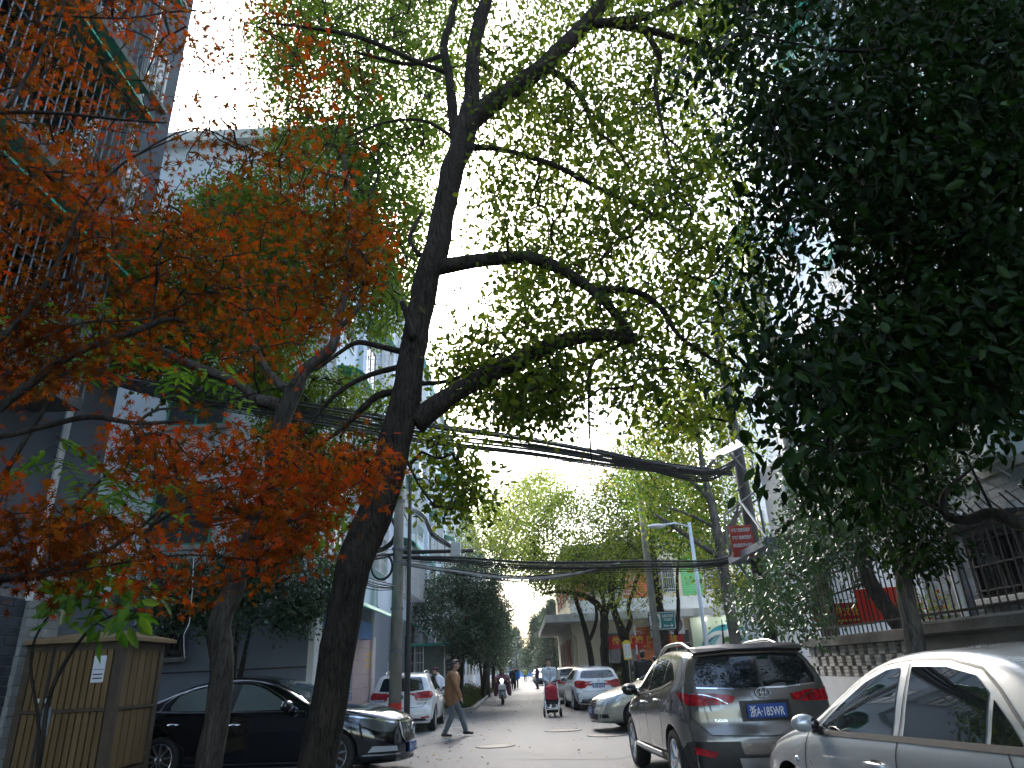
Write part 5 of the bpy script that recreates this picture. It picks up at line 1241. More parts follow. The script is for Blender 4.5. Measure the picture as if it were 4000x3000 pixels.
# ================================================================== people
mat('skin', (.52, .33, .24), .6); mat('hair_black', (.012, .011, .011), .55); mat('hair_grey', (.06, .058, .06), .7); mat('hair_brown', (.035, .018, .012), .55)
mat('jacket_tan', (.30, .15, .07), .75, var=.2, scale=9, bump=.4, bscale=14); mat('trousers_grey', (.13, .15, .17), .85, var=.15, scale=8, bump=.4, bscale=12)
mat('shoe_black', (.012, .012, .014), .4); mat('hoodie_grey', (.50, .57, .63), .9, var=.15, scale=16, bump=.4, bscale=20); mat('jeans_blue', (.08, .12, .20), .85)
mat('shirt_white', (.62, .66, .72), .85, var=.06); mat('cloth_black', (.014, .015, .018), .85); mat('cloth_blue', (.02, .16, .50), .7); mat('cloth_yellow', (.55, .52, .12), .8)
mat('cloth_purple', (.05, .035, .11), .8); mat('cap_maroon', (.06, .015, .03), .85); mat('coat_burgundy', (.085, .012, .03), .8, col2=(.20, .07, .10), scale=38, bump=.5, bscale=9, detail=2)
mat('coat_red_pattern', (.30, .02, .02), .85, col2=(.45, .30, .22), scale=25); mat('stroller_red', (.34, .012, .03), .75, var=.1, scale=8, bump=.4, bscale=9); mat('scooter_pale', (.62, .66, .74), .25, coat=.6); mat('scooter_purple', (.05, .04, .16), .25, coat=.6)
def remesh(name, mb, vox, m, parent, sm=3):
    me = bpy.data.meshes.new(name); me.from_pydata(mb.v, [], mb.f); o = bpy.data.objects.new('tmp', me); C.objects.link(o)
    md = o.modifiers.new('r', 'REMESH'); md.mode = 'VOXEL'; md.voxel_size = vox; md.use_smooth_shade = True
    s = o.modifiers.new('s', 'SMOOTH'); s.iterations = sm; s.factor = .5
    bpy.context.view_layer.update()
    out = bpy.data.meshes.new_from_object(o.evaluated_get(bpy.context.evaluated_depsgraph_get()))
    C.objects.unlink(o); bpy.data.objects.remove(o)
    return link(name, out, m, parent, smooth=True, local=True, recalc=False)
def cap(mb, a, b, r0, r1, n=10):
    a = Vector(a); b = Vector(b); mb.tube([a, b], [r0, r1], n); mb.ball(a, r0, seg=n, rings=6); mb.ball(b, r1, seg=n, rings=6)
def ik(a, b, l1, l2, pole):
    a = Vector(a); b = Vector(b); d = b-a; D = min(d.length, (l1+l2)*.999); d.normalize()
    x = (l1*l1-l2*l2+D*D)/(2*D); h = math.sqrt(max(0, l1*l1-x*x)); p = Vector(pole); p = (p-d*p.dot(d)).normalized()
    return a+d*x+p*h
def person(label, loc, rz, H=1.72, top='cloth_black', bot='cloth_black', shoe='shoe_black', hair='hair_black', feet=None, hands=None, lean=0.0, yaw=0.0, hem=.80, vox=.016, long_hair=False, cap_hat=None, hood=False, bulk=1.0, pelvis=None, group=None, nod=0.0):
    """local frame: faces +X, left = +Y"""
    t = thing('person', label, 'person', loc, rz, group); k = H/1.75
    V = lambda x, y, z: Vector((x, y, z))*k
    pel = V(0, 0, .93) if pelvis is None else Vector(pelvis)
    feet = feet or [V(.0, .10, .075), V(.0, -.10, .075)]
    sd = V(lean, 0, .50); che = pel+sd*.62; nk = pel+sd*1.06; hd = nk+V(lean*.25+.02+nod*.04, 0, .155)
    sh = [pel+sd*.92+V(0, s*.185*bulk, 0) for s in (1, -1)]; hip = [pel+V(0, s*.095, -.03) for s in (1, -1)]
    hands = hands or [pel+V(.04, .27, -.10), pel+V(.04, -.27, -.10)]
    hands = [Vector(h) for h in hands]; feet = [Vector(f) for f in feet]
    el = [ik(sh[i], hands[i], .29*k, .265*k, (-.8, .5*(1, -1)[i], -.4)) for i in (0, 1)]
    kn = [ik(hip[i], feet[i], .435*k, .425*k, (1, 0, .1)) for i in (0, 1)]
    cy, sy = math.cos(yaw), math.sin(yaw); hx = Vector((cy, sy, 0)); hy = Vector((-sy, cy, 0)); Mh = Matrix(((cy, -sy, 0), (sy, cy, 0), (0, 0, 1)))
    mb = MB()      # the body: one continuous skin
    for s in (-.06, .06): cap(mb, pel+V(0, s, 0), che+V(0, s, .05), .115*k, .125*k)
    cap(mb, che, nk, .10*k, .058*k); cap(mb, nk, hd, .056*k, .06*k)
    mb.ball(hd, (.098*k, .078*k, .118*k), Mh, 14, 10); mb.ball(hd+hx*.035*k+V(0, 0, -.055), (.062*k, .058*k, .06*k), Mh)
    mb.ball(hd+hx*.098*k+V(0, 0, -.022), (.022*k, .016*k, .026*k), Mh, 8, 6)
    for s in (1, -1): mb.ball(hd+hy*s*.078*k+V(0, 0, -.01), (.020*k, .012*k, .032*k), Mh, 8, 6)
    for i in (0, 1):
        cap(mb, sh[i], el[i], .05*k, .04*k); cap(mb, el[i], hands[i], .04*k, .028*k); s = (1, -1)[i]
        fd = (hands[i]-el[i]).normalized(); pa = hands[i]+fd*.045*k; _, q, u_ = frame(fd)
        mb.ball(pa, (.040*k, .024*k, .044*k)); 
        for j in range(4):
            b = pa+fd*.03*k+q*(j-1.5)*.018*k; L_ = (.062, .070, .066, .050)[j]*k; m1 = b+fd*L_*.55; cap(mb, b, m1, .0095*k, .009*k, 6); cap(mb, m1, m1+fd*L_*.35-u_*L_*.3, .009*k, .007*k, 6)
        b = pa-fd*.01*k+q*(-.032*s)*k; cap(mb, b, b+fd*.045*k-q*.02*s*k, .012*k, .009*k, 6)
        cap(mb, hip[i], kn[i], .078*k, .055*k); cap(mb, kn[i], feet[i], .052*k, .035*k); cap(mb, feet[i], feet[i]+V(.13, 0, -.03), .038*k, .03*k)
    remesh('body', mb, vox, 'skin', t)
    mb = MB(); g = 1.18*bulk   # upper garment
    hz = pel+V(0, 0, hem-.93)
    for s in (-.065*bulk, .065*bulk):
        cap(mb, hz+V(0, s*1.1, .03), pel+V(0, s*1.05, .08), .118*k*g*.98, .118*k*g); cap(mb, pel+V(0, s, .08), che+V(0, s, .06), .116*k*g, .122*k*g)
    for i in (0, 1):
        cap(mb, che+V(0, 0, .10), sh[i]+V(0, 0, -.01), .10*k*g, .068*k*g); cap(mb, sh[i], el[i], .066*k*g, .056*k*g); cap(mb, el[i], el[i].lerp(hands[i], .9), .056*k*g, .042*k*g)
    cap(mb, nk+V(-.005, 0, -.06), nk+V(-.005, 0, -.005), .075*k, .066*k)
    if hood: mb.ball(nk+V(-.075, 0, -.02), (.075*k, .12*k, .06*k)); mb.ball(nk+V(.045, 0, -.03), (.05*k, .095*k, .04*k))
    remesh('upper_garment', mb, vox, top, t)
    mb = MB()
    for i in (0, 1):
        cap(mb, pel+V(0, (.05, -.05)[i], .02), hip[i], .125*k, .10*k); cap(mb, hip[i], kn[i], .098*k, .072*k); cap(mb, kn[i], kn[i].lerp(feet[i], .93), .072*k, .062*k)
    remesh('trousers', mb, vox, bot, t)
    for i in (0, 1):
        mb = MB(); f = feet[i]; cap(mb, f+V(-.04, 0, -.025), f+V(.05, 0, -.03), .046*k, .046*k); cap(mb, f+V(.05, 0, -.03), f+V(.165, 0, -.045), .044*k, .030*k)
        remesh('shoe', mb, min(vox, .014), shoe, t)
    mb = MB()
    if cap_hat:
        mb.ball(hd+V(-.005, 0, .055), (.112*k, .098*k, .075*k), Mh, 14, 8); mb.ball(hd+hx*.10*k+V(0, 0, .045), (.065*k, .075*k, .014*k), Mh)
        remesh('cap', mb, .012, cap_hat, t)
        mb = MB(); mb.ball(hd+hx*-.05*k+V(0, 0, .0), (.062*k, .082*k, .075*k), Mh); remesh('hair', mb, .014, 'hair_grey', t)
    else:
        mb.ball(hd-hx*.018*k+V(0, 0, .035), (.100*k, .088*k, .098*k), Mh, 14, 10); mb.ball(hd-hx*.045*k+V(0, 0, -.02), (.068*k, .080*k, .085*k), Mh, 12, 8); mb.ball(hd+hx*.05*k+V(0, 0, .10), (.05*k, .065*k, .03*k), Mh)
        if long_hair:
            for s in (1, -1): cap(mb, hd+hy*s*.07*k+V(-.02, 0, .02), hd+hy*s*.085*k+V(-.01, 0, -.17), .035*k, .03*k)
            cap(mb, hd-hx*.06*k, hd-hx*.06*k+V(0, 0, -.17), .07*k, .06*k)
        remesh('hair', mb, .013, hair, t)
    mb = MB()
    for s in (1, -1):
        e = MB().ball(hd+hx*.088*k+hy*s*.032*k+V(0, 0, .008), (.010*k, .015*k, .007*k), Mh, 8, 5).build('eye', 'hair_black', t, local=True)
        MB().ball(hd+hx*.087*k+hy*s*.033*k+V(0, 0, .030), (.010*k, .022*k, .005*k), Mh, 8, 5).build('eyebrow', 'hair_black', t, local=True)
    MB().ball(hd+hx*.094*k+V(0, 0, -.062), (.008*k, .024*k, .006*k), Mh, 8, 5).build('mouth', 'coat_burgundy', t, local=True)
    t['_'] = 0; del t['_']
    return t, dict(hd=hd, hands=hands, hx=hx, hy=hy, k=k)
# the man crossing the road
q = at(1765, 2883, 18.3)
person('man in brown jacket and grey trousers walking across in front of the white hatchback', (q.x, 18.3, 0.005), R(-6), 1.72, 'jacket_tan', 'trousers_grey', hair='hair_grey', feet=[(.33, .09, .11), (-.16, -.09, .085)], hands=[(.10, .27, .80), (.27, -.24, .86)], lean=.06, hem=.80, vox=.012, bulk=1.2)
# old man behind the hatchback
q = at(1727, 2650, 25.2)
person('old man in maroon flat cap and white shirt beside the white hatchback', (q.x, 25.2, 0), R(172), 1.64, 'shirt_white', 'cloth_black', cap_hat='cap_maroon', hands=[(.28, .16, 1.0), (.28, -.16, 1.0)], lean=.14, nod=1.0, hem=.9)
# young man with the stroller
q = at(2148, 2700, 25.05); SX = q.x; SYY = 25.05
tm, J = person('young man in pale grey hoodie and glasses pushing the red stroller', (SX, SYY, 0), R(-90), 1.74, 'hoodie_grey', 'jeans_blue', hands=[(.33, .05, 1.02), (.33, -.07, 1.02)], feet=[(.22, .10, .075), (-.12, -.10, .10)], lean=.06, hem=.84, vox=.012, hood=True)
for s in (1, -1):
    c = J['hd']+J['hx']*.098+J['hy']*s*.034+Vector((0, 0, .006))
    MB().tube([c+J['hy']*.026*math.cos(a)+Vector((0, 0, .018*math.sin(a))) for a in np.linspace(0, 6.28, 13)], .0028, 5).build('glasses', 'hair_black', tm, local=True)
st = thing('stroller', 'red baby stroller with white frame pushed by the man in the hoodie', 'stroller', (SX+.02, SYY-.75, 0), R(-90))
def P3(x, y, z): return Vector((x, y, z))
for s in (1, -1):
    MB().tube([P3(-.42, s*.21, 1.0), P3(-.15, s*.22, .72), P3(.18, s*.23, .38), P3(.40, s*.2, .13)], .016, 8).build('side_tube', 'rail_white', st, local=True, smooth=True)
    MB().tube([P3(-.33, s*.25, .14), P3(-.05, s*.24, .42), P3(.1, s*.23, .56)], .014, 8).build('rear_tube', 'rail_white', st, local=True, smooth=True)
    for x, r in ((-.33, .13), (.42, .12)):
        Mx = Matrix.Translation((x, s*.26, r+.005)) @ Matrix.Rotation(R(90), 4, 'X')
        w_ = MB().lathe([(r*.72, -.025), (r, -.025), (r, .025), (r*.72, .025), (r*.72, -.025)], Mx, 22).build('wheel', 'rubber', st, local=True, smooth=True)
        MB().lathe([(0, -.012), (r*.7, -.016), (r*.7, .016), (0, .012)], Mx, 18).build('hub', 'cable_grey', w_, local=True)
MB().tube([P3(-.42, -.21, 1.0), P3(-.46, -.1, 1.02), P3(-.46, .1, 1.02), P3(-.42, .21, 1.0)], .02, 8).build('handlebar', 'plastic_black', st, local=True, smooth=True)
mb = MB(); mb.box(-.18, -.10, -.19, .19, .40, .95); mb.box(-.16, .18, -.19, .19, .36, .44); remesh('seat', mb, .018, 'cloth_black', st)
mb = MB(); mb.ball((-.06, 0, .78), (.20, .215, .17), None, 16, 10); mb.box(.02, .12, -.195, .195, .50, .76); remesh('hood', mb, .016, 'stroller_red', st)
MB().box(.09, .125, -.16, .16, .48, .66, b=.01).build('front_cover', 'stroller_red', st, local=True)
MB().tube([P3(.16, .23, .45), P3(.26, .19, .30), P3(.30, .08, .25), P3(.30, -.08, .25), P3(.26, -.19, .30), P3(.16, -.23, .45)], .018, 8).build('bumper_bar', 'rail_white', st, local=True, smooth=True)
MB().box(-.28, .26, -.18, .18, .12, .24, b=.03).build('basket', 'cloth_black', st, local=True)
MB().box(.24, .32, -.20, .20, .205, .235, b=.008).build('foot_rest', 'rail_white', st, local=True)
# woman on the scooter
q = at(1963, 2700, 34.6); WX_, WY_ = q.x, 34.6
tw_, J = person('woman in burgundy padded cape riding the pale electric scooter', (WX_, WY_+.35, .0), R(-90), 1.62, 'coat_burgundy', 'cloth_black', hair='hair_brown', long_hair=True, hands=[(.46, .26, .98), (.46, -.26, .98)], feet=[(.32, .13, .30), (.32, -.13, .30)], pelvis=(-.02, 0, .76), lean=.02, hem=.78, bulk=1.12)
mb = MB()
for s in (1, -1):
    cap(mb, (.40, s*.24, 1.0), (.30, s*.30, .45), .10, .09); cap(mb, (.40, s*.20, 1.0), (.05, s*.26, 1.10), .12, .12); cap(mb, (.25, s*.30, .9), (.2, s*.33, .42), .11, .09)
cap(mb, (.38, .22, 1.03), (.38, -.22, 1.03), .13, .13); remesh('cape', mb, .022, 'coat_burgundy', tw_)
sc = thing('electric_scooter', 'pale electric scooter with lit round headlamp ridden by the woman', 'scooter', (WX_, WY_, 0), R(-90))
for x in (.62, -.55):
    Mx = Matrix.Translation((x, 0, .22)) @ Matrix.Rotation(R(90), 4, 'X')
    w_ = MB().lathe([(.14, -.04), (.20, -.045), (.22, 0), (.20, .045), (.14, .04), (.14, -.04)], Mx, 22).build('wheel', 'rubber', sc, local=True, smooth=True)
    MB().lathe([(0, -.03), (.14, -.03), (.14, .03), (0, .03)], Mx, 16).build('rim', 'alloy', w_, local=True)
for s in (1, -1):
    MB().tube([P3(.62, s*.07, .22), P3(.52, s*.07, .60)], .02, 8).build('fork', 'steel', sc, local=True)
    MB().tube([P3(.40, s*.05, 1.0), P3(.34, s*.32, 1.04)], .016, 8).build('handlebar', 'plastic_black', sc, local=True)
mb = MB(); mb.ball((.56, 0, .70), (.10, .14, .22)); mb.ball((.60, 0, .44), (.16, .075, .06)); cap(mb, (.45, 0, .95), (.5, 0, .6), .07, .09); cap(mb, (.42, .13, .35), (.46, .13, .75), .05, .06); cap(mb, (.42, -.13, .35), (.46, -.13, .75), .05, .06)
remesh('fairing', mb, .018, 'scooter_pale', sc)
MB().box(-.7, -.1, -.13, .13, .48, .66, b=.04).build('seat', 'plastic_black', sc, local=True); MB().box(-.1, .42, -.14, .14, .27, .33, b=.02).build('footboard', 'scooter_purple', sc, local=True)
MB().box(-.75, -.1, -.12, .12, .22, .48, b=.04).build('rear_body', 'scooter_pale', sc, local=True)
MB().box(.60, .80, -.16, .16, .62, .84, b=.02).build('basket', 'steel', sc, local=True); MB().box(.62, .79, -.15, .15, .575, .62, b=.01).build('basket_base', 'scooter_purple', sc, local=True)
hl = MB().ball((.50, 0, 1.0), (.09, .11, .11)).build('headlamp_shell', 'scooter_purple', sc, local=True, smooth=True)
MB().ball((.575, 0, 1.0), (.03, .075, .075)).build('headlamp', 'white_light', hl, local=True, smooth=True)
# further people
q = at(2004, 2640, 57); person('woman in black coat walking up the lane behind the scooter', (q.x, 57, 0), R(-90), 1.66, 'cloth_black', 'cloth_black', hem=.55, vox=.02, feet=[(.2, .08, .08), (-.2, -.08, .09)], hands=[(.2, .12, 1.42), (.0, -.26, .85)])
q = at(2017, 2640, 61); person('person in bright blue jacket behind the woman in black', (q.x, 61, 0), R(-90), 1.68, 'cloth_blue', 'cloth_black', vox=.022, feet=[(-.15, .08, .08), (.2, -.08, .09)])
q = at(2050, 2620, 96); person('person in yellow top walking far down the lane', (q.x, 96, 0), R(-80), 1.66, 'cloth_yellow', 'cloth_black', vox=.024, feet=[(.15, .08, .08), (-.2, -.08, .09)])
q = at(2098, 2620, 58); person('man in dark purple jacket by the far parked cars', (q.x, 58, 0), R(200), 1.72, 'cloth_purple', 'jeans_blue', vox=.022)
q = at(2513, 2600, 24.0); person('man in black coat seen from behind by the hedge', (q.x, 24.0, .06), R(85), 1.78, 'cloth_black', 'cloth_black', hem=.6, vox=.015, bulk=1.12)
q = at(2562, 2600, 24.6); person('dark haired person beside the concrete sign pole', (q.x, 24.6, 0), R(120), 1.66, 'cloth_black', 'jeans_blue', vox=.018)
q = at(3103, 2580, 15.3); tr_, J = person('woman in red patterned coat at the end of the lattice wall', (q.x, 15.3, 0), R(-120), 1.62, 'coat_red_pattern', 'cloth_black', vox=.014, hands=[(.33, .1, 1.22), (.33, -.1, 1.22)], nod=.8)
# ================================================================== trees and plants
LEAF = ([(0, 0, 0), (.28, .40, .07), (.68, .36, .05), (1, 0, -.06), (.68, -.36, .05), (.28, -.40, .07)], [(0, 3, 2, 1), (0, 5, 4, 3)])
def _star():
    v = [(0, 0, 0)]; lob = [(0, 1.0), (38, .92), (78, .68), (118, .38)]
    pts = []
    ang = [-118, -98, -78, -58, -38, -19, 0, 19, 38, 58, 78, 98, 118]; rad = [.40, .20, .68, .27, .92, .31, 1.0, .31, .92, .27, .68, .20, .40]
    for a, r in zip(ang, rad): pts.append((r*math.cos(R(a)), r*math.sin(R(a)), -.10*r*r))
    v += pts; f = [(0, i, i+1) for i in range(1, 13)]
    return v, f
MAPLE = _star()
def leaf_mesh(name, pos, axis, nrm, size, width, tmpl, m, tone=None):
    """many leaves in one mesh: template laid along axis with normal nrm"""
    tv = np.array(tmpl[0], float); tf = tmpl[1]; N = len(pos); K = len(tv)
    a = axis/np.linalg.norm(axis, axis=1, keepdims=True)
    n = nrm-(nrm*a).sum(1, keepdims=True)*a; n /= np.linalg.norm(n, axis=1, keepdims=True)+1e-9
    b = np.cross(n, a)
    V = pos[:, None, :]+size[:, None, None]*(tv[None, :, 0:1]*a[:, None, :]+tv[None, :, 1:2]*width*b[:, None, :]+tv[None, :, 2:3]*n[:, None, :])
    V = V.reshape(-1, 3); ln = [len(f) for f in tf]; flat = np.concatenate([np.array(f) for f in tf])
    loops = (flat[None, :]+(np.arange(N)*K)[:, None]).ravel(); tot = np.tile(ln, N); st = np.r_[0, np.cumsum(tot)[:-1]]
    me = bpy.data.meshes.new(name); me.vertices.add(len(V)); me.vertices.foreach_set('co', V.ravel()); me.loops.add(len(loops)); me.loops.foreach_set('vertex_index', loops.astype(np.int32))
    me.polygons.add(len(tot)); me.polygons.foreach_set('loop_start', st.astype(np.int32))
    try: me.polygons.foreach_set('loop_total', tot.astype(np.int32))
    except Exception: pass
    me.update(calc_edges=True)
    if tone is None: tone = rng.random(N)
    at_ = me.attributes.new('tone', 'FLOAT', 'POINT'); at_.data.foreach_set('value', np.repeat(tone, K).astype(np.float32))
    me.materials.append(M_[m]); return me
def in_poly(P, u, v):
    c = False; n = len(P)
    for i in range(n):
        x0, y0 = P[i]; x1, y1 = P[i-1]
        if (y0 > v) != (y1 > v) and u < (x1-x0)*(v-y0)/(y1-y0)+x0: c = not c
    return c
from mathutils import noise as mnoise
def clusters_view(poly, Y0, Y1, n, gap=.0, sc=.9, seed=0, zmin=.3):
    """twig positions filling the crown volume bounded by an outline and a depth range"""
    us = [p[0] for p in poly]; vs = [p[1] for p in poly]; out = []; k = 0
    while len(out) < n and k < n*40:
        k += 1; u = rng.uniform(min(us), max(us)); v = rng.uniform(min(vs), max(vs))
        if not in_poly(poly, u, v): continue
        p = at(u, v, rng.uniform(Y0, Y1))
        if p.z < zmin: continue
        if gap > 0 and mnoise.noise(p*sc+Vector((seed, seed*2.3, 0))) < gap-.5+rng.normal()*.08: continue
        out.append(p)
    return out
def clusters_ball(cs, n, gap=0.0, sc=.9, shell=.35):
    """cs: (centre, radii) ellipsoids"""
    out = []; w = np.array([r[0]*r[1]*r[2] for c, r in cs], float)**.67; w /= w.sum()
    k = 0
    while len(out) < n and k < 40*n:
        k += 1; c, r = cs[rng.choice(len(cs), p=w)]; d = rng.normal(size=3); d /= np.linalg.norm(d); q = (shell+(1-shell)*rng.random()**.6)
        p = Vector((c[0]+d[0]*r[0]*q, c[1]+d[1]*r[1]*q, c[2]+d[2]*r[2]*q))
        if gap > 0 and mnoise.noise(p*sc) < gap-.5: continue
        out.append(p)
    return out
def smooth_path(P, Rr, k=5):
    P = [Vector(p) for p in P]; out = []; rr = []
    for j in range(len(P)-1):
        p0 = P[max(j-1, 0)]; p1 = P[j]; p2 = P[j+1]; p3 = P[min(j+2, len(P)-1)]
        for i in range(k):
            u = i/k; out.append(.5*((2*p1)+(p2-p0)*u+(2*p0-5*p1+4*p2-p3)*u*u+(3*p1-p0-3*p2+p3)*u**3)); rr.append(Rr[j]*(1-u)+Rr[j+1]*u)
    out.append(P[-1]); rr.append(Rr[-1]); return out, rr
def wobble(P, rr, amp=.12):
    o = []
    for p, r in zip(P, rr):
        q = p*2.3; o.append(p+Vector((mnoise.noise(q), mnoise.noise(q+Vector((9, 0, 0))), mnoise.noise(q+Vector((0, 9, 0)))))*r*amp*2)
    return o
def limb_mesh(P, rr, n=12, knob=.10):
    """a limb with uneven, slightly fluted outline"""
    mb = MB().tube(P, rr, n); V = []
    idx = 0
    for i, p in enumerate(P):
        for k in range(n):
            v = Vector(mb.v[idx]); d = v-p; f = 1+knob*mnoise.noise(v*5.0)+knob*.6*mnoise.noise(v*14.0); mb.v[idx] = tuple(p+d*f); idx += 1
    return mb
class Tree:
    def __init__(s, name, label, base, bk, group=None, cat='tree'):
        s.t = thing(name, label, cat, base, 0, group); s.bk = bk; s.nodes = []; s.first = True
    def limb(s, P, Rr, n=12, name=None, attach=True, k=5, amp=.10):
        Q, rr = smooth_path(P, Rr, k); Q = wobble(Q, rr, amp)
        limb_mesh(Q, rr, n).build(name or ('trunk' if s.first else 'branch'), s.bk, s.t, smooth=True, recalc=False)
        if attach: s.nodes += [(q, r) for q, r in zip(Q, rr)] if not s.first else [(q, r) for q, r in list(zip(Q, rr))[len(Q)//3:]]
        s.first = False
    def crown(s, centers, m, per=10, size=(.06, .09), width=.42, spread=.16, droop=.3, twig_r=.006, tmpl=LEAF, flat=.5, tone_by=None, maxd=2.2, singles=0, name='crown', len0=.0):
        nodes = [np.array(q[0]) for q in s.nodes]
        if not nodes: nodes = [np.array(wm(s.t).translation)+np.array((0, 0, .3))]
        cs = np.array([tuple(c) for c in centers]); A = np.array(nodes)
        d = np.full(len(cs), 1e9); near = np.zeros(len(cs), int)
        for i in range(0, len(A), 400):
            D = np.linalg.norm(cs[:, None, :]-A[None, i:i+400, :], axis=2); j = D.argmin(1); mm = D[np.arange(len(cs)), j]; up_ = mm < d; d[up_] = mm[up_]; near[up_] = j[up_]+i
        order = np.argsort(d); par = [None]*len(cs); done = []; mb = MB()
        pa = A[near].copy(); pd = d.copy(); parent_is = [-1]*len(cs); kids = np.zeros(len(cs), int)
        for o in order:
            # attach to branch or an earlier twig end, whichever is closer
            if done:
                dd = cs[done]-cs[o]; q = (dd*dd).sum(1); j = q.argmin()
                if q[j]**.5 < pd[o]*.72: pa[o] = cs[done[j]]; parent_is[o] = done[j]; pd[o] = q[j]**.5
            done.append(o)
        for o in reversed(order):
            if parent_is[o] >= 0: kids[parent_is[o]] += kids[o]+1
        for o in range(len(cs)):
            a = Vector(pa[o]); b = Vector(cs[o]); L = (b-a).length
            if L < .03 or L > maxd: continue
            mid = a.lerp(b, .5)+Vector(rng.normal(size=3)*L*.10)+Vector((0, 0, L*.05)); r = twig_r*min(3.2, (1+.35*kids[o])**.5)
            mb.tube([a, mid, b], [r*1.25, r, r*.7], 4 if twig_r < .012 else 5, cap=False)
        if mb.v: tag(mb.build('twigs', s.bk, s.t, smooth=True, recalc=False), kind='stuff')
        N = len(cs)*per; rep = np.repeat(np.arange(len(cs)), per)
        tw = cs-pa; tw /= np.linalg.norm(tw, axis=1, keepdims=True)+1e-6
        f = rng.random(N)**.7; L = np.minimum(pd, .5)[rep]
        pos = cs[rep]-tw[rep]*(f*L*.7)[:, None]+rng.normal(size=(N, 3))*spread*np.array((1, 1, .75))
        ax = rng.normal(size=(N, 3))*.7+tw[rep]*.6; ax[:, 2] -= droop
        nr = rng.normal(size=(N, 3))*(1-flat); nr[:, 2] += flat*1.4
        sz = rng.uniform(size[0], size[1], N)
        tone = rng.random(N) if tone_by is None else np.array([tone_by(p) for p in pos])
        s.count = N
        big = []
        if singles:
            dist = np.linalg.norm(pos-np.array((0, 0, CAM_H)), axis=1); F_ = np.array(_F); vd = (pos-np.array((0, 0, CAM_H))); dep = vd@F_; x = vd@np.array(_cr)/dep; y = vd@np.array(_cu)/dep
            ok = (abs(x) < .74) & (abs(y) < .55) & (dep > .3); score = np.where(ok, sz/dep, -1); big = list(np.argsort(-score)[:singles])
            keep = np.ones(N, bool); keep[big] = False
        else: keep = np.ones(N, bool)
        me = leaf_mesh(name, pos[keep], ax[keep], nr[keep], sz[keep], width, tmpl, m, tone[keep])
        o = link(name, me, None, s.t, recalc=False)
        if singles: o['kind'] = 'stuff'
        protos = []
        if singles:
            for tt in np.linspace(.05, .95, 7):
                pm = leaf_mesh('leaf', np.zeros((1, 3)), np.array([[1., 0, 0]]), np.array([[0, 0, 1.]]), np.ones(1), width, tmpl, m, np.array([tt])); protos.append(pm)
            inv = wm(s.t).inverted()
            for i in big:
                a = Vector(ax[i]).normalized(); n = Vector(nr[i]); n = (n-a*n.dot(a)).normalized(); b = n.cross(a)
                Mx = Matrix(((a.x, b.x, n.x), (a.y, b.y, n.y), (a.z, b.z, n.z))).to_4x4()
                lo = bpy.data.objects.new('leaf', protos[min(6, int(tone[i]*7))]); C.objects.link(lo); lo.parent = s.t; lo.matrix_parent_inverse = inv
                lo.matrix_basis = Matrix.Translation(pos[i]) @ Mx @ Matrix.Scale(float(sz[i]), 4)
        return o
def vp(L, Y, rpx=None):
    """a limb drawn as (u, v, width px[, Y]) at distance Y -> points, radii"""
    P = []; Rr = []
    for q in L:
        y = q[3] if len(q) > 3 else Y; p = at(q[0], q[1], y); d = (p-Vector((0, 0, CAM_H))).dot(_F); P.append(p); Rr.append(q[2]/2667*d/2)
    return P, Rr
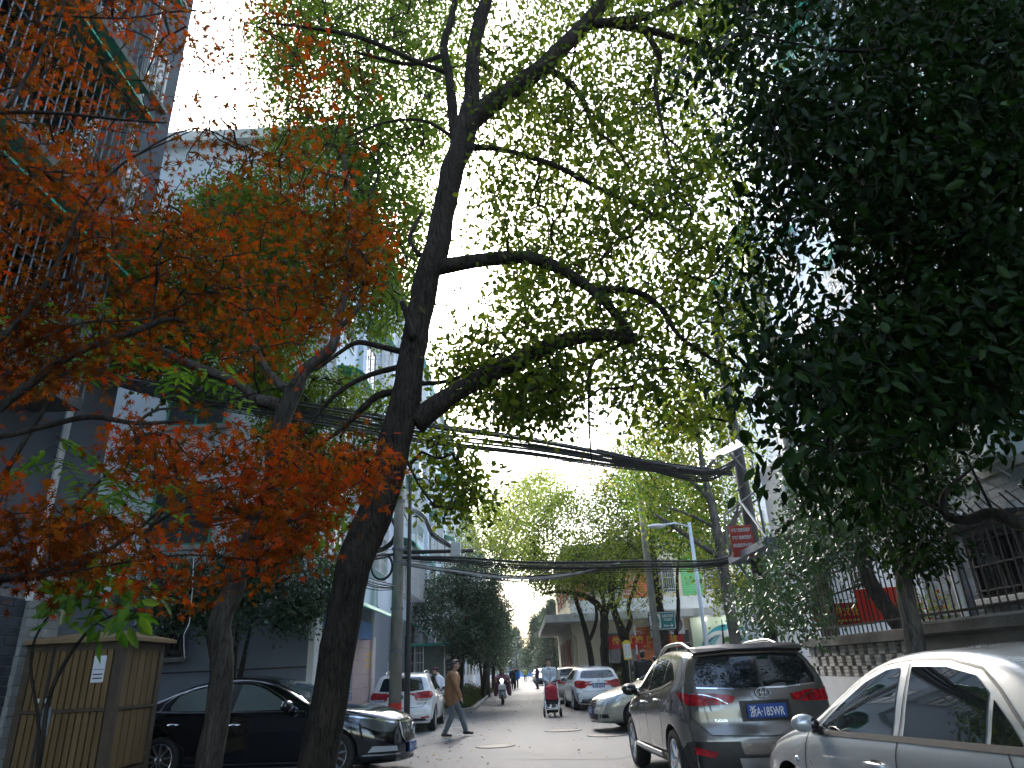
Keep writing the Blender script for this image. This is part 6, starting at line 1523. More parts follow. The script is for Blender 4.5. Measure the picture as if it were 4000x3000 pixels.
# ------------------------------------------------------------------ the leaning camphor tree
P, Rr = vp([(1240, 3000, 150), (1296, 2647, 136), (1364, 2300, 132), (1430, 2110, 136), (1496, 1923, 138), (1566, 1634, 122), (1606, 1417, 104), (1633, 1270, 100), (1655, 1130, 100), (1704, 976, 98), (1738, 814, 88), (1775, 650, 92), (1826, 490, 92), (1840, 420, 80)], 6.7)
P = [P[0]+Vector((-.10, 0, -P[0].z))]+P; Rr = [Rr[0]*1.25]+Rr
T1 = Tree('camphor_tree', 'leaning rough barked camphor tree spreading over the road in front of the black sedan', (P[0].x, P[0].y, 0), 'bark_main')
T1.limb(P, Rr, 20, k=6)
for L, Y in [([(1620, 1655, 100), (1700, 1590, 84), (1780, 1535, 74), (1900, 1468, 72), (2050, 1400, 68), (2200, 1330, 60), (2350, 1308, 52), (2478, 1322, 42)], 6.75),
             ([(1690, 1050, 80), (1760, 1035, 62), (1900, 1012, 56), (2060, 1005, 54), (2160, 1040, 48), (2260, 1095, 42), (2340, 1155, 36), (2410, 1235, 34), (2470, 1322, 34)], 6.7),
             ([(2330, 1130, 32), (2480, 1138, 26), (2580, 1200, 22), (2650, 1310, 18), (2760, 1390, 14), (2880, 1450, 9)], 6.9),
             ([(1840, 440, 74), (1845, 330, 62), (1848, 203, 56), (1880, 60, 50), (1930, -120, 44), (1960, -350, 36)], 6.7),
             ([(1830, 480, 92), (1920, 405, 82), (2014, 335, 76), (2136, 244, 68), (2282, 98, 58), (2380, -20, 50), (2480, -180, 40)], 6.75),
             ([(1850, 575, 30), (1950, 582, 24), (2150, 640, 22), (2350, 740, 20), (2500, 810, 16), (2700, 930, 11), (2850, 1060, 7)], 6.9),
             ([(2130, 265, 30), (2230, 325, 26), (2290, 420, 22), (2320, 500, 16), (2390, 560, 11), (2460, 660, 8)], 6.9),
             ([(2280, 100, 44), (2400, 85, 34), (2560, 55, 28), (2700, -10, 22), (2850, -60, 16)], 6.8),
             ([(2330, 85, 36), (2450, 105, 32), (2560, 125, 30), (2700, 170, 26), (2840, 225, 20), (2980, 300, 14)], 7.0),
             ([(2520, 120, 26), (2575, 225, 24), (2560, 340, 20), (2580, 460, 15), (2610, 600, 9), (2640, 760, 6)], 7.0),
             ([(1780, 570, 48), (1768, 450, 40), (1755, 300, 36), (1735, 180, 30), (1765, 70, 26), (1790, -80, 22)], 7.4),
             ([(1748, 285, 22), (1600, 228, 20), (1420, 150, 18), (1220, 110, 12), (1050, 90, 7)], 7.8),
             ([(1735, 215, 20), (1610, 250, 16), (1500, 232, 14), (1380, 200, 9)], 8.0),
             ([(1760, 530, 16), (1650, 470, 12), (1500, 480, 9), (1350, 540, 6)], 7.8),
             ([(1575, 1375, 24), (1450, 1345, 22), (1390, 1340, 20), (1330, 1375, 16), (1230, 1450, 10)], 7.2),
             ([(1575, 1430, 24), (1450, 1462, 22), (1330, 1525, 18), (1240, 1620, 14), (1170, 1720, 8)], 7.2),
             ([(1550, 1530, 30), (1480, 1545, 28), (1420, 1590, 24), (1330, 1680, 18), (1250, 1735, 10)], 7.3),
             ([(1640, 1500, 20), (1750, 1490, 16), (1850, 1450, 12), (1960, 1430, 8)], 7.2),
             ([(1640, 1000, 20), (1600, 930, 18), (1650, 830, 14)], 6.6),
             ([(1615, 1320, 34), (1590, 1230, 28), (1570, 1180, 22)], 6.5),
             ([(2470, 1325, 22), (2380, 1370, 16), (2310, 1430, 14), (2300, 1600, 10), (2310, 1800, 6)], 6.9),
             ([(2690, 1340, 14), (2800, 1420, 10), (2900, 1560, 7), (2960, 1700, 5)], 7.0),
             ([(1700, 1980, 10), (1640, 1900, 8), (1590, 1800, 14)], 7.0)]:
    p, r = vp(L, Y); T1.limb(p, r, 10, k=4)
cl = clusters_view([(1800, -500), (3050, -500), (3000, 300), (2950, 800), (2980, 1300), (2900, 1650), (2600, 1720), (2250, 1500), (2050, 1640), (1780, 1650), (1700, 1400), (1950, 1150), (1880, 700), (1900, 520), (1780, 100)], 6.2, 10.0, 2500, gap=.44, sc=1.1, seed=3)
cl += clusters_view([(1640, 1720), (1760, 1690), (1850, 1850), (1880, 1960), (1780, 2010), (1680, 1930)], 7.0, 8.2, 60)
cl += clusters_view([(1900, 1560), (2240, 1480), (2210, 1640), (1980, 1660)], 6.8, 8.5, 90)
T1.crown(cl, 'leaf_camphor', 17, (.065, .105), .66, .21, .35, .0055, flat=.35)
# ------------------------------------------------------------------ second tree, crooked trunk in front of the black sedan's rear door
P, Rr = vp([(812, 3000, 103), (856, 2730, 92), (866, 2570, 90), (862, 2430, 88), (905, 2310, 82), (932, 2231, 92), (1013, 2063, 84), (1064, 1894, 70), (1085, 1725, 68), (1120, 1600, 66), (1165, 1500, 64)], 8.6)
P = [P[0]+Vector((-.06, 0, -P[0].z))]+P; Rr = [Rr[0]*1.3]+Rr
T2 = Tree('crooked_tree', 'crooked smooth trunked tree in front of the rear door of the black sedan', (P[0].x, P[0].y, 0), 'bark_smooth')
T2.limb(P, Rr, 16)
for L, Y in [([(1160, 1510, 60), (1190, 1447, 52), (1291, 1363, 44), (1316, 1278, 36), (1350, 1126, 30), (1384, 980, 26), (1370, 820, 18), (1340, 600, 12)], 8.7),
             ([(1310, 1300, 20), (1400, 1200, 18), (1440, 1120, 14), (1470, 1040, 10), (1540, 900, 6)], 8.8),
             ([(1150, 1530, 44), (1089, 1500, 34), (1030, 1422, 26), (960, 1250, 18), (950, 1000, 12)], 8.9),
             ([(1000, 1560, 46), (928, 1498, 38), (760, 1430, 34), (616, 1363, 26), (480, 1330, 14)], 8.6)]:
    p, r = vp(L, Y); T2.limb(p, r, 10, k=4)
T2.limb([p[0]+Vector((.25, .1, -.05)), p[0]], [.10, .09], 8)
cl = clusters_view([(1010, -400), (1800, -400), (1820, 250), (1720, 560), (1660, 900), (1600, 1250), (1480, 1330), (1300, 1250), (1080, 1420), (930, 1350), (950, 900), (1060, 600), (1000, 200)], 9.5, 13.5, 3400, gap=.33, sc=.9, seed=8)
cl += clusters_view([(420, 950), (700, 800), (1000, 650), (1120, 1000), (1100, 1500), (700, 1560), (430, 1400)], 9.5, 12.5, 1300, gap=.34, sc=.9, seed=4)
cl += clusters_view([(1180, 1850), (1330, 1860), (1340, 2010), (1250, 2170), (1180, 2080)], 8.5, 10, 60)
cl += clusters_view([(1000, 1450), (1560, 1480), (1500, 1800), (1300, 1900), (1000, 1800)], 11.8, 13.5, 420, gap=.42)
T2.crown(cl, 'leaf_camphor_far', 19, (.07, .105), .68, .23, .3, .006, flat=.5, maxd=3.0)
# ------------------------------------------------------------------ red maple in the left foreground
T3 = Tree('maple_tree', 'red and orange maple branches reaching in beside the near block', (-3.4, 2.6, 0), 'bark_dark')
T3.limb([(-3.4, 2.6, 0), (-3.3, 2.65, .9), (-3.1, 2.7, 1.7), (-2.9, 2.75, 2.4)], [.11, .09, .075, .06], 12)
for L in ([(-250, 1800, 46, 2.7), (0, 1590, 40, 2.75), (150, 1480, 36, 2.8), (300, 1380, 32, 2.85), (480, 1310, 28, 2.9), (660, 1248, 22, 3.0), (730, 1265, 8, 3.05)],
          [(-250, 1720, 30, 2.7), (0, 1703, 26, 2.75), (200, 1660, 24, 2.85), (360, 1632, 22, 2.95), (540, 1655, 18, 3.05), (740, 1640, 12, 3.2)],
          [(535, 1652, 12, 3.05), (620, 1600, 10, 3.1), (780, 1590, 8, 3.2), (960, 1545, 7, 3.3), (1150, 1500, 5, 3.4)],
          [(-250, 2300, 30, 2.7), (0, 2255, 24, 2.8), (250, 2215, 20, 2.9), (420, 2150, 17, 3.0), (540, 2070, 13, 3.1), (680, 1960, 9, 3.2), (900, 1900, 6, 3.3), (1100, 1830, 4, 3.45)],
          [(-100, 2280, 14, 2.8), (300, 2230, 12, 2.9), (700, 2170, 8, 3.1), (1000, 2190, 5, 3.3)],
          [(0, 1330, 22, 2.6), (120, 1200, 20, 2.65), (230, 1010, 17, 2.7), (330, 800, 12, 2.8), (480, 640, 9, 2.9), (640, 560, 6, 3.0), (860, 460, 4, 3.1)],
          [(-200, 460, 16, 2.5), (0, 440, 15, 2.55), (250, 445, 13, 2.65), (480, 470, 10, 2.8), (650, 480, 6, 2.9)],
          [(30, 420, 14, 2.5), (130, 250, 12, 2.55), (230, 60, 9, 2.6), (280, -80, 6, 2.6)],
          [(270, 1090, 12, 2.8), (300, 950, 10, 2.8), (290, 860, 7, 2.85)],
          [(590, 1275, 10, 2.95), (610, 1120, 8, 3.0), (640, 900, 6, 3.05), (660, 780, 4, 3.1)],
          [(-100, 1450, 14, 2.7), (150, 1330, 14, 2.8), (330, 1260, 11, 2.9), (600, 1240, 8, 3.0), (860, 1130, 6, 3.2), (1200, 1120, 4, 3.4), (1450, 1160, 3, 3.5)],
          [(230, 60, 8, 2.6), (500, 70, 7, 2.8), (760, 40, 5, 3.0), (1000, 100, 4, 3.1)],
          [(480, 640, 8, 2.9), (760, 500, 6, 3.0), (1000, 600, 5, 3.1), (1350, 700, 4, 3.3)]):
    p, r = vp([q[:3]+(q[3],) for q in L], 2.8); T3.limb(p, [max(x, .0022) for x in r], 8, k=4, amp=.3)
MA = [([(-120, -150), (560, -150), (700, 120), (640, 420), (560, 620), (300, 760), (-120, 760)], 280), ([(560, -100), (1150, -60), (1420, 260), (1480, 560), (1300, 700), (1150, 540), (1050, 250), (760, 330), (620, 130)], 85), ([(660, 100), (1050, 200), (1000, 560), (660, 560)], 20),
      ([(-120, 700), (500, 620), (950, 560), (1250, 620), (1400, 820), (1480, 900), (1420, 1060), (1300, 1200), (1000, 1300), (600, 1250), (-120, 1350)], 520), ([(1300, 820), (1520, 830), (1500, 1080), (1350, 1160)], 45),
      ([(-120, 1300), (900, 1200), (1200, 1120), (1400, 1180), (1280, 1330), (1000, 1400), (700, 1430), (400, 1500), (-120, 1600)], 210),
      ([(500, 1660), (900, 1680), (1260, 1730), (1500, 1760), (1480, 1900), (1330, 1960), (1250, 2060), (1150, 2120), (900, 2000), (640, 1900), (420, 1800)], 330), ([(-120, 1800), (350, 2020), (900, 1960), (1200, 2060), (1180, 2200), (900, 2300), (600, 2330), (-120, 2250)], 260)]
cl = []
for poly, n in MA: cl += clusters_view(poly, 2.6, 3.9, n, gap=.36, sc=2.2, seed=5)
T3.crown(cl, 'leaf_maple', 8, (.032, .052), 1.0, .085, .25, .0022, tmpl=MAPLE, flat=.35, maxd=1.2, singles=300, tone_by=lambda p: min(1, max(0, .5+.9*mnoise.noise(Vector(p)*1.7)+rng.normal()*.16)))
# ------------------------------------------------------------------ dark evergreen in the right foreground
T4 = Tree('dark_evergreen', 'dark broad leaved evergreen hanging over the silver sedan in the right foreground', (4.2, 2.4, 0), 'bark_dark')
T4.limb([(4.2, 2.4, 0), (4.15, 2.5, 1.5), (4.0, 2.6, 3), (3.7, 2.8, 4.6), (3.4, 3.0, 6.0)], [.16, .14, .12, .10, .06], 12)
for L in ([(4200, 2090, 60, 4.2), (4000, 2055, 52, 4.3), (3880, 2005, 46, 4.4), (3780, 2030, 40, 4.5), (3700, 2015, 32, 4.6), (3690, 1930, 22, 4.6), (3760, 1860, 14, 4.6), (3850, 1790, 9, 4.6)],
          [(4200, 680, 34, 3.3), (4000, 640, 28, 3.4), (3760, 600, 22, 3.5), (3560, 480, 15, 3.6), (3400, 420, 10, 3.7), (3000, 560, 5, 3.8)],
          [(3700, 2010, 16, 4.6), (3550, 1930, 12, 4.7), (3400, 1850, 9, 4.8)], [(3880, 2000, 12, 4.4), (3760, 1750, 9, 4.4), (3720, 1600, 7, 4.3)],
          [(4200, 1300, 30, 3.3), (3900, 1250, 24, 3.4), (3500, 1350, 16, 3.6), (3200, 1300, 10, 3.8), (2950, 1350, 6, 3.9)],
          [(4200, 200, 30, 3.2), (3800, 150, 22, 3.3), (3300, 200, 14, 3.5), (2900, 120, 8, 3.6)]):
    p, r = vp(L, 4); T4.limb(p, r, 9, k=4)
cl = clusters_view([(2800, -200), (4150, -200), (4150, 1750), (3850, 1650), (3600, 1750), (3380, 1900), (3150, 1980), (3080, 1700), (3020, 1480), (3200, 1250), (3330, 1000), (3200, 900), (3120, 700), (2980, 560), (2880, 380), (2780, 250)], 3.0, 5.6, 620, gap=.30, sc=1.3, seed=2, zmin=1.9)
cl += clusters_view([(3300, -100), (4150, -100), (4150, 1500), (3600, 1500), (3350, 800)], 3.2, 6, 420, zmin=1.9)
cl += clusters_view([(2880, 450), (3180, 420), (3280, 900), (3060, 960), (3120, 1280), (3000, 1520), (2900, 1400), (2960, 900)], 3.6, 5.4, 60, gap=.3, zmin=1.9)
cl += clusters_view([(2700, 250), (2800, 200), (2800, 340), (2720, 330)], 3.4, 3.7, 5)
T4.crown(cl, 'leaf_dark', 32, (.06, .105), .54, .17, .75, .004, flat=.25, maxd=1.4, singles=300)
# ------------------------------------------------------------------ trees along the boundary wall on the right
T5 = Tree('wall_tree', 'slanting dark trunked tree growing behind the lattice wall', (6.1, 9.6, 0), 'bark_grey')
P, Rr = vp([(3620, 2700, 70), (3560, 2520, 66), (3480, 2400, 62), (3400, 2270, 58), (3340, 2130, 46), (3270, 2060, 34), (3150, 2010, 22), (3030, 2080, 12)], 10.6)
T5.limb([(P[0].x+.1, 10.6, 0)]+P, [.16]+Rr, 12); p, r = vp([(3330, 2130, 30), (3360, 1950, 26), (3480, 1870, 22), (3650, 1860, 18), (3720, 1840, 14)], 10.4); T5.limb(p, r, 9)
p, r = vp([(3290, 2070, 24), (3240, 1950, 20), (3160, 1850, 14), (3080, 1780, 8)], 10.8); T5.limb(p, r, 8)
cl = clusters_view([(3080, 1800), (3300, 1550), (3760, 1500), (3780, 1900), (3560, 2050), (3400, 2200), (3200, 2230), (3030, 2380), (2960, 2240), (3060, 2150)], 9.0, 12.5, 620, gap=.28, sc=1.0)
cl += clusters_view([(2860, 2300), (3250, 2300), (3260, 2420), (3150, 2520), (3020, 2480), (2900, 2420)], 9.5, 12.5, 80, gap=.3)
T5.crown(cl, 'leaf_gloss', 24, (.06, .095), .55, .18, .6, .005, flat=.3, maxd=1.6)
T6 = Tree('wall_tree', 'upright grey trunked tree in front of the concrete boundary wall', (5.0, 8.6, 0), 'bark_grey')
P, Rr = vp([(3590, 2760, 80), (3570, 2520, 72), (3545, 2350, 66), (3530, 2230, 54), (3520, 2120, 40), (3560, 1950, 30), (3620, 1800, 18)], 8.4)
T6.limb([(P[0].x+.04, 8.4, 0)]+P, [Rr[0]*1.2]+Rr, 12); p, r = vp([(3528, 2220, 30), (3460, 2100, 24), (3420, 1950, 18), (3400, 1800, 10)], 8.6); T6.limb(p, r, 8)
cl = clusters_view([(3420, 1800), (3700, 1750), (3760, 2000), (3720, 2150), (3620, 2250), (3560, 2200), (3440, 2120)], 7.6, 9.6, 120, gap=.3, sc=1.2)
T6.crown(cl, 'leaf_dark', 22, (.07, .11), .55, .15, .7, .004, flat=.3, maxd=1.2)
fl = Tree('flowering_shrub', 'yellow green flowering shrub with red blooms behind the railing', (7.0, 10.2, 0), 'bark_grey', cat='shrub')
cl = clusters_view([(3540, 2330), (3680, 2300), (3700, 2440), (3560, 2460)], 10, 11, 40); fl.nodes = [(at(3620, 2600, 10.5), .03)]
fl.crown(cl, 'leaf_yellow', 14, (.05, .09), .3, .12, .2, .004)
fl.crown(cl[:14], 'banner_bright', 3, (.04, .06), .8, .14, .2, .002, name='blossoms')
# ------------------------------------------------------------------ yellow tree beyond the lamp post
def vtree(name, label, X, Y, trunk, limbs, bk, group=None):
    t = Tree(name, label, (X, Y, 0), bk, group); P, Rr = vp(trunk, Y); t.limb([(P[0].x, Y, 0)]+P, [Rr[0]*1.15]+Rr, 12)
    for L in limbs: p, r = vp(L, Y); t.limb(p, r, 8, k=4)
    return t
q = at(2890, 2600, 21.5)
T7 = vtree('yellowing_tree', 'slender tree with yellow and orange leaves behind the pale lamp post', q.x, 21.5, [(2880, 2560, 46), (2862, 2440, 44), (2835, 2280, 42), (2820, 2180, 40), (2800, 2060, 34), (2775, 1950, 30), (2745, 1820, 22), (2720, 1650, 14), (2700, 1500, 8)],
    [[(2815, 2180, 26), (2740, 2130, 22), (2650, 2070, 18), (2560, 2010, 10)], [(2810, 2170, 22), (2840, 2080, 18), (2880, 2010, 14), (2960, 1950, 8)], [(2780, 1960, 18), (2700, 1880, 14), (2620, 1850, 8)], [(2790, 2060, 16), (2690, 2010, 12), (2600, 1980, 8)], [(2750, 1840, 14), (2830, 1750, 10), (2880, 1650, 6)]], 'bark_grey')
cl = clusters_view([(2480, 1650), (2650, 1480), (2900, 1500), (2960, 1750), (2900, 1950), (2980, 2050), (2960, 2350), (2850, 2420), (2780, 2300), (2600, 2150), (2430, 1900), (2350, 1800)], 21.6, 25.5, 560, gap=.33, sc=.7, seed=4)
T7.crown(cl, 'leaf_yellow', 20, (.09, .14), .75, .32, .5, .007, flat=.3, maxd=3, tone_by=None)
cl = clusters_view([(2450, 1700), (2650, 1560), (2900, 1560), (2960, 1800), (2900, 2000), (2960, 2200), (2800, 2250), (2600, 2080), (2450, 1950)], 21.6, 25.5, 330, gap=.38, sc=.7, seed=9)
T7.crown(cl, 'leaf_fresh', 18, (.08, .13), .65, .3, .5, .006, flat=.3, maxd=3, name='crown_green')
cl = clusters_view([(2200, 1750), (2500, 1560), (2850, 1520), (2900, 1700), (2650, 1850), (2450, 1900), (2250, 1920)], 21.6, 25.5, 130, gap=.35)
T7.crown(cl, 'leaf_orange', 9, (.08, .13), .6, .30, .5, .006, flat=.3, maxd=3, name='crown_tips')
# ------------------------------------------------------------------ trees before the cream building
q = at(2300, 2650, 33.5)
T8 = vtree('yard_tree', 'two stemmed tree in front of the air conditioners of the cream building', q.x, 33.5, [(2312, 2600, 24), (2300, 2520, 22), (2280, 2440, 20), (2250, 2340, 16), (2230, 2250, 10)], [[(2303, 2500, 14), (2330, 2420, 14), (2320, 2330, 10), (2290, 2240, 6)]], 'bark_dark')
q = at(2365, 2650, 33)
T9 = vtree('yard_tree', 'mossy straight trunked tree between the air conditioners and the banner', q.x, 33, [(2365, 2600, 34), (2360, 2500, 32), (2360, 2420, 32), (2350, 2380, 28), (2290, 2330, 22), (2200, 2310, 16), (2120, 2320, 9)], [[(2362, 2410, 24), (2390, 2330, 20), (2400, 2250, 16), (2380, 2120, 10)], [(2365, 2430, 18), (2345, 2300, 14), (2260, 2240, 10), (2150, 2200, 6)]], 'bark_dark')
q = at(2445, 2650, 31)
T10 = vtree('yard_tree', 'knobbly forked tree in front of the red banner', q.x, 31, [(2445, 2610, 38), (2440, 2500, 36), (2435, 2480, 40), (2410, 2420, 28), (2390, 2340, 22), (2380, 2250, 14)], [[(2445, 2480, 22), (2465, 2420, 18), (2455, 2370, 14), (2480, 2290, 12), (2500, 2230, 8)], [(2400, 2380, 18), (2430, 2300, 14), (2440, 2200, 8)]], 'bark_dark')
q = at(2595, 2650, 30)
T11 = vtree('yard_tree', 'stout dark trunked tree right of the toilet sign', q.x, 30, [(2598, 2600, 46), (2585, 2450, 42), (2565, 2330, 40), (2550, 2200, 34), (2540, 2050, 26), (2530, 1900, 14)], [[(2640, 2480, 18), (2650, 2380, 16), (2645, 2250, 12), (2660, 2120, 8)]], 'bark_dark')
cl = clusters_view([(2040, 2130), (2090, 2000), (2200, 1900), (2290, 1930), (2360, 1850), (2500, 1900), (2560, 2080), (2540, 2230), (2440, 2250), (2300, 2330), (2200, 2290), (2120, 2330), (2050, 2250)], 30, 38, 900, gap=.40, sc=.55)
cl += clusters_view([(2180, 2060), (2580, 2040), (2570, 2190), (2380, 2230), (2200, 2200)], 27, 32, 170, gap=.3)
T9.crown(cl, 'leaf_camphor', 24, (.10, .15), .65, .38, .4, .008, flat=.3, maxd=4)
cl = clusters_view([(2330, 2280), (2480, 2200), (2640, 2230), (2600, 2340), (2480, 2420), (2350, 2380)], 27, 31, 60, gap=.3); T10.crown(cl, 'leaf_yellow', 12, (.10, .16), .5, .30, .7, .008, flat=.3, maxd=3)
cl = clusters_view([(2380, 1880), (2450, 1800), (2600, 1750), (2700, 1840), (2780, 1950), (2760, 2200), (2600, 2180), (2480, 2000)], 29, 35, 560, gap=.38, sc=.6); T11.crown(cl, 'leaf_fresh', 22, (.10, .15), .65, .34, .4, .008, flat=.3, maxd=4)
cl = clusters_view([(2150, 2240), (2330, 2280), (2330, 2400), (2200, 2380)], 32, 35, 40); T8.crown(cl, 'leaf_camphor', 10, (.08, .12), .5, .3, .4, .007, flat=.3, maxd=3)
# pale yellow-green tree over the lane
q = at(2000, 2600, 44)
T12 = Tree('yellow_green_tree', 'pale yellow green tree leaning over the lane behind the osmanthus', (-3.4, 44, 0), 'bark_grey')
p, r = vp([(1905, 2560, 14), (1900, 2400, 13), (1930, 2250, 12), (1980, 2120, 9), (2040, 1990, 6)], 44); T12.limb([(p[0].x, 44, 0)]+p, [r[0]]+r, 8)
cl = clusters_view([(1780, 2080), (1850, 1960), (2000, 1880), (2150, 1820), (2260, 1880), (2230, 2000), (2120, 2120), (2150, 2200), (2050, 2230), (1930, 2180), (1820, 2170)], 40, 48, 420, gap=.34, sc=.45)
T12.crown(cl, 'leaf_yellow', 22, (.13, .21), .7, .5, .4, .010, flat=.35, maxd=6)
T13 = Tree('leafy_tree', 'dark leafy tree behind the pale yellow green one along the left', (-3.8, 58, 0), 'bark_dark')
p, r = vp([(1925, 2580, 14), (1920, 2450, 13), (1930, 2300, 10), (1960, 2150, 6)], 58); T13.limb([(p[0].x, 58, 0)]+p, [r[0]]+r, 8)
cl = clusters_view([(1760, 2080), (1800, 1860), (1930, 1850), (2080, 1900), (2100, 2100), (2140, 2230), (2030, 2260), (1900, 2250), (1800, 2200)], 54, 64, 460, gap=.36, sc=.4)
T13.crown(cl, 'leaf_camphor', 22, (.15, .23), .65, .6, .3, .012, flat=.35, maxd=8)
# ------------------------------------------------------------------ glossy evergreen osmanthus trees on the left
def osman(label, base, h, balls, n, per, size, mname='leaf_gloss', spread=.17, stems=3):
    t = Tree('osmanthus_tree', label, base, 'bark_dark', 'osmanthus trees on the left'); b = Vector(base)
    for i in range(stems):
        a = rng.uniform(0, 6.28); d = Vector((math.cos(a), math.sin(a), 0)); t.limb([b+d*.05, b+d*.15+Vector((0, 0, h*.3)), b+d*.4*h/3+Vector((0, 0, h*.6)), b+d*.7*h/3+Vector((0, 0, h*.9))], [.09, .07, .05, .02], 8)
    t.crown(clusters_ball(balls, n, gap=.30, sc=.9, shell=.45), mname, int(per*2.0), (size[0]*1.1, size[1]*1.1), .58, spread, .35, .006, flat=.45, maxd=2.5); return t
c1 = at(1760, 2390, 31); c2 = at(1900, 2400, 31)
osman('large rounded osmanthus standing behind the white hatchback', (c1.x+.4, 31.2, .1), 4.2, [((c1.x, 31.2, 4.0), (1.7, 1.6, 1.7)), ((c2.x-.15, 31.6, 3.8), (1.3, 1.5, 1.6)), ((c1.x+.9, 31, 5.0), (1.5, 1.4, 1.3)), ((c1.x+.6, 31.2, 2.9), (1.8, 1.5, .9))], 1050, 16, (.07, .11), spread=.24)
c3 = at(1920, 2450, 41)
osman('second osmanthus further along the bed by the slatted rack', (c3.x-.6, 41, .1), 4.5, [((c3.x-.7, 41, 3.6), (1.7, 2.0, 1.8)), ((c3.x-.5, 42, 4.8), (1.4, 1.6, 1.3))], 520, 13, (.10, .15), spread=.3)
for i, (u, Y) in enumerate(((1965, 52), (1985, 66), (1998, 84))):
    c = at(u, 2480, Y); osman(('third', 'fourth', 'last')[i]+' osmanthus along the left of the lane counting from the white hatchback', (c.x-1.4, Y, .1), 4.6, [((c.x-1.4, Y, 3.8), (1.7, 2.4, 2.0)), ((c.x-1.2, Y+1, 5.2), (1.4, 2.0, 1.5))], 330, 12, (.14, .2), spread=.36)
c4 = at(900, 2330, 14.4); c5 = at(1180, 2300, 14.8); c6 = at(660, 2300, 14.2)
osman('osmanthus against the grey gable behind the black sedan', (c4.x+.15, 14.6, 0), 3.0, [((c4.x, 14.4, c4.z), (1.3, .8, .75)), ((c5.x, 14.7, c5.z+.15), (.95, .75, .75)), ((c6.x, 14.3, c6.z), (1.0, .8, .8)), ((c4.x+.3, 14.4, c4.z+.8), (1.5, .8, .7)), ((c5.x-.1, 14.7, c5.z-.55), (.5, .5, .35))], 760, 14, (.06, .095), spread=.17)
# distant cedars closing the lane
for i, (u, Y, hh, rr) in enumerate(((2085, 105, 8.5, 3.6), (2150, 92, 9.5, 4.0), (2120, 125, 11, 4.5), (2030, 140, 9, 4.5), (1985, 120, 8, 3.5))):
    c = at(u, 2600, Y); t = Tree('cedar_tree', ('drooping cedar on the right of the lane before the far hoarding', 'broad cedar just beyond the cream building', 'tall cedar behind the other cedars', 'hazy cedar at the end of the lane', 'small hazy cedar on the left of the far lane')[i], (c.x+(.6 if u > 2060 else (-.6 if i == 3 else -2.6)), Y, 0), 'bark_dark', 'cedars at the end of the lane')
    b = Vector(t.t.location); t.limb([b, b+Vector((0, 0, hh*.5)), b+Vector((0, 0, hh))], [.22, .15, .04], 8); pts = []
    for k in range(520):
        z = hh*(.18+.8*rng.random()); r0 = rr*(1-z/hh)**.75*(.35+.65*rng.random()); a = rng.uniform(0, 6.28); lay = round(z/.7)*.7; pts.append(b+Vector((r0*math.cos(a), r0*math.sin(a), lay+rng.normal()*.12-.12*r0)))
    t.crown(pts, 'leaf_conifer', 20, (.25, .45), .35, .38, .25, .015, flat=.7, maxd=6)
# ------------------------------------------------------------------ lower plants
sb = Tree('broadleaf_shrub', 'broad leaved green shrub overhanging the slatted shed', (-3.9, 5.2, 0), 'bark_dark', cat='shrub')
for L in ([(150, 3000, 20), (200, 2700, 16), (330, 2480, 12), (450, 2400, 8), (560, 2380, 5)], [(150, 2950, 14), (120, 2600, 12), (160, 2450, 9), (260, 2350, 7), (380, 2330, 5)]):
    p, r = vp(L, 5.2); sb.limb([(p[0].x, 5.2, 0)]+p, [r[0]]+r, 7)
cl = clusters_view([(170, 2250), (420, 2220), (640, 2330), (620, 2400), (560, 2480), (440, 2520), (330, 2460), (180, 2330)], 4.8, 5.6, 30)
sb.crown(cl, 'leaf_fresh', 5, (.13, .20), .42, .07, .35, .004, flat=.45, maxd=.8)
for (poly, n, Y0, Y1, lab, base) in (([(180, 1700), (420, 1650), (700, 1800), (820, 1950), (640, 2000), (350, 2000), (200, 1900)], 26, 4.6, 5.8, 'green compound leaved sapling behind the maple beside the near block', (-4.6, 5.0, 0)), ([(-50, 1150), (300, 1080), (560, 1150), (800, 1330), (950, 1420), (700, 1500), (420, 1450), (100, 1450)], 34, 4.8, 6.2, 'taller fresh green compound leaved sapling behind the maple', (-4.9, 5.6, 0))):
    t = Tree('compound_leaf_sapling', lab, base, 'bark_smooth'); b = Vector(base); cs_ = clusters_view(poly, Y0, Y1, n)
    top = sum(cs_, Vector())/len(cs_); t.limb([b, b.lerp(top, .5)+Vector((-.2, 0, .2)), top], [.035, .028, .012], 8)
    pos = []; ax = []; mb = MB()
    for c in cs_:
        d = Vector((rng.normal(), rng.normal()*.6, -.25)).normalized(); L = rng.uniform(.35, .5); pts = [c+d*L*k/6+Vector((0, 0, -.10*(k/6)**2)) for k in range(7)]
        mb.tube([top.lerp(c, .6), c]+pts[1:], .003, 4, cap=False); sdv = d.cross(Vector((0, 0, 1))).normalized()
        for k in range(1, 7):
            for s in (1, -1): pos.append(pts[k]); ax.append(sdv*s+d*.35+Vector((0, 0, -.25)))
    tag(mb.build('leaf_stalks', 'bark_smooth', t.t, recalc=False), kind='stuff')
    pos = np.array([tuple(p) for p in pos]); ax = np.array([tuple(a) for a in ax]); nr = rng.normal(size=pos.shape)*.3; nr[:, 2] += 1
    tag(link('crown', leaf_mesh('crown', pos, ax, nr, rng.uniform(.11, .16, len(pos)), .34, LEAF, 'leaf_fresh'), None, t.t, recalc=False), kind='stuff')
hg = Tree('clipped_hedge', 'low uneven hedge in front of the cream building', (6.2, 32, .1), 'bark_grey', cat='hedge')
pts = []
for i in range(900):
    x = rng.uniform(3.4, 10.5); y = rng.uniform(29.6, 34.0) if x > 4.4 else rng.uniform(31.6, 34); zt = 1.05+.25*mnoise.noise(Vector((x*.9, y*.9, 0))); pts.append(Vector((x, y, .12+zt*rng.random()**.5)))
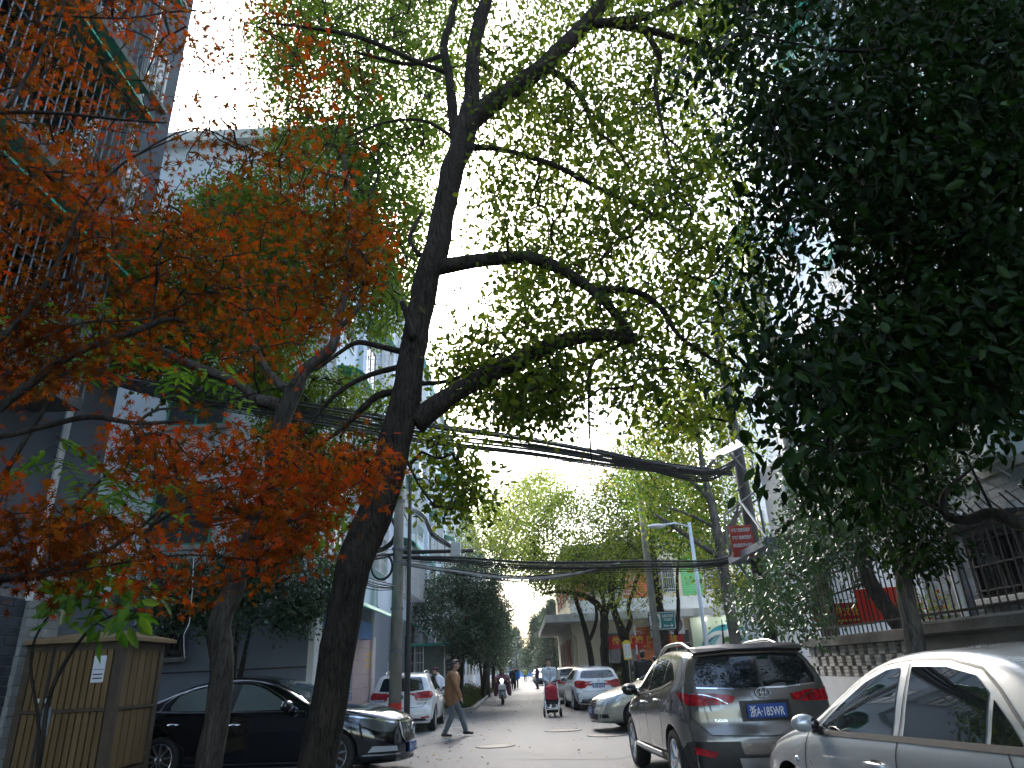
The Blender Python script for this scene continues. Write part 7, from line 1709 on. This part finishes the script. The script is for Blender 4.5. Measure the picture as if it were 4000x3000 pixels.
hg.nodes = [(Vector((x, 32, .15)), .02) for x in np.arange(3.5, 10.5, .3)]
hg.crown(pts, 'leaf_hedge', 16, (.07, .12), .5, .16, .1, .008, flat=.4, maxd=2.5)
h2 = Tree('low_shrub', 'low dark shrub under the osmanthus beside the kerb', (-3.4, 34, .1), 'bark_dark', cat='shrub'); pts = []
for i in range(420):
    y = 30.2+22*rng.random()**1.5; x = rng.uniform(-4.5, -2.75-(y-30)*.02); pts.append(Vector((x, y, .12+.55*rng.random())))
h2.nodes = [(Vector((-3.4, y, .12)), .02) for y in np.arange(30, 52, .5)]; h2.crown(pts, 'leaf_grass', 12, (.10, .16), .3, .16, -.2, .006, flat=.4, maxd=2)
# unseen tree added behind the viewpoint to shade the near leaves; shows in car windows
for i, (x, y, lab) in enumerate(((-3.2, -3.4, 'unseen dark crowned tree added across the road from the silver sedan for shade'),)):
    t = Tree('added_shade_tree', lab, (x, y, 0), 'bark_main'); b = Vector((x, y, 0))
    t.limb([b, b+Vector((.1, .1, 1.8)), b+Vector((.1, .3, 3.6)), b+Vector((0, .5, 6.5))], [.2, .17, .14, .07], 10)
    for k in range(5): a = 1.26*k; t.limb([b+Vector((.1, .3, 3.4)), b+Vector((1.2*math.cos(a), .3+1.2*math.sin(a), 4.8)), b+Vector((2.6*math.cos(a), .3+2.4*math.sin(a), 5.9))], [.09, .06, .02], 7)
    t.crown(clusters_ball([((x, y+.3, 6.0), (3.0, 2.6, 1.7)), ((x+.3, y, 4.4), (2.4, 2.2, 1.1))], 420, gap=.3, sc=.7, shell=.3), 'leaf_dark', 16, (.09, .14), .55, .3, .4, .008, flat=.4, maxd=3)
# grass and fallen leaves
N = 9000; y = 29.9+30*rng.random(N)**2.2; x = -2.3-2.2*rng.random(N); pos = np.c_[x, y, np.full(N, .10)]; ax = rng.normal(size=(N, 3))*.35; ax[:, 2] = 1
g = link('grass', leaf_mesh('grass', pos, ax, rng.normal(size=(N, 3)), rng.uniform(.08, .22, N), .10, LEAF, 'leaf_grass'), None, recalc=False); tag(g, 'thin grass growing in the planting bed behind the kerb', 'grass', kind='stuff')
N = 330; y = 12+26*rng.random(N); s_ = rng.random(N); x = np.where(s_ < .45, -1.9+rng.normal(size=N)*.6, np.where(s_ < .7, rng.uniform(-2, 2, N), 1.6+rng.normal(size=N)*.5)); pos = np.c_[x, y, np.full(N, .012)]
ax = rng.normal(size=(N, 3)); ax[:, 2] *= .08; nr = rng.normal(size=(N, 3))*.15; nr[:, 2] += 1
lf = link('fallen_leaves', leaf_mesh('fallen_leaves', pos, ax, nr, rng.uniform(.05, .10, N), .5, LEAF, 'leaf_litter'), None, recalc=False); tag(lf, 'dry fallen leaves scattered over the road and along the kerbs', 'leaves', kind='stuff')
# ================================================================== haze in the lane
m = bpy.data.materials.new('haze'); m.use_nodes = True; t = m.node_tree; t.nodes.clear()
pv = t.nodes.new('ShaderNodeVolumePrincipled'); ou = t.nodes.new('ShaderNodeOutputMaterial'); t.links.new(pv.outputs[0], ou.inputs['Volume'])
pv.inputs['Color'].default_value = (.93, .97, 1, 1); pv.inputs['Density'].default_value = .0004; pv.inputs['Anisotropy'].default_value = .3
M_['haze'] = m
hz = MB().box(-60, 60, -30, 230, -1.1, 40).build('haze', 'haze'); hz['kind'] = 'stuff'; tag(hz, 'thin pale haze hanging in the street', 'haze')
